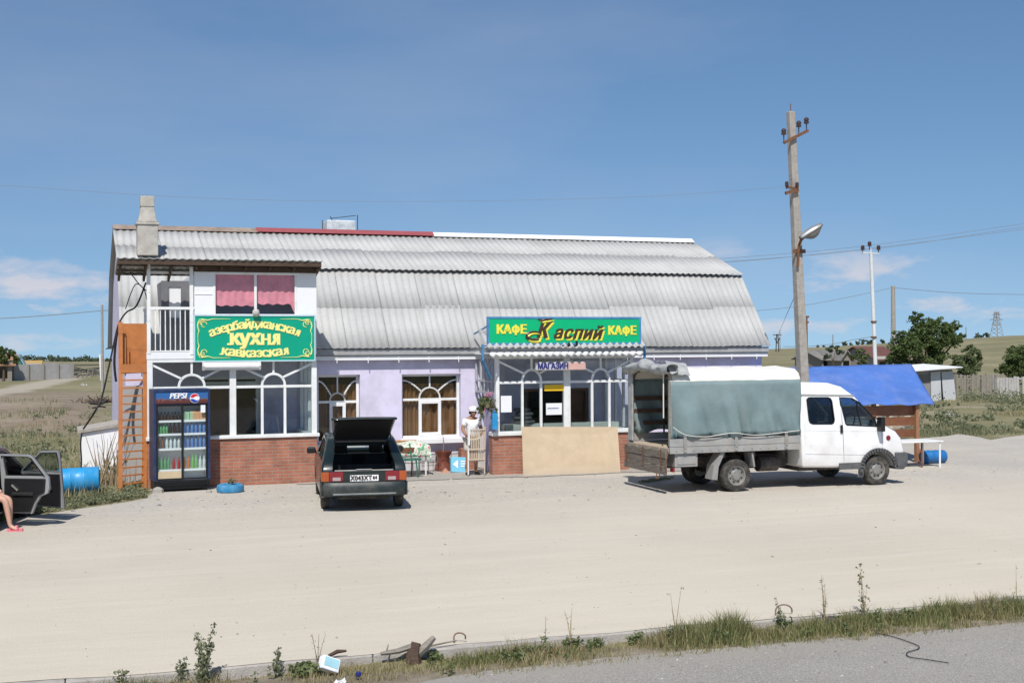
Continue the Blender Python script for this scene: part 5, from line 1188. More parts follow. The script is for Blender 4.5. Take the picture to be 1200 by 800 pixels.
mb = MB(); a = Q(1057, 521); mb.box(a[0] - .16, YT + .03, a[1] - .10, a[0] + .012, YT + .45, a[1] + .10); mb.box(a[0] - .16, YT2 - .45, a[1] - .10, a[0] + .012, YT2 - .03, a[1] + .10); mb.build('headlight', MT['lampclear'], truck, bevel=.03)
mb = MB(); x0_, x1_ = Q(944, 520)[0], Q(1020, 520)[0]
for xs_ in (Q(956, 510)[0], Q(990, 510)[0]):
    for yy in (YT + .15, YT2 - .7): mb.box(xs_, yy, .75, xs_ + .45, yy + .5, .95); mb.box(xs_, yy, .95, xs_ + .14, yy + .5, 1.62)
mb.box(x0_, YT + .08, .62, x1_, YT2 - .08, .68); a = Q(1024, 500); mb.box(a[0] - .15, YT + .1, .9, a[0] + .05, YT2 - .1, a[1] - .02); mb.tube([(a[0] - .3 + .05 * math.sin(t_), YT + .5 + .2 * math.cos(t_), a[1] + .12 + .17 * math.sin(t_)) for t_ in [i * .45 for i in range(15)]], .018, 6)
mb.build('seats', MT['trim'], truck, bevel=.03)
# wheels
rw = Q(865.5, 557.6)
for side, yn in ((-1, YT + .13), (1, YT2 - .13)):
    wheel(truck, wc[0], yn, wrad, wrad, .20, side, 'y'); wheel(truck, rw[0], yn - side * .03, wrad + .012, wrad + .012, .20, side, 'y'); wheel(truck, rw[0], yn - side * .27, wrad + .012, wrad + .012, .20, side, 'y')
# chassis and underbody
mb = MB(); zf_ = Q(860, 529)[1]
for yy in (YT + .62, YT2 - .72): mb.box(tx0 + .25, yy, zf_ - .36, Q(1035, 540)[0], yy + .10, zf_ - .14)
for px in (805, 850, 885, 920): x_ = Q(px, 530)[0]; mb.box(x_, YT + .12, zf_ - .14, x_ + .07, YT2 - .12, zf_ - .02)
mb.tube([(rw[0], YT + .2, .36), (rw[0], YT2 - .2, .36)], .07, 8); mb.tube([(wc[0], YT + .2, .34), (wc[0], YT2 - .2, .34)], .05, 8); mb.lathe([(.02, -.2), (.18, -.1), (.18, .1), (.02, .2)], 10, Matrix.Translation((rw[0], yc_t, .36)) @ Matrix.Rotation(R(90), 4, 'Y'))
for yy in (YT + .50, YT2 - .56): mb.prism([(rw[0] - .65, .66), (rw[0] - .3, .50), (rw[0], .46), (rw[0] + .3, .50), (rw[0] + .65, .66), (rw[0] + .6, .60), (rw[0], .40), (rw[0] - .6, .60)], 'y', yy, yy + .06)
mb.box(Q(886, 535)[0], YT + .5, zf_ - .42, Q(935, 535)[0], YT2 - .5, zf_ - .12); mb.box(Q(945, 545)[0], YT + .3, .36, Q(1005, 545)[0], YT2 - .4, .60)
mb.build('chassis', MT['chassis'], truck, smooth=True)
mb = MB(); a, b = Q(899, 545), Q(921, 545); mb.tube([(a[0], YT + .42, a[1]), (b[0], YT + .42, a[1])], .17, 14); mb.build('fuel_tank', MT['chassis'], truck, smooth=True)
mgm = mat('dusty_mudguard', (.26, .255, .25), .7, .15, 6, dirt=((.33, .28, .22), .6, 5)); mb = MB(); mb.prism([Q(851, 530), Q(846.5, 530), Q(838, 545), Q(835.5, 562), Q(842, 562.5), Q(843.5, 547)], 'y', YT + .05, YT + .36); mb.build('mudguard', mgm, truck); mb = MB(); mb.prism([Q(882, 530), Q(884, 530), Q(886.5, 547), Q(884.5, 547)], 'y', YT + .05, YT + .40); mb.build('mudguard', mgm, truck)
mb = MB(); a, b = Q(792.5, 547.5), Q(819, 530); mb.box(a[0], YT + .06, a[1], b[0], YT + .5, b[1] - .01); mb.box(a[0] + .05, YT + .045, a[1] + .05, b[0] - .05, YT + .059, b[1] - .06); mb.build('tool_box', MT['bedgrey'], truck, bevel=.01)
mb = MB(); a = Q(793, 551); mb.box(a[0] - .03, YT + .12, a[1] - .05, a[0] + .02, YT + .26, a[1] + .04); mb.build('tail_light', MT['lampred'], truck, bevel=.01)
# bed: floor frame, planks, side boards with stakes
xbf = Q(938, 520)[0]; zs0, zs1 = Q(860, 529)[1], Q(860, 521.5)[1]; zsb = Q(860, 508)[1] + .04
mb = MB(); mb.box(tx0, YT, zs0, xbf, YT + .06, zs1); mb.box(tx0, YT2 - .06, zs0, xbf, YT2, zs1); mb.box(xbf - .05, YT + .061, zs0, xbf, YT2 - .061, zs1)
for i in range(14): x_ = tx0 + .15 + i * .2; mb.lathe([(.018, 0), (.018, .012), (.001, .014)], 6, Matrix.Translation((x_, YT, zs0 + .06)) @ Matrix.Rotation(R(90), 4, 'X'), caps=False)
bed = mb.build('bed_frame', MT['bedgrey'], truck)
mb = MB()
for i in range(9): y_ = YT + .065 + i * (YT2 - YT - .13) / 9; mb.box(tx0 + .002 - rnd.uniform(0, .02), y_, zs0 + .03, xbf - .055, y_ + (YT2 - YT - .13) / 9 - .006, zs1 - .03)
mb.build('bed_floor', mat('worn_pale_plank', (.42, .34, .25), .85, .25, 6, .3, 50, stretch=(1, 8, 8)), truck)
mb = MB(); zt_ = Q(860, 509)[1]
for yy in (YT + .001, YT2 - .041): mb.box(tx0, yy, zs1 + .005, xbf, yy + .04, zs1 + .17)
mb.box(xbf - .045, YT + .045, zs1, xbf - .005, YT2 - .045, zs1 + .40); mb.build('side_board', MT['bedgrey'], truck, bevel=.008)
mb = MB()
for px in (802.5, 862.5, 921): x_ = Q(px, 515)[0]; mb.box(x_ - .035, YT - .03, zs0 + .02, x_ + .035, YT - .001, zs1 + .24); mb.box(x_ - .02, YT - .045, zs1 - .03, x_ + .02, YT - .031, zs1 + .02)
mb.build('stake', MT['steel'], truck, bevel=.006)
# hanging tailgate
mb = MB(); xg = tx0 - .045
for i, (a, b) in enumerate(((0, .155), (.165, .32), (.33, .50))): mb.box(xg - .06 + .012 * (i % 2), YT + .02, zs1 - .08 - b, xg - .015, YT2 - .02, zs1 - .08 - a)
tgt = mb.build('tailgate', MT['bedwood'], truck, bevel=.006)
mb = MB()
for yy in (YT + .18, yc_t, YT2 - .2): mb.box(xg - .075, yy, zs1 - .46, xg - .061, yy + .05, zs1 - .06)
mb.tube([(xg - .05, YT + .3, zs1 - .58), (xg - .07, YT + .3, zs1 - .66), (xg - .07, YT + .42, zs1 - .68), (xg - .05, YT + .44, zs1 - .58)], .012, 5)
mb.tube([(tx0 - .03, YT + .03, zs1 - .1), (tx0 - .12, YT - .01, zs1 - .35), (tx0 - .08, YT + .01, zs1 - .52)], .014, 5)
mb.build('hinge_strap', MT['rust'], tgt)
# canvas cover on hoops
zt0, ztm, ztt = Q(860, 509)[1] - .02, Q(860, 446)[1], Q(860, 433.5)[1]
xc0, xc1 = Q(787, 480)[0], Q(939.5, 480)[0]; NX = 120
def canv(x, t, Wd=(YT2 - YT) / 2 - .03):
    """t 0..1 runs up the near side, over the roof and down the far side"""
    segs = [(-Wd, zt0), (-Wd - .012, (zt0 + ztm) / 2), (-Wd + .015, ztm), (-Wd + .10, ztm + .14), (-Wd + .26, ztt), (0, ztt + .06), (Wd - .26, ztt), (Wd - .10, ztm + .14), (Wd - .015, ztm), (Wd + .012, (zt0 + ztm) / 2), (Wd, zt0)]
    f = t * (len(segs) - 1); i = min(int(f), len(segs) - 2); u = f - i
    return segs[i][0] + (segs[i + 1][0] - segs[i][0]) * u, segs[i][1] + (segs[i + 1][1] - segs[i][1]) * u
def canvas(name, m, ts, hang=True):
    mb = MB(); rows = []
    for t in ts:
        row = []
        for i in range(NX + 1):
            x = xc0 + (xc1 - xc0) * i / NX; y, z = canv(x, t); u = min(t, 1 - t)
            k = sm(.22, .0, u)
            cr1 = noise.noise((x * 1.9 + z * .6, z * .25, 11)); w1 = -.10 * (1 - min(1, abs(cr1) * 4.5)) ** 2 + noise.noise((x * 2.6 + z * .5, z * .35, t > .5)) * .10 + noise.noise((x * 7 + z * 1.8, z * .8, 5)) * .045 + .026 * math.sin(x * 7.5 + z * .9 + 2 * noise.noise((x * .8, z, 2)))
            sag = -.018 * abs(math.sin(math.pi * (x - xc0) / ((xc1 - xc0) / 4)))
            s_ = -1 if t < .5 else 1
            y += s_ * w1 * k * (.55 + .45 * sm(ztm, zt0, z)) + (s_ * .035 * k); z += sag * sm(.2, .35, u) + noise.noise((x * 3, y * 2, 9)) * .012
            if u < .002: z += .05 * noise.noise((x * 1.6, 3, 1)) + .018 * math.sin(x * 5.5) - .02
            row.append((x, y + yc_t, z))
        rows.append(row)
    mb.grid(rows); return mb.build(name, m, truck, smooth=True, angle=70, solid=.012)
T_ = [i / 60 for i in range(61)]
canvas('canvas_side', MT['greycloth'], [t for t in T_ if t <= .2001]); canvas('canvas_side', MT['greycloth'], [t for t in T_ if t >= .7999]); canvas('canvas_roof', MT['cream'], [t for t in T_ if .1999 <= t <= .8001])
mb = MB()
for i in range(5):
    x_ = xc0 + .03 + (xc1 - xc0 - .08) * i / 4; pts = [(x_, yc_t + canv(x_, t)[0] * .90, canv(x_, t)[1] - .05) for t in [j / 20 for j in range(21)]]
    mb.tube([(x_, p[1], p[2]) for p in pts], .022, 6)
for zz in (.35, .62, .9):
    mb.box(xc0 + .02, YT2 - .10, zs1 + zz, xc1 - .02, YT2 - .075, zs1 + zz + .09); mb.box(xc1 - .06, YT + .08, zs1 + zz, xc1 - .035, YT2 - .08, zs1 + zz + .10)
mb.build('hoop', MT['wood'], truck)
# front wall of the cover
mb = MB(); pts = [(yc_t + canv(0, j / 20)[0], canv(0, j / 20)[1]) for j in range(21)]; mb.prism([(y, z) for y, z in pts], 'x', xc1 - .03, xc1 - .02); mb.build('canvas_front', MT['greycloth'], truck)
# rolled rear flap
mb = MB(); rows = []
for i in range(25):
    t = i / 24; y = YT - .06 + (YT2 - YT + .02) * t; rr_ = .13 + .05 * noise.noise((y * 2.5, 0, 4)); row = []
    for k in range(17):
        a = 2 * math.pi * k / 16; d = rr_ * (1 + .35 * noise.noise((y * 4, math.cos(a) * 1.5, math.sin(a) * 1.5)))
        row.append((xc0 - .03 + .02 * math.sin(y * 5) + d * 1.15 * math.cos(a), y, ztt + .015 + .05 * math.sin(t * 3.14) + .03 * math.sin(y * 4) + d * .85 * math.sin(a)))
    rows.append(row)
mb.grid(rows); 
rows = []
for i in range(13):                       # loose end thrown forward over the roof edge
    t = i / 12; x = xc0 - .02 + .46 * t; rows.append([(x, YT - .03 + .75 * k / 10, ztt - .10 + .26 * sm(0, .35, k / 10) + .035 * noise.noise((x * 8, k * .6, 2)) + .03 * (1 - t)) for k in range(11)])
mb.grid(rows)
mb.build('rolled_flap', MT['oldcloth'], truck, smooth=True, angle=70)
mb = MB()                                 # rear edges of the cover and the tie rope
for yy, s_ in ((YT + .055, 1), (YT2 - .05, -1)): mb = MB(); mb.box(xc0 - .03, yy, zs1 + .02, xc0 + .04, yy + .05, ztt - .10); mb.build('rear_post', MT['greywood'], truck)
mb = MB(); mb.box(xc0 - .045, YT2 - .24, zs1 + .02, xc0 - .01, YT2 - .051, ztt - .1); mb.build('corner_flap', MT['oldcloth'], truck)
pass
mb = MB(); mb.tube([(xc0 - .06, YT + .25, ztt - .05), (xc0 - .06, YT + .26, ztt - .6), (xc0 - .055, YT + .27, ztt - 1.0)], .014, 6)
cable(mb, [(xc0, YT - .07, zt0 + .22), (xc0 + .3, YT - .06, zt0 + .05), (xc0 + .8, YT - .06, zt0 + .0), (xc0 + 1.4, YT - .06, zt0 + .06), (xc0 + 2.0, YT - .06, zt0 + .0), (xc1 - .1, YT - .06, zt0 + .07)], .008)
mb.build('rope', MT['cream'], truck)
# ------------------------------------------------------------------ people
def person_head(mb, c, r, face, tilt=0.0):
    """a head with brow, nose, chin and ears; face: unit vector it looks along"""
    f = Vector(face).normalized(); side = Vector((0, 0, 1)).cross(f).normalized(); up = f.cross(side) if False else Vector((0, 0, 1))
    n, m = 20, 14; rows = []
    for i in range(m + 1):
        th = math.pi * i / m; row = []
        for k in range(n + 1):
            ph = 2 * math.pi * k / n; x = math.sin(th) * math.cos(ph); y = math.sin(th) * math.sin(ph); z = math.cos(th)      # x forward, y side
            d = Vector((x * .98, y * .80, z * 1.22))
            if z < -.1: d.x *= 1 - .10 * (-z); d.y *= 1 - .30 * (-z - .1)
            if x > .6 and abs(y) < .22: d.x += .20 * math.exp(-((z + .12) / .20) ** 2) * math.exp(-(y / .13) ** 2)           # nose
            if x > .4: d.x += .05 * math.exp(-((z - .18) / .08) ** 2) - .06 * math.exp(-((z - .04) / .07) ** 2) * math.exp(-((abs(y) - .32) / .12) ** 2) + .05 * math.exp(-((z + .45) / .09) ** 2) * math.exp(-(y / .25) ** 2)
            row.append(c + (f * d.x + side * d.y + up * d.z) * r)
        rows.append(row)
    mb.grid(rows)
    for s_ in (-1, 1):
        e_ = c + (side * s_ * .80 + up * -.02) * r; mb.add([e_ + (f * a + up * b + side * s_ * d) * r for a, b, d in ((.12, .22, 0), (-.14, .24, .12), (-.16, -.05, .12), (.06, -.26, 0), (-.02, .0, .14))], [(0, 1, 4), (1, 2, 4), (2, 3, 4), (3, 0, 4)])
def hand(mb, wrist, d, palm, r=.009, curl=.6, right=1):
    d = Vector(d).normalized(); pn = Vector(palm).normalized(); s_ = d.cross(pn).normalized() * right
    mb.tube([wrist, wrist + d * .035, wrist + d * .085], [.024, .036, .034], 8)
    for i, (o, l_) in enumerate(((-.027, .065), (-.009, .075), (.009, .072), (.026, .056))):
        a = wrist + d * .08 + s_ * o; b = a + (d * math.cos(curl * .5) + pn * math.sin(curl * .5)) * l_ * .5; e_ = b + (d * math.cos(curl * 1.5) + pn * math.sin(curl * 1.5)) * l_ * .5
        mb.tube([a - d * .02, a, b, e_], [r, r, r * .92, r * .7], 6)
    a = wrist + d * .03 - s_ * .03; b = a + (d * .7 - s_ * .6 + pn * .3).normalized() * .04; mb.tube([a, b, b + (d + pn * .4).normalized() * .03], [r * 1.2, r * 1.1, r * .8], 6)
mc = G(553, 556.5); Hm = 1.64
man = thing('person', 'man in white cap, white T-shirt and pale shorts carrying a slatted wooden chair', 'person', (mc.x, mc.y, 0))
fdir = Vector((.12, -1, -.15)).normalized()
pts = [(0, .02, .88, .125), (0, .01, 1.05, .125), (0, .0, 1.22, .14), (0, -.01, 1.34, .105), (0, -.03, 1.42, .055), (0, -.05, 1.47, .055),
       (-.17, .0, 1.33, .065), (-.235, -.01, 1.12, .048), (-.215, -.19, 1.00, .034), (.17, .0, 1.33, .065), (.235, -.02, 1.13, .048), (.20, -.20, 1.03, .034),
       (-.09, .02, .82, .095), (-.105, -.03, .47, .062), (-.115, .03, .09, .038), (-.125, -.09, .035, .032), (-.13, -.16, .03, .024),
       (.09, .02, .82, .095), (.11, .0, .47, .062), (.12, .06, .09, .038), (.14, -.05, .035, .032), (.155, -.12, .03, .024)]
ed = [(0, 1), (1, 2), (2, 3), (3, 4), (4, 5), (3, 6), (6, 7), (7, 8), (3, 9), (9, 10), (10, 11), (0, 12), (12, 13), (13, 14), (14, 15), (15, 16), (0, 17), (17, 18), (18, 19), (19, 20), (20, 21)]
b_ = skin(pts, ed); hc = Vector((.01, -.085, 1.535))
person_head(b_, hc, .094, fdir); hand(b_, Vector((-.215, -.19, 1.0)), (.35, -.9, -.1), (1, 0, 0), right=1); hand(b_, Vector((.20, -.20, 1.03)), (-.35, -.9, -.1), (-1, 0, 0), right=-1)
b_.build('body', MT['skin'], man, smooth=True, angle=70)
def clothes(idx, grow, name, m, scale=1.0, cutz=None, keep=None):
    ii = {k: i for i, k in enumerate(idx)}; pp = [tuple(pts[k][:3]) + (pts[k][3] * scale + grow,) for k in idx]; ee = [(ii[a], ii[b]) for a, b in ed if a in ii and b in ii]
    c_ = skin(pp, ee); return c_.build(name, m, man, smooth=True, angle=70)
p_ = list(pts); pts[7] = (-.215, -.005, 1.17, .062); pts[10] = (.215, -.01, 1.18, .062); pts[6] = (-.17, 0, 1.32, .07); pts[9] = (.17, 0, 1.32, .07)
clothes([0, 1, 2, 3, 6, 7, 9, 10], .018, 'shirt', MT['tshirt'])
pts[13] = (-.115, .0, .56, .075); pts[18] = (.12, .02, .56, .075); clothes([0, 12, 13, 17, 18], .024, 'shorts', MT['beige'])
pts[:] = p_
mb = MB()
for a in (14, 19): p = Vector(pts[a][:3]); q = Vector(pts[a + 2][:3]); mb.tube([p + Vector((0, .03, -.06)), p + Vector((0, -.02, -.045)), (p + q) / 2 + Vector((0, 0, -.02)), q], [.035, .047, .048, .033], 8)
mb.build('shoes', MT['black'], man, smooth=True)
mb = MB(); mb.lathe([(.088, -.0), (.097, .03), (.093, .075), (.065, .105), (.001, .115)], 18, Matrix.Translation(hc + Vector((0, .008, .03))), caps=False)
mb.grid([[hc + Vector((.085 * math.cos(a) * k, .0 + -.088 * abs(math.sin(a)) * k - .0, .035 - .02 * (k - 1))) for a in [math.pi * (1 + i / 12) for i in range(13)]] for k in (1.0, 1.32)]); mb.build('cap', MT['tshirt'], man, smooth=True, solid=.006)
mb = MB(); mb.lathe([(.09, -.05), (.095, .0), (.09, .04)], 16, Matrix.Translation(hc + Vector((.0, .022, .0))), caps=False); mb.v = [p for p in mb.v]; mb.build('hair', MT['hair'], man, smooth=True)
mb = MB()
for s_ in (-.033, .033): e_ = hc + fdir * .083 + Vector((s_, 0, .012)); mb.lathe([(.001, -.011), (.010, -.004), (.010, .004), (.001, .011)], 8, Matrix.Translation(e_), caps=False)
mb.build('eyes', MT['hair'], man, smooth=True)
# folding slatted chair he holds in front of him
ch = thing('folding_chair', 'pale slatted wooden folding chair held upright by the man in the white cap', 'chair', (mc.x + .03, mc.y - .30, .34), R(4))
mb = MB()
for i in range(9): x_ = -.18 + .045 * i; mb.box(x_ - .010, -.010, .32, x_ + .010, .010, .80)
mb.box(-.21, -.03, .77, .21, -.013, .80); mb.box(-.21, -.03, .30, .21, -.013, .33); mb.build('backrest', MT['palewood'], ch)
mb = MB()
for i in range(9): x_ = -.18 + .045 * i; mb.box(x_ - .010, .02, .02, x_ + .010, .044, .30)
mb.box(-.21, .0, .05, .21, .019, .08); mb.build('seat', MT['palewood'], ch)
for s_ in (-1, 1): mb = MB(); mb.bar((s_ * .215, -.0, .85), (s_ * .21, .03, -.30), .03, .022); mb.build('leg', MT['whitewall'] if s_ < 0 else MT['palewood'], ch)
mb = MB(); mb.box(-.235, -.055, .42, -.195, -.032, .84); mb.build('armrest', MT['whitewall'], ch)
# ------------------------------------------------------------------ things along the cafe wall
c = G(519.5, 551.5); pt = thing('flower_pot', 'tall waisted brown clay pot with a bare stick by the window', 'pot', (c.x, c.y, 0))
mb = MB(); mb.lathe([(.20, 0), (.235, .03), (.20, .16), (.155, .27), (.16, .36), (.215, .46), (.225, .50), (.19, .50), (.185, .46)], 24, caps=False); mb.build('pot', MT['pot'], pt, smooth=True)
mb = MB(); mb.lathe([(.001, .455), (.188, .45)], 18, caps=False); mb.build('soil', MT['soil'], pt)
mb = MB(); mb.tube([(.0, 0, .45), (.01, .0, .7), (-.01, 0, .98)], .01, 5); mb.build('stick', MT['stem_dry'], pt)
mb = MB(); p = G(520, 553); mb.lathe([(.001, .13), (.10, .03), (.16, 0)], 7, Matrix.Translation((p.x - .02, p.y - .22, 0)) @ Matrix.Rotation(.3, 4, 'Z'), caps=False); mb.solo('brick_rubble', mat('broken_brick', (.42, .22, .15), .9, .2, 9, .5, 30), 'small pinkish heap of broken brick at the foot of the brown pot', 'rubble')
c = G(540, 554); mb = MB(); Tb = Matrix.Translation((c.x, c.y + .12, 0)) @ Matrix.Rotation(R(-14), 4, 'X') @ Matrix.Rotation(R(3), 4, 'Y'); mb.box(-.22, -.06, .0, .24, .06, .38, Tb)
o = mb.solo('cardboard_box', MT['cyan'], 'light blue box with a white triangle leaning beside the brown pot', 'box', bevel=.008)
mb = MB(); mb.add([Tb @ Vector(p) - o.location for p in ((-.18, -.064, .20), (-.05, -.064, .31), (-.05, -.064, .10))], [(0, 1, 2)]); 
for z in (.14, .20, .26): mb.add([Tb @ Vector(p) - o.location for p in ((.02, -.064, z), (.18, -.064, z), (.18, -.064, z + .03), (.02, -.064, z + .03))], [(0, 1, 2, 3)])
mb.build('print', MT['paper'], o)
# table under a flowered cloth
a, b = G(469, 557), G(503, 558.5); tb = thing('garden_table', 'white legged table under a green and red flowered cloth near the parked car', 'table', ((a.x + b.x) / 2, (a.y + b.y) / 2 + .3, 0))
tw = (b.x - a.x) / 2 + .05; mb = MB(); mb.box(-tw, -.32, .69, tw, .38, .72); mb.build('tabletop', MT['whitewall'], tb)
for x_ in (-tw + .05, tw - .05):
    for y_ in (-.28, .34): mb = MB(); mb.tube([(x_, y_, 0), (x_, y_, .69)], .022, 8); mb.build('leg', MT['white'], tb)
m_, t_, n_, l_, b_ = ntree('flowered_cloth'); tc = n_.new('ShaderNodeTexCoord'); v_ = n_.new('ShaderNodeTexNoise'); v_.inputs['Scale'].default_value = 13; v_.inputs['Detail'].default_value = 3; l_.new(tc.outputs['Object'], v_.inputs[0]); cr_ = n_.new('ShaderNodeValToRGB'); e = cr_.color_ramp.elements; l_.new(v_.outputs['Fac'], cr_.inputs[0])
e[0].position = .40; e[0].color = (.16, .34, .20, 1); e[1].position = .66; e[1].color = (.60, .16, .13, 1)
for pos, col in ((.45, (.34, .52, .36, 1)), (.49, (.66, .70, .60, 1)), (.58, (.68, .68, .58, 1)), (.62, (.62, .34, .26, 1))): k_ = e.new(pos); k_.color = col
l_.new(cr_.outputs[0], b_.inputs['Base Color']); b_.inputs['Roughness'].default_value = .8
mb = MB(); rows = []
for i in range(25):
    u = -1 + 2 * i / 24; row = []
    for k in range(25):
        v = -1 + 2 * k / 24; x_ = u * (tw + .22); y_ = .03 + v * .56; dx = max(0, abs(x_) - tw - .02); dy = max(0, abs(y_ - .03) - .37); d = math.hypot(dx, dy)
        hump = .10 * math.exp(-((u - .1) / .6) ** 2 - (v / .7) ** 2); z = .735 + hump - d * 1.45
        xx = math.copysign(min(abs(x_), tw + .025 + .02 * math.sin(y_ * 14) + d * .1), x_); yy = .03 + math.copysign(min(abs(y_ - .03), .39 + .02 * math.sin(x_ * 13) + d * .1), y_ - .03)
        row.append((xx, yy, z + .008 * noise.noise((x_ * 9, y_ * 9, 0))))
    rows.append(row)
mb = MB(); mb.grid(rows); mb.v = [(p[0] + tb.location.x, p[1] + tb.location.y, p[2]) for p in mb.v]
mb.solo('tablecloth', m_, 'flowered green and red cloth humped over the white legged table', 'tablecloth', smooth=True, angle=80, solid=.006)
c = G(481, 560); bn = thing('garden_bench', 'small bench with green metal legs and brown boards beside the flowered table', 'bench', (c.x - .15, c.y + .1, 0), R(6))
for x_ in (-.30, .30): mb = MB(); mb.tube([(x_, -.2, 0), (x_ * .9, -.15, .42), (x_ * .9, .16, .44), (x_ * .85, .24, .80)], .018, 6); mb.tube([(x_, .24, 0), (x_ * .9, .12, .43)], .018, 6); mb.build('leg', MT['green_metal'], bn)
mb = MB(); mb.box(-.40, -.20, .425, .40, -.05, .455); mb.box(-.40, -.03, .425, .40, .14, .455); mb.build('seat', MT['green_metal'], bn)
mb = MB(); mb.box(-.42, .19, .58, .42, .215, .70); mb.build('backrest', MT['brownwood'], bn)
mb = MB(); a, b = P(458, 520.5, YM - .17), P(487, 515, YM - .17); mb.box(a.x, YM - .24, a.z, b.x, YM - .165, b.z); mb.solo('wooden_plank', mat('raw_plank', (.46, .24, .09), .7, .2, 6, stretch=(1, 8, 8)), 'raw orange-brown plank leaning at the left end of the window sill', 'plank')
mb = MB()
x = X(495, YM - .4, 545)
for i in range(7): mb.box(x + .13 * i, YM - .45, .0, x + .13 * i + .008, YM - .44, .30)
for z in (.03, .16, .28): mb.box(x - .04, YM - .453, z, x + .85, YM - .451, z + .01)
mb.solo('wire_grid', MT['wire'], 'low dark wire grid standing under the window behind the flowered table', 'grid')
# hanging flower plant and blue canister by the shop porch
c = P(570.5, 466, YF - .10); fp = thing('hanging_plant', 'leafy trailing plant with pink blossom hanging at the shop porch corner', 'plant', (c.x, c.y, c.z - .9))
mb = MB(); r_ = random.Random(11)
leafball(mb, Vector((0, 0, .80)), .22, 230, .075, r_, .7)
for k, (dx, ln) in enumerate(((-.20, .30), (-.15, .45), (.17, .60), (.22, .40), (-.10, .35), (.05, .25))):
    for i in range(26): t = r_.random(); mb2 = Vector((dx * min(1, t * 2.2) + r_.uniform(-.03, .03), r_.uniform(-.05, .05), .82 - ln * t)); leafball(mb, mb2, .05, 3, .07, r_)
mb.build('leaves', MT['leaf_pale'], fp)
mb = MB()
for dx, ln in ((-.20, .30), (-.15, .45), (.17, .60), (.22, .40), (-.10, .35)): mb.tube([(0, 0, .86), (dx * .7, 0, .80), (dx, 0, .62), (dx * 1.02, 0, .82 - ln)], .006, 4)
mb.tube([(0, .0, 1.0), (0, .0, .6)], .008, 4); mb.lathe([(.07, .66), (.11, .78), (.12, .80)], 12, caps=False); mb.build('stem', MT['stem_dry'], fp)
mb = MB()
for x_, z_, n0 in ((-.02, .97, 34), (.06, 1.0, 20), (-.04, .70, 6), (.12, .78, 5), (-.08, .58, 4)): leafball(mb, Vector((x_, -.12, z_)), .075, n0, .05, r_)
mb.build('blossom', MT['petal'], fp)
c = P(579.5, 503, YF - .12); mb = MB(); mb.box(c.x - .07, YF - .20, c.z, c.x + .06, YF - .055, c.z + .40); mb.tube([(c.x, YF - .12, c.z + .40), (c.x, YF - .12, c.z + .46)], .03, 8)
mb.solo('blue_canister', MT['bluedrum'], 'upright bright blue canister fixed at the left corner of the shop porch sill', 'canister', bevel=.02)
# ------------------------------------------------------------------ concrete pole with street lamp
Yp = 27.9
b0_, t0_ = P(941.5, 448, Yp), P(926.5, 131, Yp); dirp = (t0_ - b0_).normalized(); base = b0_ - dirp * (b0_.z / dirp.z)
pole = thing('utility_pole', 'tall leaning tapered concrete pole with a street lamp behind the truck', 'utility pole', base)
def at(py): return b0_ + (t0_ - b0_) * ((448 - py) / (448 - 131)) - base
mb = MB(); w0_, w1_ = .128, .085; tp_ = t0_ - base
mb.add([Vector((a * w0_, b * w0_, -.3)) for a, b in ((-1, -1), (1, -1), (1, 1), (-1, 1))] + [tp_ + Vector((a * w1_, b * w1_, 0)) for a, b in ((-1, -1), (1, -1), (1, 1), (-1, 1))], [(3, 2, 1, 0), (4, 5, 6, 7), (0, 1, 5, 4), (1, 2, 6, 5), (2, 3, 7, 6), (3, 0, 4, 7)]); mb.build('shaft', MT['concrete'], pole, bevel=.02)
mb = MB(); mb.tube([tp_, tp_ + Vector((0, 0, .2))], .012, 5); mb.build('top_pin', MT['rust'], pole)
L_ = lambda px, py, dy=0: P(px, py, Yp + dy) - base
def insul(mb, p, s_=1.0): mb.lathe([(.012 * s_, -.10 * s_), (.012 * s_, 0), (.05 * s_, 0), (.055 * s_, .03 * s_), (.04 * s_, .05 * s_), (.055 * s_, .07 * s_), (.045 * s_, .11 * s_), (.02 * s_, .13 * s_)], 10, Matrix.Translation(p), caps=False)
mb = MB(); mb.bar(L_(918.5, 167.5, -.14), L_(947, 153, -.14), .05, .07); ca = mb.build('crossarm', MT['rust'], pole)
for px, py in ((918.5, 158), (936, 149), (945, 145)): mb = MB(); insul(mb, L_(px, py, -.14), 1.2); mb.tube([L_(px, py + 1, -.14), L_(px, py + 9, -.14)], .012, 5); mb.build('insulator', MT['insul'], ca)
mb = MB(); mb.bar(L_(920.5, 226.5, -.15), L_(935.5, 222.5, -.15), .06, .08); mb.bar(L_(921, 219, -.15), L_(935, 221, -.15), .05, .05); ca = mb.build('crossarm', MT['rust'], pole)
for px, py in ((922, 218), (934, 219)): mb = MB(); insul(mb, L_(px, py, -.17), .9); mb.build('insulator', MT['insul'], ca)
mb = MB(); pts_ = [L_(935, 312, -.17), L_(935.5, 296, -.18), L_(936.5, 287, -.2), L_(939, 281, -.3), L_(944, 276, -.38)]; mb.tube(pts_, .035, 8); mb.box(*(L_(927.5, 295.5) - Vector((.05, .16, .03))), *(L_(938, 294) + Vector((.05, -.14, .03)))); mb.build('lamp_arm', MT['rust'], pole)
mb = MB(); a, b = L_(938.5, 281, -.34), L_(963.5, 265, -.44); dd = b - a; rows = []
T = Matrix.Translation(a) @ dd.to_track_quat('X', 'Z').to_matrix().to_4x4(); Ll = dd.length
for i in range(13):
    t = i / 12; wd = .16 * math.sin(math.pi * min(1, .12 + t * .78)) ** .6 * (.6 + .5 * t); hh = .10 * (.7 + .5 * math.sin(t * 3.14))
    rows.append([T @ Vector((Ll * t, wd * math.cos(q), .02 + hh * math.sin(q))) for q in [math.pi * k / 10 for k in range(11)]])
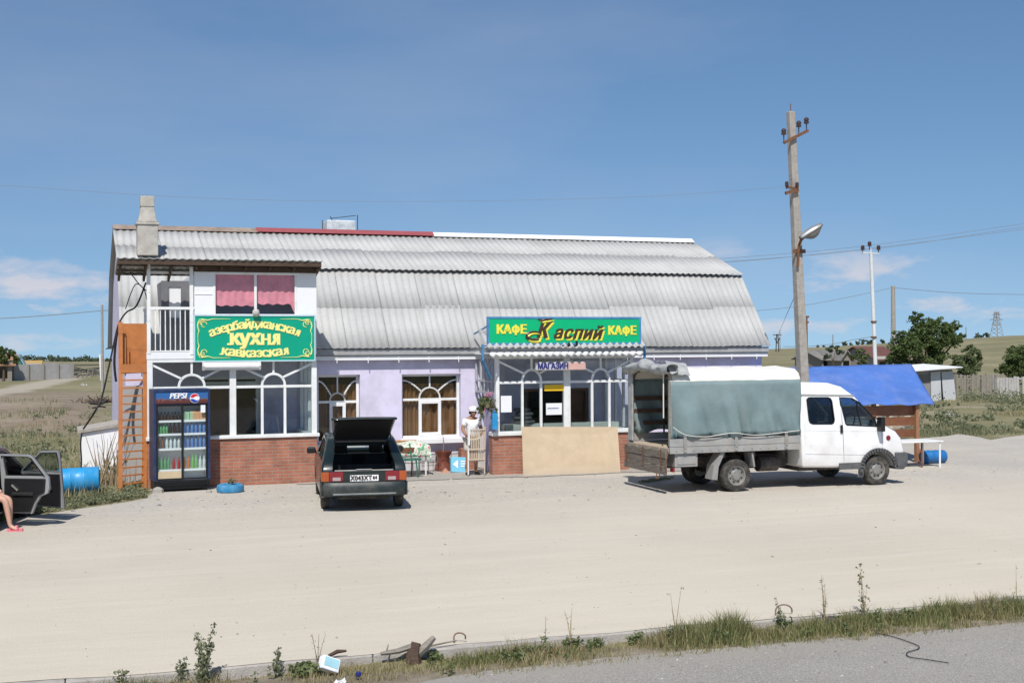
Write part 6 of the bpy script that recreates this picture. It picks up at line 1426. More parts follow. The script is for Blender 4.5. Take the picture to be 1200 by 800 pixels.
mb.grid(rows); hd_ = mb.build('lamp_head', mat('dull_lamp_metal', (.36, .36, .35), .45, .1, 6, metal=.6), pole, smooth=True, angle=70, solid=.008)
mb = MB(); rows = []
for i in range(13):
    t = i / 12; wd = .15 * math.sin(math.pi * min(1, .12 + t * .78)) ** .6 * (.6 + .5 * t); hh = .17 * math.sin(math.pi * min(1, max(0, (t - .1) * 1.15)))
    rows.append([T @ Vector((Ll * t, wd * math.cos(q), .016 - hh * math.sin(q))) for q in [math.pi * k / 10 for k in range(11)]])
mb.grid(rows); mb.build('lamp_shade', mat('clouded_lamp_glass', (.16, .155, .14), .25, .2, 12), hd_, smooth=True, angle=70)
# white steel pole with three insulators
Yw = 47.0
b1, t1 = P(1026, 430, Yw), P(1020.6, 296, Yw); d1 = (t1 - b1).normalized(); base1 = b1 - d1 * (b1.z / d1.z)
wp = thing('utility_pole', 'slender white steel pole with three dark insulators behind the blue canopy', 'utility pole', base1)
mb = MB(); mb.tube([Vector((0, 0, -.2)), (b1 - base1) * .55, (b1 - base1) * .55 + d1 * .05, t1 - base1], [.105, .10, .09, .08], 10); mb.build('shaft', MT['galv'], wp, smooth=True)
L1 = lambda px, py, dy=0: P(px, py, Yw + dy) - base1
mb = MB(); mb.bar(L1(1010.5, 296), L1(1030, 297), .07, .05); mb.tube([L1(1020.5, 298), L1(1020.5, 291)], .03, 6); ca = mb.build('crossarm', MT['galv'], wp)
for px, py in ((1011, 293), (1019, 288.5), (1029.5, 293)): mb = MB(); insul(mb, L1(px, py), 1.6); mb.build('insulator', MT['insul'], ca)
mb = MB()
for py in (377, 395): p = L1(1024, py); mb.lathe([(.12, -.04), (.12, .04)], 10, Matrix.Translation(p)); mb.bar(p, p + Vector((-.18, -.05, .0)), .04)
mb.build('clamp', MT['rust'], wp)
def pole_plain(px, y0, y1, dist, r, m, label, name='utility_pole', cat='utility pole', group=None, arms=None):
    t = P(px, y0, dist); b = P(px + (y1 - y0) * .006, y1, dist); z0 = ground_z(b.x, b.y); o = thing(name, label, cat, (b.x, b.y, z0), 0, group)
    mb = MB(); mb.tube([(0, 0, -.3), (t.x - b.x, 0, t.z - z0)], [r, r * .7], 8); mb.build('shaft', m, o)
    if arms:
        mb = MB()
        for dz, hw_ in arms: mb.bar((t.x - b.x - hw_, 0, t.z - z0 - dz), (t.x - b.x + hw_, 0, t.z - z0 - dz), .10, .10)
        mb.build('crossarm', MT['rust'], o)
    return o
pole_plain(1046.5, 335, 425, 84, .22, MT['concrete'], 'grey concrete pole rising from behind the big leafy tree')
pole_plain(945.5, 370, 424, 62, .06, MT['rust'], 'thin dark metal post just right of the concrete street lamp pole', arms=((.05, .12), (.35, .10)))
pole_plain(976, 392, 410, 230, .13, MT['greywood'], 'very thin distant pole above the old grey farmhouse')
pole_plain(119.5, 357, 430, 95, .11, MT['concrete'], 'faint pale concrete pole left of the orange ladder')
pole_plain(914, 386, 412, 330, .14, MT['greywood'], 'faint thin pole beside the wooden portal pylon')
pole_plain(1132, 383, 399, 330, .16, MT['greywood'], 'thin distant pole on the hill left of the lattice pylon')
# lattice pylon and wooden portal pylon, far off
def pylon(px, y0, y1, dist, w0, w1, arms, label):
    t = P(px, y0, dist); b = P(px, y1, dist); z0 = b.z; h = t.z - z0; o = thing('pylon', label, 'pylon', (b.x, b.y, z0)); mb = MB(); n = 7
    for i in range(n):
        za, zb = h * i / n, h * (i + 1) / n; wa = w0 + (w1 - w0) * min(1, i / n * 1.25); wb = w0 + (w1 - w0) * min(1, (i + 1) / n * 1.25)
        for sx_, sy_ in ((-1, -1), (1, -1), (1, 1), (-1, 1)): mb.bar((sx_ * wa, sy_ * wa, za), (sx_ * wb, sy_ * wb, zb), .22)
        for sy_ in (-1, 1): mb.bar((-wa, sy_ * wa, za), (wb, sy_ * wb, zb), .14); mb.bar((wa, sy_ * wa, za), (-wb, sy_ * wb, zb), .14)
    mb.build('mast', MT['steel'], o); mb = MB()
    for f_, hw_ in arms: mb.bar((-hw_, 0, h * f_), (hw_, 0, h * f_), .35, .25); mb.bar((-hw_, 0, h * f_), (0, 0, h * f_ + 1.2), .18); mb.bar((hw_, 0, h * f_), (0, 0, h * f_ + 1.2), .18)
    mb.build('crossarm', MT['steel'], o)
pylon(1168, 365, 397, 470, 2.2, .7, ((.88, 2.2), (.70, 3.4), (.52, 2.6)), 'grey steel lattice pylon on the hilltop at the far right')
o = thing('pylon', 'dark wooden portal pylon just right of the roof end', 'pylon', P(911, 415, 300)); s_ = 300 / 1500
mb = MB()
for dx in (-1.0, 1.0): mb.bar((dx * s_ * 3.2 * .8, 0, -1), (dx * s_ * 1.2 * .8, 0, 27 * s_), .2)
mb.build('mast', MT['wood'], o); mb = MB(); mb.bar((-6.5 * s_, 0, 26 * s_), (6.5 * s_, 0, 26 * s_), .2); mb.bar((-4 * s_, 0, 22 * s_), (0, 0, 15 * s_), .2); mb.bar((4 * s_, 0, 22 * s_), (0, 0, 15 * s_), .2); mb.build('crossarm', MT['wood'], o)
# overhead wires
def wire(label, pp, r, k=10):
    mb = MB(); cable(mb, pp, r, k); return mb.solo('overhead_wire', MT['skywire'], label, 'wire', smooth=True, angle=80)
PY = lambda Y, *l: [P(x, y, Y) for x, y in l]
wire('faint wire crossing the sky from the left to the concrete pole', PY(Yp - .2, (-120, 208), (0, 217), (250, 232.5), (500, 236), (750, 230.5), (921, 219)), .0035)
wire('upper power line on the white pole, running off at the right', PY(Yw, (1330, 243), (1200, 262), (1019, 287.5), (850, 302.5), (700, 309)), .009)
wire('middle power line on the white pole, running off at the right', PY(Yw, (1330, 248), (1200, 266), (1029.5, 291), (850, 306.5), (700, 313)), .009)
wire('lowest power line on the white pole, running off at the right', PY(Yw + .3, (1330, 251), (1200, 268.5), (1011, 292), (850, 307.5), (700, 315)), .009)
wire('dark wire from the far concrete pole to the right edge', PY(84, (1330, 345), (1200, 345), (1120, 343), (1046, 337)), .02)
wire('dark wire from the far concrete pole down behind the roof', PY(84, (1046, 337), (1000, 347), (940, 358), (886, 364), (830, 366)), .018)
wire('thin stay wire slanting down beside the street lamp pole', [P(930, 350, Yp + 1), P(915, 385, Yp + 40), P(908, 402, 250)], .009)
wire('low sagging wire above the old grey farmhouse', PY(100, (1024, 394), (1000, 398), (975, 403), (950, 405.5), (918, 406)), .028)
wire('faint low wire in the sky left of the ladder', PY(95, (-100, 377), (0, 373), (60, 369), (119, 364), (140, 363)), .03)
# ------------------------------------------------------------------ blue canopy stall
pb = G(1074.5, 541.5); Ys = pb.y
st = thing('market_stall', 'open stall under a bright blue sloping sheet with brown board sides', 'stall', (pb.x, Ys, 0), world=True)
e0, e1 = P(935, 474.5, Ys - .15), P(1095, 472.5, Ys - .15); Yt = Ys + 1.9; r0, r1 = P(905, 431, Yt), P(1068, 426.5, Yt)
e0.x = min(e0.x, r0.x - .5)
mb = MB(); rows = []
for i in range(25):
    t = i / 24; row = []
    for k in range(49):
        u = k / 48; p = e0.lerp(e1, u).lerp(r0.lerp(r1, u), t); p.z += -.05 * math.sin(math.pi * t) * abs(math.sin(u * math.pi * 3)) + .03 * noise.noise((p.x * 1.5, p.y * 2.5, 0)) + .012 * noise.noise((p.x * 5, p.y * 5, 3)) - (.03 * abs(math.sin(u * 17)) if i == 0 else 0); row.append(p)
    rows.append(row)
mb.grid(rows); mb.build('canopy', MT['blue'], st, smooth=True, angle=70, solid=.012)
mb = MB(); rows = [[r0.lerp(r1, u / 12) + Vector((0, 2.0 * t, -.95 * t)) for u in range(13)] for t in (0, .5, 1)]; mb.grid(rows); mb.build('canopy', MT['blue'], st, solid=.012)
xr_ = pb.x
for x_, y_, z_ in ((xr_, Ys, e1.z + .02), (xr_, Ys + 1.9, r1.z - .05), (e0.x + .5, Ys, e1.z + .02), (e0.x + .5, Ys + 1.9, r1.z - .05)): mb = MB(); mb.box(x_ - .05, y_ - .05, -.1, x_ + .05, y_ + .05, z_); mb.build('post', mat('brown_post', (.30, .15, .08), .7, .2, 7) if 'brown_post' not in bpy.data.materials else bpy.data.materials['brown_post'], st)
for (ya, yb) in ((486, 474), (497.5, 487.5), (511, 502)):
    mb = MB(); za, zb = P(1060, ya, Ys + .3).z, P(1060, yb, Ys + .3).z; mb.box(e0.x + .3, Ys + .06, za, xr_ + .12, Ys + .09, zb); mb.build('side_rail', MT['brownwood'], st)
mb = MB(); mb.bar((xr_, Ys, e1.z - .06), (xr_, Yt, r1.z - .08), .06, .08); mb.bar((e0.x + .5, Ys, e1.z - .06), (e0.x + .5, Yt, r1.z - .08), .06, .08); mb.bar(r0 - Vector((0, 0, .07)), r1 - Vector((0, 0, .07)), .06, .08); mb.build('rafter', MT['brownwood'], st)
# white pipe table by the stall
a, b = G(1083, 548), G(1101.5, 547); zt_ = P(1100, 516, b.y).z
wt = thing('pipe_table', 'bare white pipe-legged table in front of the blue canopy stall', 'table', (b.x - .7, b.y, 0), world=True)
xl_ = P(1060, 516, b.y).x - .9
mb = MB(); mb.box(xl_, b.y - .05, zt_ - .035, b.x + .08, b.y + .75, zt_); mb.build('tabletop', MT['white'], wt, bevel=.008)
for x_, y_, m_ in ((b.x, b.y, MT['white']), (b.x, b.y + .68, MT['white']), (xl_ + .1, b.y, MT['white']), (P(1083, 530, b.y).x, b.y + .1, MT['rust'])): mb = MB(); mb.tube([(x_, y_, 0), (x_, y_, zt_ - .035)], .024, 8); mb.build('leg', m_, wt)
p, q = G(1081, 543), G(1106, 542); p.z = q.z = .17; drum('gas_cylinder', 'dark blue gas cylinder lying under the white pipe table', p, q, .17, mat('deep_blue_paint', (.02, .14, .36), .45, .12, 4))
mb = MB(); c = G(1079, 541); mb.lathe([(.09, 0), (.10, .02), (.10, .20), (.06, .26), (.06, .34)], 12, Matrix.Translation(c)); mb.solo('clay_jug', mat('red_clay', (.36, .12, .05), .6, .15, 6), 'small orange-red jug at the foot of the stall post', 'jug', smooth=True)
# grey stones heaped behind the stall rails
stones = mat('pale_stone', (.40, .35, .28), .9, .25, 5, .4, 30)
mb = MB(); r_ = random.Random(21); c = G(1050, 520)
for i in range(170):
    p = Vector((c.x + r_.uniform(-3.2, 1.6), c.y + r_.uniform(1.5, 3.0), 0)); hgt = max(.05, .9 - .5 * abs(p.y - c.y - 2.2)); s_ = r_.uniform(.10, .24)
    mb.lathe([(.01, -s_ * .5), (s_ * .8, -s_ * .2), (s_, .05), (s_ * .6, s_ * .5), (.01, s_ * .6)], 6, Matrix.Translation((p.x, p.y, r_.uniform(0, hgt))) @ Euler((r_.random() * 3, r_.random() * 3, 0)).to_matrix().to_4x4(), caps=False)
o = mb.solo('stone_rubble', stones, None, None); o['kind'] = 'stuff'
# ------------------------------------------------------------------ black saloon at the left edge, right doors open, someone sitting in the back
hinge = G(6, 603, .20); CR = R(-15); rt = Vector((math.cos(CR), math.sin(CR), 0))
co = Vector((hinge.x, hinge.y, 0)) - rt * .80
bc = thing('parked_car', 'black saloon cut off by the left edge with both right doors wide open', 'car', co, CR)
prof = [(-2.05, .32), (-2.10, .55), (-2.06, .86), (-1.98, .93), (-1.45, .96), (-.95, 1.31), (-.6, 1.38), (.2, 1.39), (.5, 1.36), (1.15, .96), (1.6, .89), (2.05, .78), (2.15, .6), (2.15, .30), (1.9, .24), (-1.8, .24)]
A_ = MB(); A_.prism(prof, 'x', -.81, .81); cuts = []
q_ = MB(); q_.prism([(-1.15, .36), (-1.10, .92), (-.85, 1.30), (.2, 1.34), (.45, 1.31), (1.05, .94), (1.2, .36)], 'x', -.74, .74); cuts.append(q_)
q_ = MB(); q_.prism([(-.86, .60), (-.62, .33), (-.04, .33), (-.04, 1.27), (-.50, 1.27), (-.82, .95)], 'x', .5, 1); cuts.append(q_)
q_ = MB(); q_.prism([(.04, .33), (1.0, .33), (1.04, .90), (.42, 1.27), (.04, 1.27)], 'x', .5, 1); cuts.append(q_)
q_ = MB(); q_.prism([(-.80, .92), (-.50, 1.26), (-.04, 1.27), (-.04, .92)], 'x', -1, 0); cuts.append(q_)
q_ = MB(); q_.prism([(.04, .92), (.04, 1.27), (.42, 1.26), (.98, .92)], 'x', -1, 0); cuts.append(q_)
q_ = MB(); q_.prism([(.50, 1.45), (.42, 1.28), (1.0, .99), (1.2, 1.02)], 'x', -.62, .62); cuts.append(q_)
q_ = MB(); q_.prism([(-.98, 1.40), (-.85, 1.28), (-1.30, .98), (-1.5, 1.02)], 'x', -.60, .60); cuts.append(q_)
for y in (-1.15, 1.32):
    for s_ in (-1, 1):
        q_ = MB(); q_.lathe([(.33, 0), (.33, .42)], 24, Matrix.Translation((s_ * .95 if s_ < 0 else .53, y, .285)) @ Matrix.Rotation(R(90), 4, 'Y')); cuts.append(q_)
b_ = carve(A_, cuts, .045); tumble(b_, .90, .36); b_.build('body', MT['carblack'], bc, smooth=True, angle=28)
mb = MB(); mb.add([(-.62, 1.08, .99), (.62, 1.08, .99), (.62, .47, 1.32), (-.62, .47, 1.32)], [(0, 1, 2, 3)]); tumble(mb, .9, .36); mb.build('windscreen', MT['carglass'], bc)
mb = MB(); mb.add([(-.60, -1.40, .99), (.60, -1.40, .99), (.60, -.92, 1.30), (-.60, -.92, 1.30)], [(0, 1, 2, 3)]); tumble(mb, .9, .36); mb.build('rear_window', MT['carglass'], bc)
for y in (-1.15, 1.32):
    for s_ in (-1, 1): wheel(bc, s_ * .715, y, .285, .285, .17, s_)
mb = MB(); mb.box(-.66, -.75, .36, .66, -.28, .52); mb.box(-.66, -.95, .40, .66, -.76, 1.0); st = mb.build('seat', MT['trim'], bc, bevel=.05)
for s_ in (-.36, .36): mb = MB(); mb.box(s_ - .24, .15, .36, s_ + .24, .62, .52); mb.box(s_ - .24, .02, .40, s_ + .24, .16, 1.12); mb.build('seat', MT['trim'], bc, bevel=.05)
mb = MB(); mb.box(-.83, -2.16, .36, .83, -2.0, .56); mb.build('bumper', MT['black'], bc, bevel=.04); mb = MB(); mb.box(-.83, 2.06, .34, .83, 2.22, .54); mb.build('bumper', MT['black'], bc, bevel=.04)
for s_ in (-1, 1): mb = MB(); mb.box(min(s_ * .45, s_ * .80), -2.115, .62, max(s_ * .45, s_ * .80), -2.02, .82); mb.build('tail_light', MT['lampred'], bc, bevel=.01)
def cdoor(hy, theta, poly, win, inner, handle):
    th = R(theta); T = Matrix.Translation((.80, hy, 0)) @ Matrix(((math.sin(th), math.cos(th), 0, 0), (-math.cos(th), math.sin(th), 0, 0), (0, 0, 1, 0), (0, 0, 0, 1)))   # local x along the door, y outward
    def pr(p, a, b):
        m = MB(); m.prism(p, 'y', a, b); return m
    core = carve(pr(poly, -.055, 0), [pr(win, -.2, .2)]); lean = lambda m: setattr(m, 'v', [tuple(T @ Vector((p[0], p[1] - .28 * max(0, p[2] - .88), p[2]))) for p in m.v])
    lean(core); d_ = core.build('door', MT['doorrim'], bc, smooth=True, angle=30)
    o_ = carve(pr(inset(poly, -.005), .001, .012), [pr(inset(win, .0), -.2, .2)]); lean(o_); o_.build('outer_skin', MT['carblack'], d_)
    i_ = pr(inner, -.085, -.056); lean(i_); i_.build('door_card', MT['black'], d_, bevel=.015)
    f_ = carve(pr(inset(poly, .035), -.064, -.056), [pr(inset(win, -.006), -.2, .2), pr([(-1, -1), (3, -1), (3, .90), (-1, .90)], -.3, .3)]); lean(f_)
    if f_.v: f_.build('window_trim', MT['black'], d_)
    g_ = pr(win, -.03, -.026); lean(g_); g_.build('glass', MT['carglass'], d_)
    m = MB(); m.bar((handle[0], -.11, handle[1]), (handle[0] + .11, -.11, handle[1] - .09), .025); m.bar((handle[0], -.11, handle[1]), (handle[0], -.08, handle[1]), .025); lean(m); m.build('handle', MT['steel'], d_)
    m = MB(); m.box(.10 + handle[2], -.12, .56, .50 + handle[2], -.086, .62); lean(m); m.build('armrest', MT['trim'], d_, bevel=.01)
cdoor(0.0, 76, [(.0, .24), (.55, .24), (.62, .42), (.70, .54), (.84, .60), (.88, .70), (.86, .88), (.60, 1.26), (.52, 1.29), (.0, 1.29)], [(.05, .90), (.05, 1.25), (.50, 1.25), (.56, 1.23), (.78, .90)], [(.03, .27), (.53, .27), (.60, .44), (.68, .56), (.80, .62), (.82, .86), (.03, .86)], (.20, .74, .10))
cdoor(1.03, 62, [(.0, .26), (1.0, .24), (1.0, 1.29), (.60, 1.28), (.06, .93), (.0, .88)], [(.12, .91), (.60, 1.24), (.95, 1.25), (.95, .91)], [(.03, .29), (.97, .27), (.97, .86), (.03, .84)], (.35, .74, .3))
# seated person, mostly outside the frame: legs out of the back door
ft = G(15, 622.5); fw = Matrix.Rotation(CR, 3, 'Z')
pe = thing('person', 'person in pink sandals sitting in the open back door of the black saloon', 'person', (ft.x, ft.y, 0), CR)
pt2 = [(-.62, .18, .62, .12), (-.62, .18, .80, .12), (-.60, .18, .98, .13), (-.58, .18, 1.08, .095), (-.56, .18, 1.16, .05), (-.54, .18, 1.20, .05),
       (-.57, .02, 1.07, .058), (-.52, -.06, .84, .042), (-.36, .04, .69, .032), (-.57, .34, 1.07, .058), (-.52, .41, .84, .042), (-.36, .30, .69, .032),
       (-.52, .09, .60, .09), (-.14, .05, .55, .065), (-.06, .05, .09, .036), (.02, .04, .045, .034), (.09, .03, .035, .026),
       (-.52, .27, .60, .09), (-.13, .26, .53, .065), (-.12, .24, .09, .036), (-.04, .23, .045, .034), (.03, .22, .035, .026)]
b_ = skin(pt2, ed); hc2 = Vector((-.52, .18, 1.25)); person_head(b_, hc2, .088, (1, -.15, -.1))
hand(b_, Vector((-.36, .04, .69)), (.9, .1, -.5), (0, 0, -1)); hand(b_, Vector((-.36, .30, .69)), (.9, -.1, -.5), (0, 0, -1), right=-1)
b_.build('body', MT['palesk'], pe, smooth=True, angle=70)
def clothes2(idx, grow, name, m):
    ii = {k: i for i, k in enumerate(idx)}; c_ = skin([tuple(pt2[k][:3]) + (pt2[k][3] + grow,) for k in idx], [(ii[a], ii[b]) for a, b in ed if a in ii and b in ii]); c_.build(name, m, pe, smooth=True, angle=70)
clothes2([0, 1, 2, 3, 6, 9], .02, 'shirt', MT['tshirt'])
s0_, s1_ = pt2[13], pt2[18]; pt2[13] = (-.30, .07, .58, .075); pt2[18] = (-.30, .26, .575, .075); clothes2([0, 12, 13, 17, 18], .022, 'shorts', MT['beige']); pt2[13], pt2[18] = s0_, s1_
mb = MB(); mb.lathe([(.092, -.08), (.098, .0), (.09, .06), (.05, .10), (.001, .11)], 16, Matrix.Translation(hc2 + Vector((-.022, 0, .02))), caps=False); mb.build('hair', MT['hair'], pe, smooth=True)
mb = MB()
for y_, x_ in ((.035, .0), (.225, -.06)): mb.box(x_ - .10, y_ - .042, .0, x_ + .16, y_ + .042, .018); mb.tube([(x_ + .07, y_ - .042, .02), (x_ + .06, y_ - .02, .072), (x_ + .06, y_ + .02, .072), (x_ + .07, y_ + .042, .02)], .012, 5)
mb.build('sandals', mat('pink_rubber', (.75, .18, .24), .5), pe, bevel=.004)
# ------------------------------------------------------------------ trees
def tree(name, label, base, blobs, leaves, size, m=None, tr=.10, group=None, cat='tree', seed=1, squash=.85):
    """blobs: (x, y, z, r) relative to the base; limbs run to each, sprays of leaves fill them unevenly"""
    r_ = random.Random(seed); o = thing(name, label, cat, base, 0, group); mb = MB()
    zmin = min(b[2] - b[3] * .4 for b in blobs); fork = Vector((0, 0, max(.2, zmin * .75)))
    mb.tube([(0, 0, -.2), fork * .5 + Vector((.04, 0, 0)), fork], [tr * 1.25, tr, tr * .85], 7)
    lf_ = MB()
    for bx_, by_, bz_, br2 in blobs:
        c = Vector((bx_, by_, bz_)); mid = fork.lerp(c, .5) + Vector((r_.uniform(-.1, .1), r_.uniform(-.1, .1), br2 * .15)); mb.tube([fork, mid, c], [tr * .6, tr * .4, tr * .15], 5)
        n = int(leaves * br2 ** 2); sub = []
        for k in range(max(9, int(n / 15))):
            d = Vector((r_.gauss(0, 1), r_.gauss(0, 1), r_.gauss(0, 1))).normalized() * br2 * (r_.uniform(.2, 1.2)); d.z *= squash; sub.append(c + d)
            if k % 3 == 0: mb.tube([c, c + d * .6, c + d], [tr * .15, tr * .1, tr * .04], 4)
        for s_ in sub: leafball(lf_, s_, br2 * r_.uniform(.25, .55), r_.randint(24, 52), size, r_, .7)
    mb.build('trunk', MT['bark'], o); lf_.build('crown', m or MT['leaf'], o, recalc=False); return o
def ptree(name, label, bpx, bpy, dist_y, blobs_px, leaves, size, **k):
    b = P(bpx, bpy, dist_y); base = Vector((b.x, b.y, ground_z(b.x, b.y)))
    sc = (D(bpx, bpy, 1) - Vector((0, 0, H))).length; dep = (b - Vector((0, 0, H))).dot(M3 @ Vector((0, 0, -1))); s_ = dep / 1500
    r_ = random.Random(k.get('seed', 1)); bl = []
    for px, py, rpx in blobs_px: p = P(px, py, dist_y); bl.append((p.x - base.x, r_.uniform(-.5, .5) * rpx * s_, p.z - base.z, rpx * s_))
    return tree(name, label, base, bl, leaves, size, **k)
ptree('leafy_tree', 'big uneven dark green tree standing behind the blue canopy and grey shed', 1084, 463, 68, [(1060, 407, 15), (1078, 382, 13), (1086, 400, 15), (1098, 380, 10), (1114, 384, 10), (1106, 398, 13), (1119, 398, 7), (1066, 428, 16), (1090, 426, 15), (1052, 394, 6), (1048, 418, 8), (1074, 372, 7), (1126, 394, 5), (1096, 412, 14), (1070, 400, 13), (1104, 388, 9), (1088, 388, 12)], 1150, .17, tr=.14, seed=3)
ptree('shrub', 'dark green shrub rising behind the grey shed roof', 1132, 458, 72, [(1122, 424, 9), (1134, 414, 9), (1140, 428, 9), (1128, 436, 10), (1145, 420, 6), (1133, 424, 9)], 1300, .16, tr=.07, seed=4, cat='shrub', m=MT['leaf_pale'])
ptree('shrub', 'broad green shrub behind the pale plank fence at the right edge', 1200, 456, 76, [(1188, 420, 10), (1200, 414, 12), (1178, 430, 8), (1192, 434, 12), (1212, 424, 14), (1228, 420, 14), (1204, 402, 5), (1196, 426, 11)], 1300, .17, tr=.07, seed=5, cat='shrub')
ptree('round_tree', 'small round pale green tree left of the white pole', 1009, 428, 105, [(1009, 413, 6), (1003, 418, 5), (1014, 418, 5), (1009, 423, 6)], 500, .22, tr=.08, seed=6, m=MT['leaf_pale'])
ptree('grey_bush', 'greyish bush growing against the old grey farmhouse', 976, 424, 118, [(972, 410, 5), (980, 407, 4), (970, 417, 5), (983, 413, 4)], 400, .22, tr=.06, seed=7, cat='bush', m=MT['leaf_far'])
ptree('dark_tree', 'dark spreading tree behind the tan roofed house at the left edge', 4, 436, 128, [(0, 412, 8), (11, 416, 6), (-14, 409, 9), (18, 421, 4), (-30, 414, 9), (4, 421, 7)], 420, .24, tr=.12, seed=8)
r_ = random.Random(31)
for i, (px, hh) in enumerate(((958, 2), (965, 2), (990, 3), (997, 2), (1004, 3), (1010, 4), (1017, 4), (1022, 4), (1034, 3), (1156, 4))):
    az = D(px, 400, 1); d_ = (az - Vector((0, 0, H))); d_.z = 0; d_.normalize(); p = d_ * 474; z = ground_z(p.x, p.y)
    tree('hill_tree', 'tiny dark tree on the far hill crest', (p.x, p.y, z - .2), [(0, 0, hh * .30, hh * .26), (hh * .1, 0, hh * .17, hh * .2)], 60 / max(1, hh), .4, MT['leaf_far'], .08, 'tiny trees along the far hill crest', seed=40 + i)
az = D(1146, 398, 1) - Vector((0, 0, H)); az.z = 0; az.normalize(); p = az * 470
tree('hill_bush', 'lone wide bush on the hilltop left of the lattice pylon', (p.x, p.y, ground_z(p.x, p.y) - .3), [(-.8, 0, .9, .8), (.4, 0, 1.2, .9), (1.3, 0, .8, .7)], 60, .4, MT['leaf_far'], .1, cat='bush', seed=60)
mb = MB()                                # far wood on the left skyline, one mass
for i in range(420):
    px = r_.uniform(-260, 136); az = D(px, 400, 1) - Vector((0, 0, H)); az.z = 0; az.normalize(); p = az * r_.uniform(440, 475); z = ground_z(p.x, p.y)
    hgt = (1.0 + 1.5 * max(0, noise.noise((px * .03, 0, 2)) + .45)) * (1.0 if px < 105 else .45); leafball(mb, Vector((p.x, p.y, z + hgt * r_.uniform(.2, .8))), hgt * .6, 16, .8, r_)
o = mb.build('woods', MT['leaf_far'], None, recalc=False); o['kind'] = 'stuff'
# ------------------------------------------------------------------ fences, shed, far houses
def gp(px, py): p = G(px, py); p.z = ground_z(p.x, p.y); return p
fa, fb = G(-40, 446), G(86, 443)
fn = thing('sheet_fence', 'grey flat sheet fence with posts in the field left of the cafe', 'fence', (fa.x, fa.y, 0), world=True)
n_ = 7
for i in range(n_):
    a, b = fa.lerp(fb, i / n_), fa.lerp(fb, (i + .985) / n_); hgt = 1.38 + (.16 if i in (5,) else 0) + rnd.uniform(-.03, .05); mb = MB()
    v_ = [a + Vector((0, 0, -.2)), b + Vector((0, 0, -.2)), b + Vector((0, 0, hgt + rnd.uniform(-.03, .03))), a + Vector((0, 0, hgt))]; off_ = Vector((0, .02, 0)); mb.add([p + off_ * k for k in (-1, 1) for p in v_], [(3, 2, 1, 0), (4, 5, 6, 7), (0, 1, 5, 4), (1, 2, 6, 5), (2, 3, 7, 6), (3, 0, 4, 7)]); mb.build('fence_panel', MT['slate'], fn)
for i in range(n_ + 1): a = fa.lerp(fb, i / n_); mb = MB(); mb.bar(a + Vector((0, -.09, -.2)), a + Vector((0, -.09, 1.45)), .10); mb.build('post', MT['greywood'], fn)
fa, fb = G(86, 443), G(117, 441)
pf = thing('rail_fence', 'collapsed dark wooden rail fence beside the grey sheet fence', 'fence', (fa.x, fa.y, 0), world=True); mb = MB()
for i in range(7): a = fa.lerp(fb, i / 6); mb.bar(a + Vector((0, 0, -.1)), a + Vector((rnd.uniform(-.2, .2), 0, rnd.uniform(.7, 1.4))), .09)
mb.build('post', MT['greywood'], pf); mb = MB()
for z0, z1 in ((.9, .5), (.7, .9), (1.25, 1.2), (1.1, .3), (.4, .8), (.3, .25), (.8, .2)): mb.bar(fa + Vector((0, -.08, z0)), fb + Vector((0, -.08, z1)), .03, .10)
for i in range(24): a = fa.lerp(fb, rnd.random()); mb.bar(a + Vector((rnd.uniform(-1, 1), rnd.uniform(-.5, .3), .1)), a + Vector((rnd.uniform(-1, 1), rnd.uniform(-.5, .3), rnd.uniform(.1, .9))), .06)
mb.build('rail', MT['greywood'], pf)
for px, y0, y1, m_, lb in ((117.5, 415, 445, MT['whitewall'], 'leaning white post standing in the grass left of the ladder'), (122.3, 420, 446, MT['concrete'], 'shorter grey concrete post beside the leaning white post')):
    b = G(px + .8, y1); t = P(px - .6, y0, b.y); mb = MB(); mb.bar(b + Vector((0, 0, -.1)), t, .13); mb.solo('post', m_, lb, 'post')
c = gp(98, 452); mb = MB(); leafball(mb, Vector((c.x, c.y, .10)), .28, 14, .16, rnd, .4); mb.solo('paper_scraps', MT['paper'], 'scrap of white paper litter in the grass below the rail fence', 'litter')
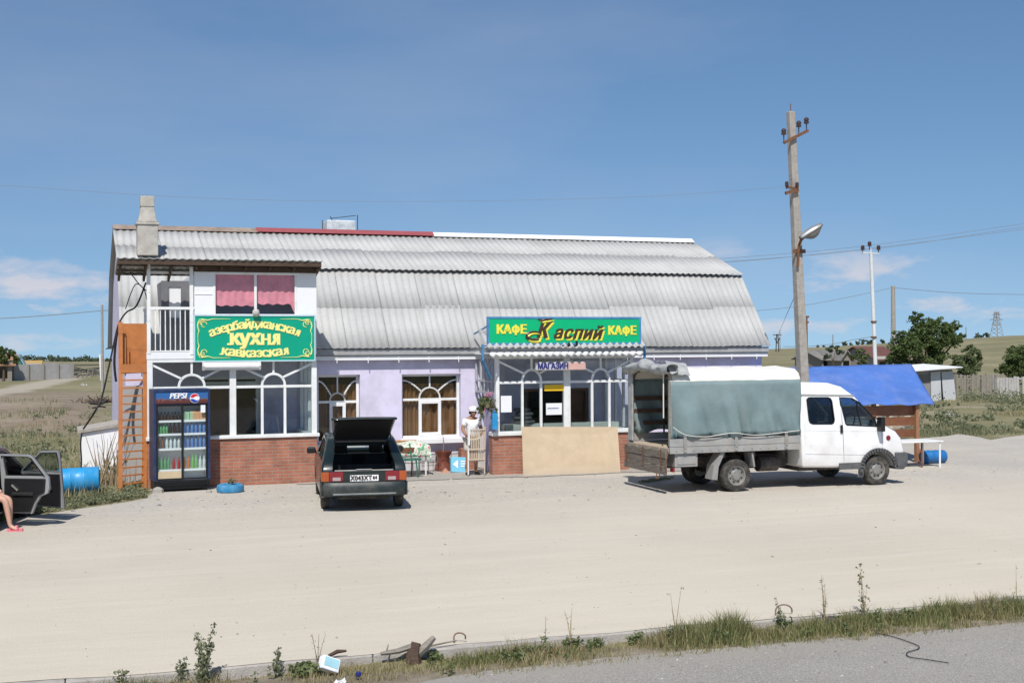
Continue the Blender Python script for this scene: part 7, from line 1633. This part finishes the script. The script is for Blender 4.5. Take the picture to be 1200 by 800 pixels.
# earth-moving heap of dark brush in the track
c = gp(122, 474); mb = MB()
for i in range(60): a = Vector((c.x + rnd.gauss(0, .7), c.y + rnd.gauss(0, .4), .1)); mb.tube([a, a + Vector((rnd.uniform(-.6, .6), rnd.uniform(-.3, .3), rnd.uniform(.05, .5)))], [.03, .008], 4)
mb.solo('brush_heap', MT['wood'], 'small heap of dark dead brush beside the dirt track', 'branches')
def house(label, px0, px1, ybase, ytop, yeave, dist, wall_m, roof_m, depth=6, gable=False, win=1):
    a, b = P(px0, ybase, dist), P(px1, ybase, dist); z0 = ground_z(a.x, a.y) - .4; ze, zt = P(px0, yeave, dist).z, P(px0, ytop, dist).z
    o = thing('far_house', label, 'house', ((a.x + b.x) / 2, dist, z0), world=True); mb = MB()
    if gable: mb.prism([(a.x, z0), (b.x, z0), (b.x, ze), ((a.x + b.x) / 2, zt), (a.x, ze)], 'y', dist, dist + depth)
    else: mb.prism([(dist, z0), (dist + depth, z0), (dist + depth, ze), (dist + depth / 2, zt), (dist, ze)], 'x', a.x, b.x)
    mb.build('wall', wall_m, o); mb = MB(); e_ = .35
    if gable:
        xm_ = (a.x + b.x) / 2; k_ = (zt - ze) / (xm_ - a.x)
        for s_, xx in ((-1, a.x), (1, b.x)): mb.add([(xx + s_ * e_, dist - e_, ze - k_ * e_ + .06), (xm_, dist - e_, zt + .06), (xm_, dist + depth + e_, zt + .06), (xx + s_ * e_, dist + depth + e_, ze - k_ * e_ + .06)], [(0, 1, 2, 3)])
    else:
        for yy, s_ in ((dist, -1), (dist + depth, 1)): mb.add([(a.x - e_, yy + s_ * e_, ze - .2), (b.x + e_, yy + s_ * e_, ze - .2), (b.x + e_, dist + depth / 2, zt + .06), (a.x - e_, dist + depth / 2, zt + .06)], [(0, 1, 2, 3)])
    mb.build('roof', roof_m, o, solid=.10)
    for i in range(win): x_ = a.x + (b.x - a.x) * (i + .5) / win; mb = MB(); hz = ze - .35; mb.box(x_ - .4, dist - .05, hz - 1.0, x_ + .4, dist - .003, hz); mb.build('window', MT['darkglass'], o)
tanroof = mat('tan_tile_roof', (.33, .19, .11), .85, .2, 2); brownroof = mat('dark_brown_roof', (.13, .055, .045), .8, .15, 1); oldroof = mat('old_grey_roof', (.20, .19, .175), .9, .25, 1.5); yellowroof = mat('ochre_roof', (.42, .28, .09), .8, .15, 2)
house('tan roofed house behind the grey sheet fence at the left edge', -30, 14, 440, 416.5, 426, 128, MT['greywood'], tanroof, 7, win=2)
house('small green gabled house just right of the tan roofed house', 17, 26, 440, 416.5, 424, 150, mat('green_gable', (.05, .20, .17), .7, .1), mat('pale_blue_roof', (.30, .42, .48), .6, .1), 6, True)
house('low ochre roofed hut behind the grey sheet fence', 30, 46, 440, 423.5, 427.5, 170, MT['concrete'], yellowroof, 6)
house('old grey wooden farmhouse with sagging gables, right of the street lamp pole', 986, 997, 430, 411, 419, 128, MT['greywood'], oldroof, 7, True)
house('long low grey barn joined beside the old grey farmhouse', 963.5, 983, 430, 412.5, 419.5, 131, MT['greywood'], oldroof, 6, win=2)
house('dark brown roofed house partly hidden by the big leafy tree', 1029, 1060, 432, 407, 420.5, 126, MT['concrete'], brownroof, 9, win=3)
# shed with pale door sheets
sa, sb = G(1073, 467), G(1119, 468); Ysd = sb.y
sh = thing('grey_shed', 'leaning grey corrugated shed with two pale door sheets under the big tree', 'shed', ((sa.x + sb.x) / 2, Ysd, 0), world=True)
x0, x1, xd = P(1070, 450, Ysd).x, P(1117, 450, Ysd).x, P(1090, 450, Ysd).x; z1, z0r = P(1115, 430, Ysd).z, P(1070, 434, Ysd).z
mb = MB(); rows = []
for zz in (-.1, 1): rows.append([(x0 + (xd - x0) * i / 80, Ysd + .04 * math.sin(i * 1.25), zz if zz < 0 else z0r - .25) for i in range(81)])
mb.grid(rows); mb.box(x0, Ysd + .05, -.1, x0 + .06, Ysd + 2.6, z0r - .2); mb.box(x1 - .06, Ysd + .05, -.1, x1, Ysd + 2.6, z1 - .2); mb.box(x0, Ysd + 2.6, -.1, x1, Ysd + 2.66, z1 - .2); mb.box(x0, Ysd + .06, z0r - .26, x1, Ysd + .1, z1 - .12); mb.build('wall', MT['slate'], sh, smooth=True)
mb = MB(); mb.add([(x0 - .3, Ysd - .5, z0r - .02), (x1 + .25, Ysd - .5, z1), (x1 + .25, Ysd + 2.9, z1 + .12), (x0 - .3, Ysd + 2.9, z0r + .1)], [(0, 1, 2, 3)]); mb.build('roof', MT['whiteridge'], sh, solid=.045)
pal = mat('pale_sheet', (.50, .51, .52), .7, .06, 1.5)
for a_, b_2, lean in ((1090, 1102, .0), (1102.5, 1117, .12)):
    xa_, xb_ = P(a_, 450, Ysd).x, P(b_2, 450, Ysd).x; mb = MB(); mb.add([(xa_ + lean, Ysd - .09, -.05), (xb_ + lean, Ysd - .09, -.05), (xb_ - .05, Ysd - .07, 1.55), (xa_, Ysd - .07, 1.52), (xa_ + lean, Ysd - .05, -.05), (xb_ + lean, Ysd - .05, -.05), (xb_ - .05, Ysd - .03, 1.55), (xa_, Ysd - .03, 1.52)], [(3, 2, 1, 0), (4, 5, 6, 7), (0, 1, 5, 4), (1, 2, 6, 5), (2, 3, 7, 6), (3, 0, 4, 7)]); mb.build('door_sheet', pal, sh)
def paling(label, px0, px1, yb, ztop, m, gaps=.15, w_=.12, rail=True):
    a, b = G(px0, yb), G(px1, yb); o = thing('plank_fence', label, 'fence', (a.x, a.y, 0), world=True); mb = MB(); L_ = (b - a).length; n = int(L_ / (w_ + .012))
    for i in range(n):
        if rnd.random() < gaps: continue
        p = a.lerp(b, i / n); q = a.lerp(b, (i + .9) / n); h_ = ztop * rnd.uniform(.90, 1.04); t_ = Vector((0, .012, 0)); tl = Vector((rnd.uniform(-.03, .03), 0, 0))
        mb.add([p - t_ + Vector((0, 0, -.1)), q - t_ + Vector((0, 0, -.1)), q - t_ + tl + Vector((0, 0, h_)), p - t_ + tl + Vector((0, 0, h_)), p + t_ + Vector((0, 0, -.1)), q + t_ + Vector((0, 0, -.1)), q + t_ + tl + Vector((0, 0, h_)), p + t_ + tl + Vector((0, 0, h_))], [(3, 2, 1, 0), (4, 5, 6, 7), (0, 1, 5, 4), (1, 2, 6, 5), (2, 3, 7, 6), (3, 0, 4, 7)])
    mb.build('planks', m, o); mb = MB()
    for z in (ztop * .25, ztop * .9): mb.bar(a + Vector((0, .05, z)), b + Vector((0, .05, z)), .05, .08)
    for i in range(4): p = a.lerp(b, i / 3); mb.bar(p + Vector((0, .09, -.1)), p + Vector((0, .09, ztop * 1.05)), .09)
    mb.build('rail', m, o)
paling('gappy old grey-brown plank fence between the shed and the pale fence', 1118, 1168, 467, 1.25, MT['greywood'], .35)
paling('pale upright plank fence at the right edge in front of the shrub', 1165, 1330, 466, 1.2, mat('pale_fence_wood', (.40, .385, .36), .9, .15, 6, .2, 40), .04, .14)
paling('dark low field fence behind the gappy plank fence', 1120, 1175, 455, .95, MT['greywood'], .5)
# ------------------------------------------------------------------ grass and weeds
def blades(name, pos, hgt, per, m, spread=.06, wd=.006, lean=.45, seed=1, kind='stuff'):
    rg = np.random.default_rng(seed); pos = np.asarray(pos, float); hgt = np.asarray(hgt, float); n = len(pos) * per
    p = np.repeat(pos, per, 0); h = np.repeat(hgt, per) * rg.uniform(.45, 1.15, n); p[:, :2] += rg.normal(0, spread, (n, 2))
    a = rg.uniform(0, 2 * np.pi, n); l_ = rg.uniform(.05, lean, n) * h; dx, dy = np.cos(a) * l_, np.sin(a) * l_; w_ = wd * rg.uniform(.6, 1.5, n); b = rg.uniform(0, 2 * np.pi, n); wx, wy = np.cos(b) * w_, np.sin(b) * w_
    v = np.zeros((n, 5, 3)); v[:, 0] = p + np.c_[wx, wy, np.zeros(n)]; v[:, 1] = p - np.c_[wx, wy, np.zeros(n)]
    mid = p + np.c_[dx * .35, dy * .35, h * .6]; v[:, 2] = mid + np.c_[wx, wy, np.zeros(n)] * .8; v[:, 3] = mid - np.c_[wx, wy, np.zeros(n)] * .8; v[:, 4] = p + np.c_[dx, dy, h]
    i0 = np.arange(n) * 5; f4 = np.c_[i0, i0 + 1, i0 + 3, i0 + 2]; f3 = np.c_[i0 + 2, i0 + 3, i0 + 4]
    me = bpy.data.meshes.new(name); me.vertices.add(n * 5); me.vertices.foreach_set('co', v.reshape(-1)); me.loops.add(n * 7); me.polygons.add(n * 2)
    li = np.concatenate([f4.reshape(-1), f3.reshape(-1)]); me.loops.foreach_set('vertex_index', li.astype(np.int32))
    ls = np.concatenate([np.arange(n) * 4, n * 4 + np.arange(n) * 3]); lt = np.concatenate([np.full(n, 4), np.full(n, 3)]); me.polygons.foreach_set('loop_start', ls.astype(np.int32)); me.polygons.foreach_set('loop_total', lt.astype(np.int32))
    me.update(calc_edges=True); me.validate(); me.materials.append(m); o = bpy.data.objects.new(name, me); COL.objects.link(o)
    if kind: o['kind'] = kind
    return o
def pxof(p):
    v = M3.transposed() @ (Vector(p) - Vector((0, 0, H))); return 600 + 1500 * v.x / -v.z, 400 - 1500 * v.y / -v.z
r_ = random.Random(77); pos = []; hg = []; pd = []; hd2 = []
for i in range(24000):                     # verge between kerb and road
    x = r_.uniform(-9, 24); y = 12.94 - abs(r_.gauss(0, .24)); px, py = pxof((x, y, -.12))
    dens = .30 + .70 * sm(560, 720, px) + .25 * sm(1050, 900, px) * sm(820, 900, px); c1 = noise.noise((x * .8, 0, 3)) + .6 * noise.noise((x * 2.5, y * 3, 5))
    if px < 330: dens *= .8
    if r_.random() > dens * (.55 + 1.1 * c1): continue
    if y < 12.15 + .12 * noise.noise((x * 1.3, 0, 2)): continue
    h_ = (.05 + .11 * r_.random()) * max(.35, .75 + 1.0 * c1) * (.8 + .5 * sm(600, 900, px)) * (.65 + .6 * sm(12.25, 12.7, y))
    g_ = noise.noise((x * 1.1, y, 9)) + .2 * r_.gauss(0, 1) + (.14 if px > 700 else 0)
    if g_ > .12: pos.append((x, y, -.13)); hg.append(h_)
    else: pd.append((x, y, -.13)); hd2.append(h_ * 1.05)
for i in range(5200):                      # flattened dead thatch between the tufts
    x = r_.uniform(-9, 24); y = r_.uniform(12.2, 12.95)
    if noise.noise((x * .9, y * 2, 21)) < -.1: continue
    pd.append((x, y, -.13)); hd2.append(r_.uniform(.03, .07))
blades('grass', pos, hg, 6, MT['grass_green'], .045, .0045, .7, 1); blades('dry_grass', pd, hd2, 6, MT['grass_dry'], .05, .0035, .8, 2)
def inlot(x, y):
    px, py = pxof((x, y, 0)); e_ = [(-400, 640), (-60, 622), (0, 609), (72, 599), (128, 591), (176, 583), (190, 560)]
    if px < 190:
        for (a, b), (c, d) in zip(e_, e_[1:]):
            if a <= px <= c: return py > b + (d - b) * (px - a) / (c - a)
        return False
    e_ = [(900, 522), (985, 520), (1040, 519), (1085, 513), (1128, 508), (1160, 515), (1200, 509), (1500, 505)]
    for (a, b), (c, d) in zip(e_, e_[1:]):
        if a <= px <= c: return py > b + (d - b) * (px - a) / (c - a)
    return px < 900
mb = MB(); pos = []; hg = []; pd = []; hd2 = []
def scatter(n, xr, yr, lowpx=None, rng=None):
    for i in range(n):
        u = rng.random() ** 1.6; y = yr[0] + (yr[1] - yr[0]) * u; x = rng.uniform(*xr) if not callable(xr) else xr(y, rng)
        if inlot(x, y): continue
        px, py = pxof((x, y, 0))
        if 98 < px < 141 and y > 30 and y < 36 and py > 495: continue
        if px > 140 and px < 900: continue
        if px < 141 and 60 < math.hypot(x, y) + 26 * .5 - 13 < 96 and rng.random() < .88: continue
        c1 = noise.noise((x * .28, y * .28, 11)) + .5 * noise.noise((x * 1.1, y * 1.1, 4)); 
        if px > 900 and noise.noise((x * .16, y * .16, 15)) < -.02 and y < 64: continue
        if c1 < -.15 or rng.random() > .35 + c1: continue
        z = ground_z(x, y) - .03; far = y > 45
        if noise.noise((x * .2, y * .2, 30)) + .3 * rng.gauss(0, 1) + (.15 if px > 900 else 0) > .0: pos.append((x, y, z)); hg.append(rng.uniform(.08, .24) * (1 + c1) * (1.0 if px < 200 else .75))
        else: pd.append((x, y, z)); hd2.append(rng.uniform(.12, .32) * (1 + c1 * .6) * (1.0 if px < 200 else .8))
scatter(9000, lambda y, r: -y * r.uniform(.02, .26) + 1.2, (24.5, 75), rng=random.Random(5))
scatter(11000, lambda y, r: y * r.uniform(.60, 1.05), (36, 82), rng=random.Random(6))
blades('meadow_grass', pos, hg, 7, MT['weed'], .16, .012, .9, 3); blades('meadow_dry_grass', pd, hd2, 6, MT['grass_dry'], .16, .010, .7, 4)
r_ = random.Random(15); mb = MB()          # low creeping weeds along the lot's edge and round the barrel
for i in range(330):
    px = r_.uniform(-40, 168); edge = 609 + (583 - 609) * max(0, px) / 176; py = edge - 1.5 - abs(r_.gauss(0, 8))
    p = G(px, py); leafball(mb, Vector((p.x, p.y, .06)), r_.uniform(.10, .22), 22, .06, r_, .5)
for i in range(420):
    px = r_.uniform(1070, 1230); py = r_.uniform(468, 506) if r_.random() < .6 else r_.uniform(463, 482); p = G(px, py)
    if inlot(p.x, p.y) or noise.noise((p.x * .25, p.y * .25, 8)) < -.05: continue
    hh = r_.uniform(.07, .26) * (2.6 if py < 472 else 1); leafball(mb, Vector((p.x, p.y, hh * .5)), hh, 26, .13, r_, .75)
for i in range(300):
    px = r_.uniform(-60, 132); py = r_.uniform(490, 560); p = G(px, py)
    if noise.noise((p.x * .3, p.y * .3, 8)) < 0: continue
    hh = r_.uniform(.10, .35); leafball(mb, Vector((p.x, p.y, ground_z(p.x, p.y) + hh * .5)), hh, 22, .09, r_, .8)
for k_ in ((770, 563), (764, 564), (776, 562), (783, 561), (757, 565)):
    p = G(*k_)
    for i in range(6): leafball(mb, Vector((p.x + r_.uniform(-.15, .15), p.y + r_.uniform(-.1, .1), .03)), .08, 16, .04, r_, .5)
o = mb.build('weeds', MT['weed'], None, recalc=False); o['kind'] = 'stuff'
mb = MB()                                  # dark creeping weed mats at the foot of the kerb
for px, py, wd_ in ((605, 774, .34), (623, 768, .30), (842, 752, .36), (858, 749, .2), (668, 758, .22), (350, 786, .3), (362, 792, .25), (500, 768, .22), (745, 755, .2), (1010, 722, .3), (975, 728, .25), (1060, 722, .2), (700, 757, .25), (1110, 716, .25), (1160, 712, .3), (910, 735, .25)):
    p = G(px, py, -.12)
    for i in range(int(70 * wd_)): a = r_.uniform(0, 6.28); d_ = wd_ * .5 * r_.random(); leafball(mb, Vector((p.x + d_ * math.cos(a), min(12.90, p.y + .5 * d_ * math.sin(a)), -.12 + .10 * r_.random())), .05, 12, .045, r_, .8)
for i in range(230):                       # leafy sprigs mixed through the grass
    x = r_.uniform(-7, 20); px, py = pxof((x, 12.7, -.1)); 
    if r_.random() > .35 + .5 * sm(520, 760, px) or noise.noise((x * 1.3, 0, 6)) < -.15: continue
    y = r_.uniform(12.35, 12.92); hh = r_.uniform(.06, .20); lx_ = r_.uniform(-.05, .05)
    for k in range(int(hh * 55)): leafball(mb, Vector((x + lx_ * k * .1 + r_.gauss(0, .025), y + r_.gauss(0, .02), -.12 + hh * r_.random())), .03, 5, .035, r_)
o = mb.build('verge_weeds', leafmat('dark_verge_weed', (.11, .15, .055), (.27, .30, .14), .42), None, recalc=False); o['kind'] = 'stuff'
# single tall weeds by the kerb
def weed(px, py, h, label, leafy=1.0, stems=4, seed=1, lean=.30, m=None):
    r_ = random.Random(seed); p = P(px, py, 12.88); o = thing('tall_weed', label, 'weed', (p.x, 12.88 + r_.uniform(-.06, .04), -.13)); h = h + .10; mb = MB(); lf = MB()
    for s_ in range(stems):
        a = r_.uniform(0, 6.28); hh = h * r_.uniform(.55, 1.0) if s_ else h; q = [Vector((0, 0, 0))]
        for k in range(6): q.append(q[-1] + Vector((math.cos(a) * lean * (k + 1) / 6 + r_.uniform(-.03, .03), math.sin(a) * lean * .6 + r_.uniform(-.02, .02), 1)) * hh / 6)
        mb.tube(q, [.006, .006, .005, .004, .003, .0025, .0015], 4)
        for i in range(int(46 * leafy * hh)):
            t = r_.uniform(.12, 1) * 6; k = min(5, int(t)); c = q[k].lerp(q[k + 1], t - k); leafball(lf, c + Vector((r_.uniform(-.05, .05), r_.uniform(-.05, .05), 0)) * (1.2 - t / 7), .04 * (1.3 - t / 9), 3, .034 if leafy > .4 else .018, r_)
    mb.build('stem', MT['stem_dry'] if leafy < .5 else MT['weed'], o)
    if lf.v: lf.build('leaves', m or MT['weed'], o, recalc=False)
weed(237, 785, .52, 'bushy grey-green weed standing alone on the kerb, tallest at the left', 1.5, 7, 1, .45)
weed(212, 784, .16, 'short grey-green weed just left of the bushy kerb weed', 1.2, 4, 2)
weed(142, 796, .12, 'small dark weed sprig at the left end of the visible kerb', 1.2, 4, 3)
weed(322, 786, .20, 'low leafy weed left of the white and blue carton', 1.3, 4, 4)
weed(372, 768, .32, 'dry branching stalk behind the white and blue carton', .15, 4, 5, .35)
weed(640, 756, .30, 'dry stalk with one round seed head near the middle of the kerb', .25, 1, 6, .05)
weed(668, 752, .36, 'pair of leaning dry stalks right of the round seed head', .2, 3, 7, .3)
weed(790, 740, .52, 'thin tall dry stalks between the two green mats of weed', .18, 3, 8, .2)
weed(916, 726, .30, 'grey leafy weed by the bent iron loop at the right', 1.1, 3, 9)
weed(966, 724, .52, 'tall straight dry stalks with a dark leafy foot', .35, 5, 10, .10)
weed(1012, 722, .62, 'tallest dry stalk leaning over the thick grass at the right', .45, 4, 11, .22)
weed(1190, 712, .48, 'thin bare stalk at the far right end of the kerb', .2, 2, 12, .05)
MT['dullrust'] = mat('dusty_rust', (.20, .13, .09), .9, .2, 14)
# litter along the kerb
c = P(389, 783, 12.62); mb = MB(); T = Matrix.Translation((c.x, c.y + .15, -.02)) @ Euler((R(-25), R(24), R(10))).to_matrix().to_4x4(); mb.box(-.10, -.05, -.07, .10, .05, .07, T)
o = mb.solo('drink_carton', MT['paper'], 'crumpled white and pale blue carton lying in weeds below the kerb', 'litter', bevel=.012); mb = MB(); mb.box(-.08, -.054, -.035, .08, -.051, .055, T); mb.v = [tuple(Vector(p) - o.location) for p in mb.v]; mb.build('print', mat('pale_blue_print', (.35, .60, .66), .5), o)
c = P(399, 797, 12.2); mb = MB(); leafball(mb, Vector((c.x, c.y + .05, -.08)), .07, 30, .07, rnd, .5); mb.solo('plastic_bag', MT['paper'], 'scrap of white plastic bag at the bottom edge below the carton', 'litter')
c = P(422, 778, 12.4); mb = MB(); mb.lathe([(.02, 0), (.03, .01), (.03, .04), (.015, .05)], 8, Matrix.Translation((c.x, c.y + .08, -.09))); mb.solo('blue_scrap', MT['sign_blue'], 'small dark blue scrap in the dry grass right of the carton', 'litter')
c = P(487, 768, 12.84); wd = thing('broken_stump', 'broken weathered stump and branches against the kerb', 'stump', (c.x, 12.84, -.12)); mb = MB()
mb.tube([(-.02, 0, -.02), (-.02, .03, .10), (.02, .05, .22)], [.09, .08, .05], 7); mb.build('stump', MT['wood'], wd, smooth=True); mb = MB()
mb.tube([(-.36, .03, .14), (-.18, .02, .155), (.02, .06, .19)], [.02, .03, .035], 6); mb.tube([(.0, .04, .08), (.12, .02, .18), (.20, .0, .27)], [.05, .045, .03], 6); mb.tube([(-.30, .03, .15), (-.28, .03, .23)], [.012, .006], 5); mb.tube([(.1, .1, .15), (.5, .2, .17)], [.012, .008], 5); mb.build('branch', MT['greywood'], wd, smooth=True)
c = G(318, 765, 0); mb = MB(); a = G(385, 768, .02); b = G(406, 762, .06); mb.tube([a, a.lerp(b, .5) + Vector((0, 0, .02)), b], [.018, .022, .012], 6); mb.solo('dead_branch', MT['wood'], 'short dark dead branch lying on the kerb above the carton', 'branches', smooth=True)
def loop(px0, px1, py0, py1, label):
    a, b = P(px0, py0, 13.14), P(px1, py0, 13.14); a.z = -.02; b.z = -.02; t = P((px0 + px1) / 2, py1, a.y).z; mb = MB(); b.y = a.y; mid = (a + b) / 2; hw_ = (b.x - a.x) / 2
    pts = [a] + [Vector((mid.x - hw_ * math.cos(q), a.y + .02 * math.sin(q * 2), t - hw_ * .9 + hw_ * .9 * math.sin(q))) for q in [math.pi * i / 12 for i in range(13)]] + [b + Vector((0, 0, .05))]
    mb.tube(pts, .009, 6); mb.solo('iron_loop', MT['dullrust'], label, 'iron bar', smooth=True)
loop(532, 545.5, 760, 741, 'bent rusty iron loop sticking up from the middle of the kerb'); loop(909, 928, 728, 708, 'bent rusty iron loop in the grass at the right')
mb = MB(); cable(mb, [G(*q, -.105) for q in ((1027, 741), (1045, 745), (1058, 749), (1076, 756), (1075, 760), (1063, 764), (1066, 769), (1085, 772), (1112, 776))], .005); mb.solo('old_wire', MT['wire'], 'thin dark wire lying curled on the asphalt at the lower right', 'wire', smooth=True)
mb = MB()
for (px, py, s_) in ((960, 720, .10), (972, 717, .07), (1128, 709, .12), (1118, 711, .07), (1140, 710, .05), (1040, 716, .06)):
    p = G(px, py, -.03); mb.lathe([(.01, -s_ * .4), (s_, -s_ * .2), (s_ * .9, s_ * .2), (.01, s_ * .45)], 6, Matrix.Translation((p.x, min(p.y, 12.9), -.06)) @ Euler((.3, .2, px)).to_matrix().to_4x4(), caps=False)
o = mb.build('clods', MT['chassis'], None); o['kind'] = 'stuff'
# loose stones on the lot and the road
r_ = random.Random(9); mb = MB()
for i in range(2600):
    u = r_.random()
    if u < .55: x, y, z = r_.uniform(-10, 26), 13.15 + 15.3 * r_.random(), .0
    elif u < .75: x, y, z = r_.uniform(0, 22), r_.uniform(25, 29.4), .0
    else: x, y, z = r_.uniform(-5, 12), 12.2 - abs(r_.gauss(0, 1.3)), -.12
    s_ = min(.035, .007 * math.exp(abs(r_.gauss(0, .55)))) * (1.5 if y > 24 else 1.0); mb.lathe([(.001, -s_ * .3), (s_, -s_ * .1), (s_ * .8, s_ * .35), (.001, s_ * .55)], 5, Matrix.Translation((x, y, z)) @ Euler((r_.uniform(-.4, .4), r_.uniform(-.4, .4), r_.random() * 6)).to_matrix().to_4x4(), caps=False)
m_, t_, n_, l_, b_ = ntree('loose_stone'); gi = n_.new('ShaderNodeNewGeometry'); cr_ = n_.new('ShaderNodeValToRGB'); l_.new(gi.outputs['Random Per Island'], cr_.inputs[0]); e = cr_.color_ramp.elements; e[0].color = (.16, .14, .12, 1); e[1].color = (.44, .41, .36, 1); l_.new(cr_.outputs[0], b_.inputs['Base Color']); b_.inputs['Roughness'].default_value = .9
o = mb.build('gravel', m_, None, recalc=False); o['kind'] = 'stuff'
for i, (px, py, s_, lb) in enumerate(((185, 577, .13, 'pale broken stone at the left foot of the drinks fridge'), (245, 577, .07, 'small pale stone right of the drinks fridge base'))):
    p = G(px, py); mb = MB(); mb.lathe([(.01, 0), (s_, .0), (s_ * .9, s_ * .6), (s_ * .3, s_ * .95), (.01, s_)], 7, Matrix.Translation(p)); mb.solo('stone', MT['concrete'], lb, 'stone')
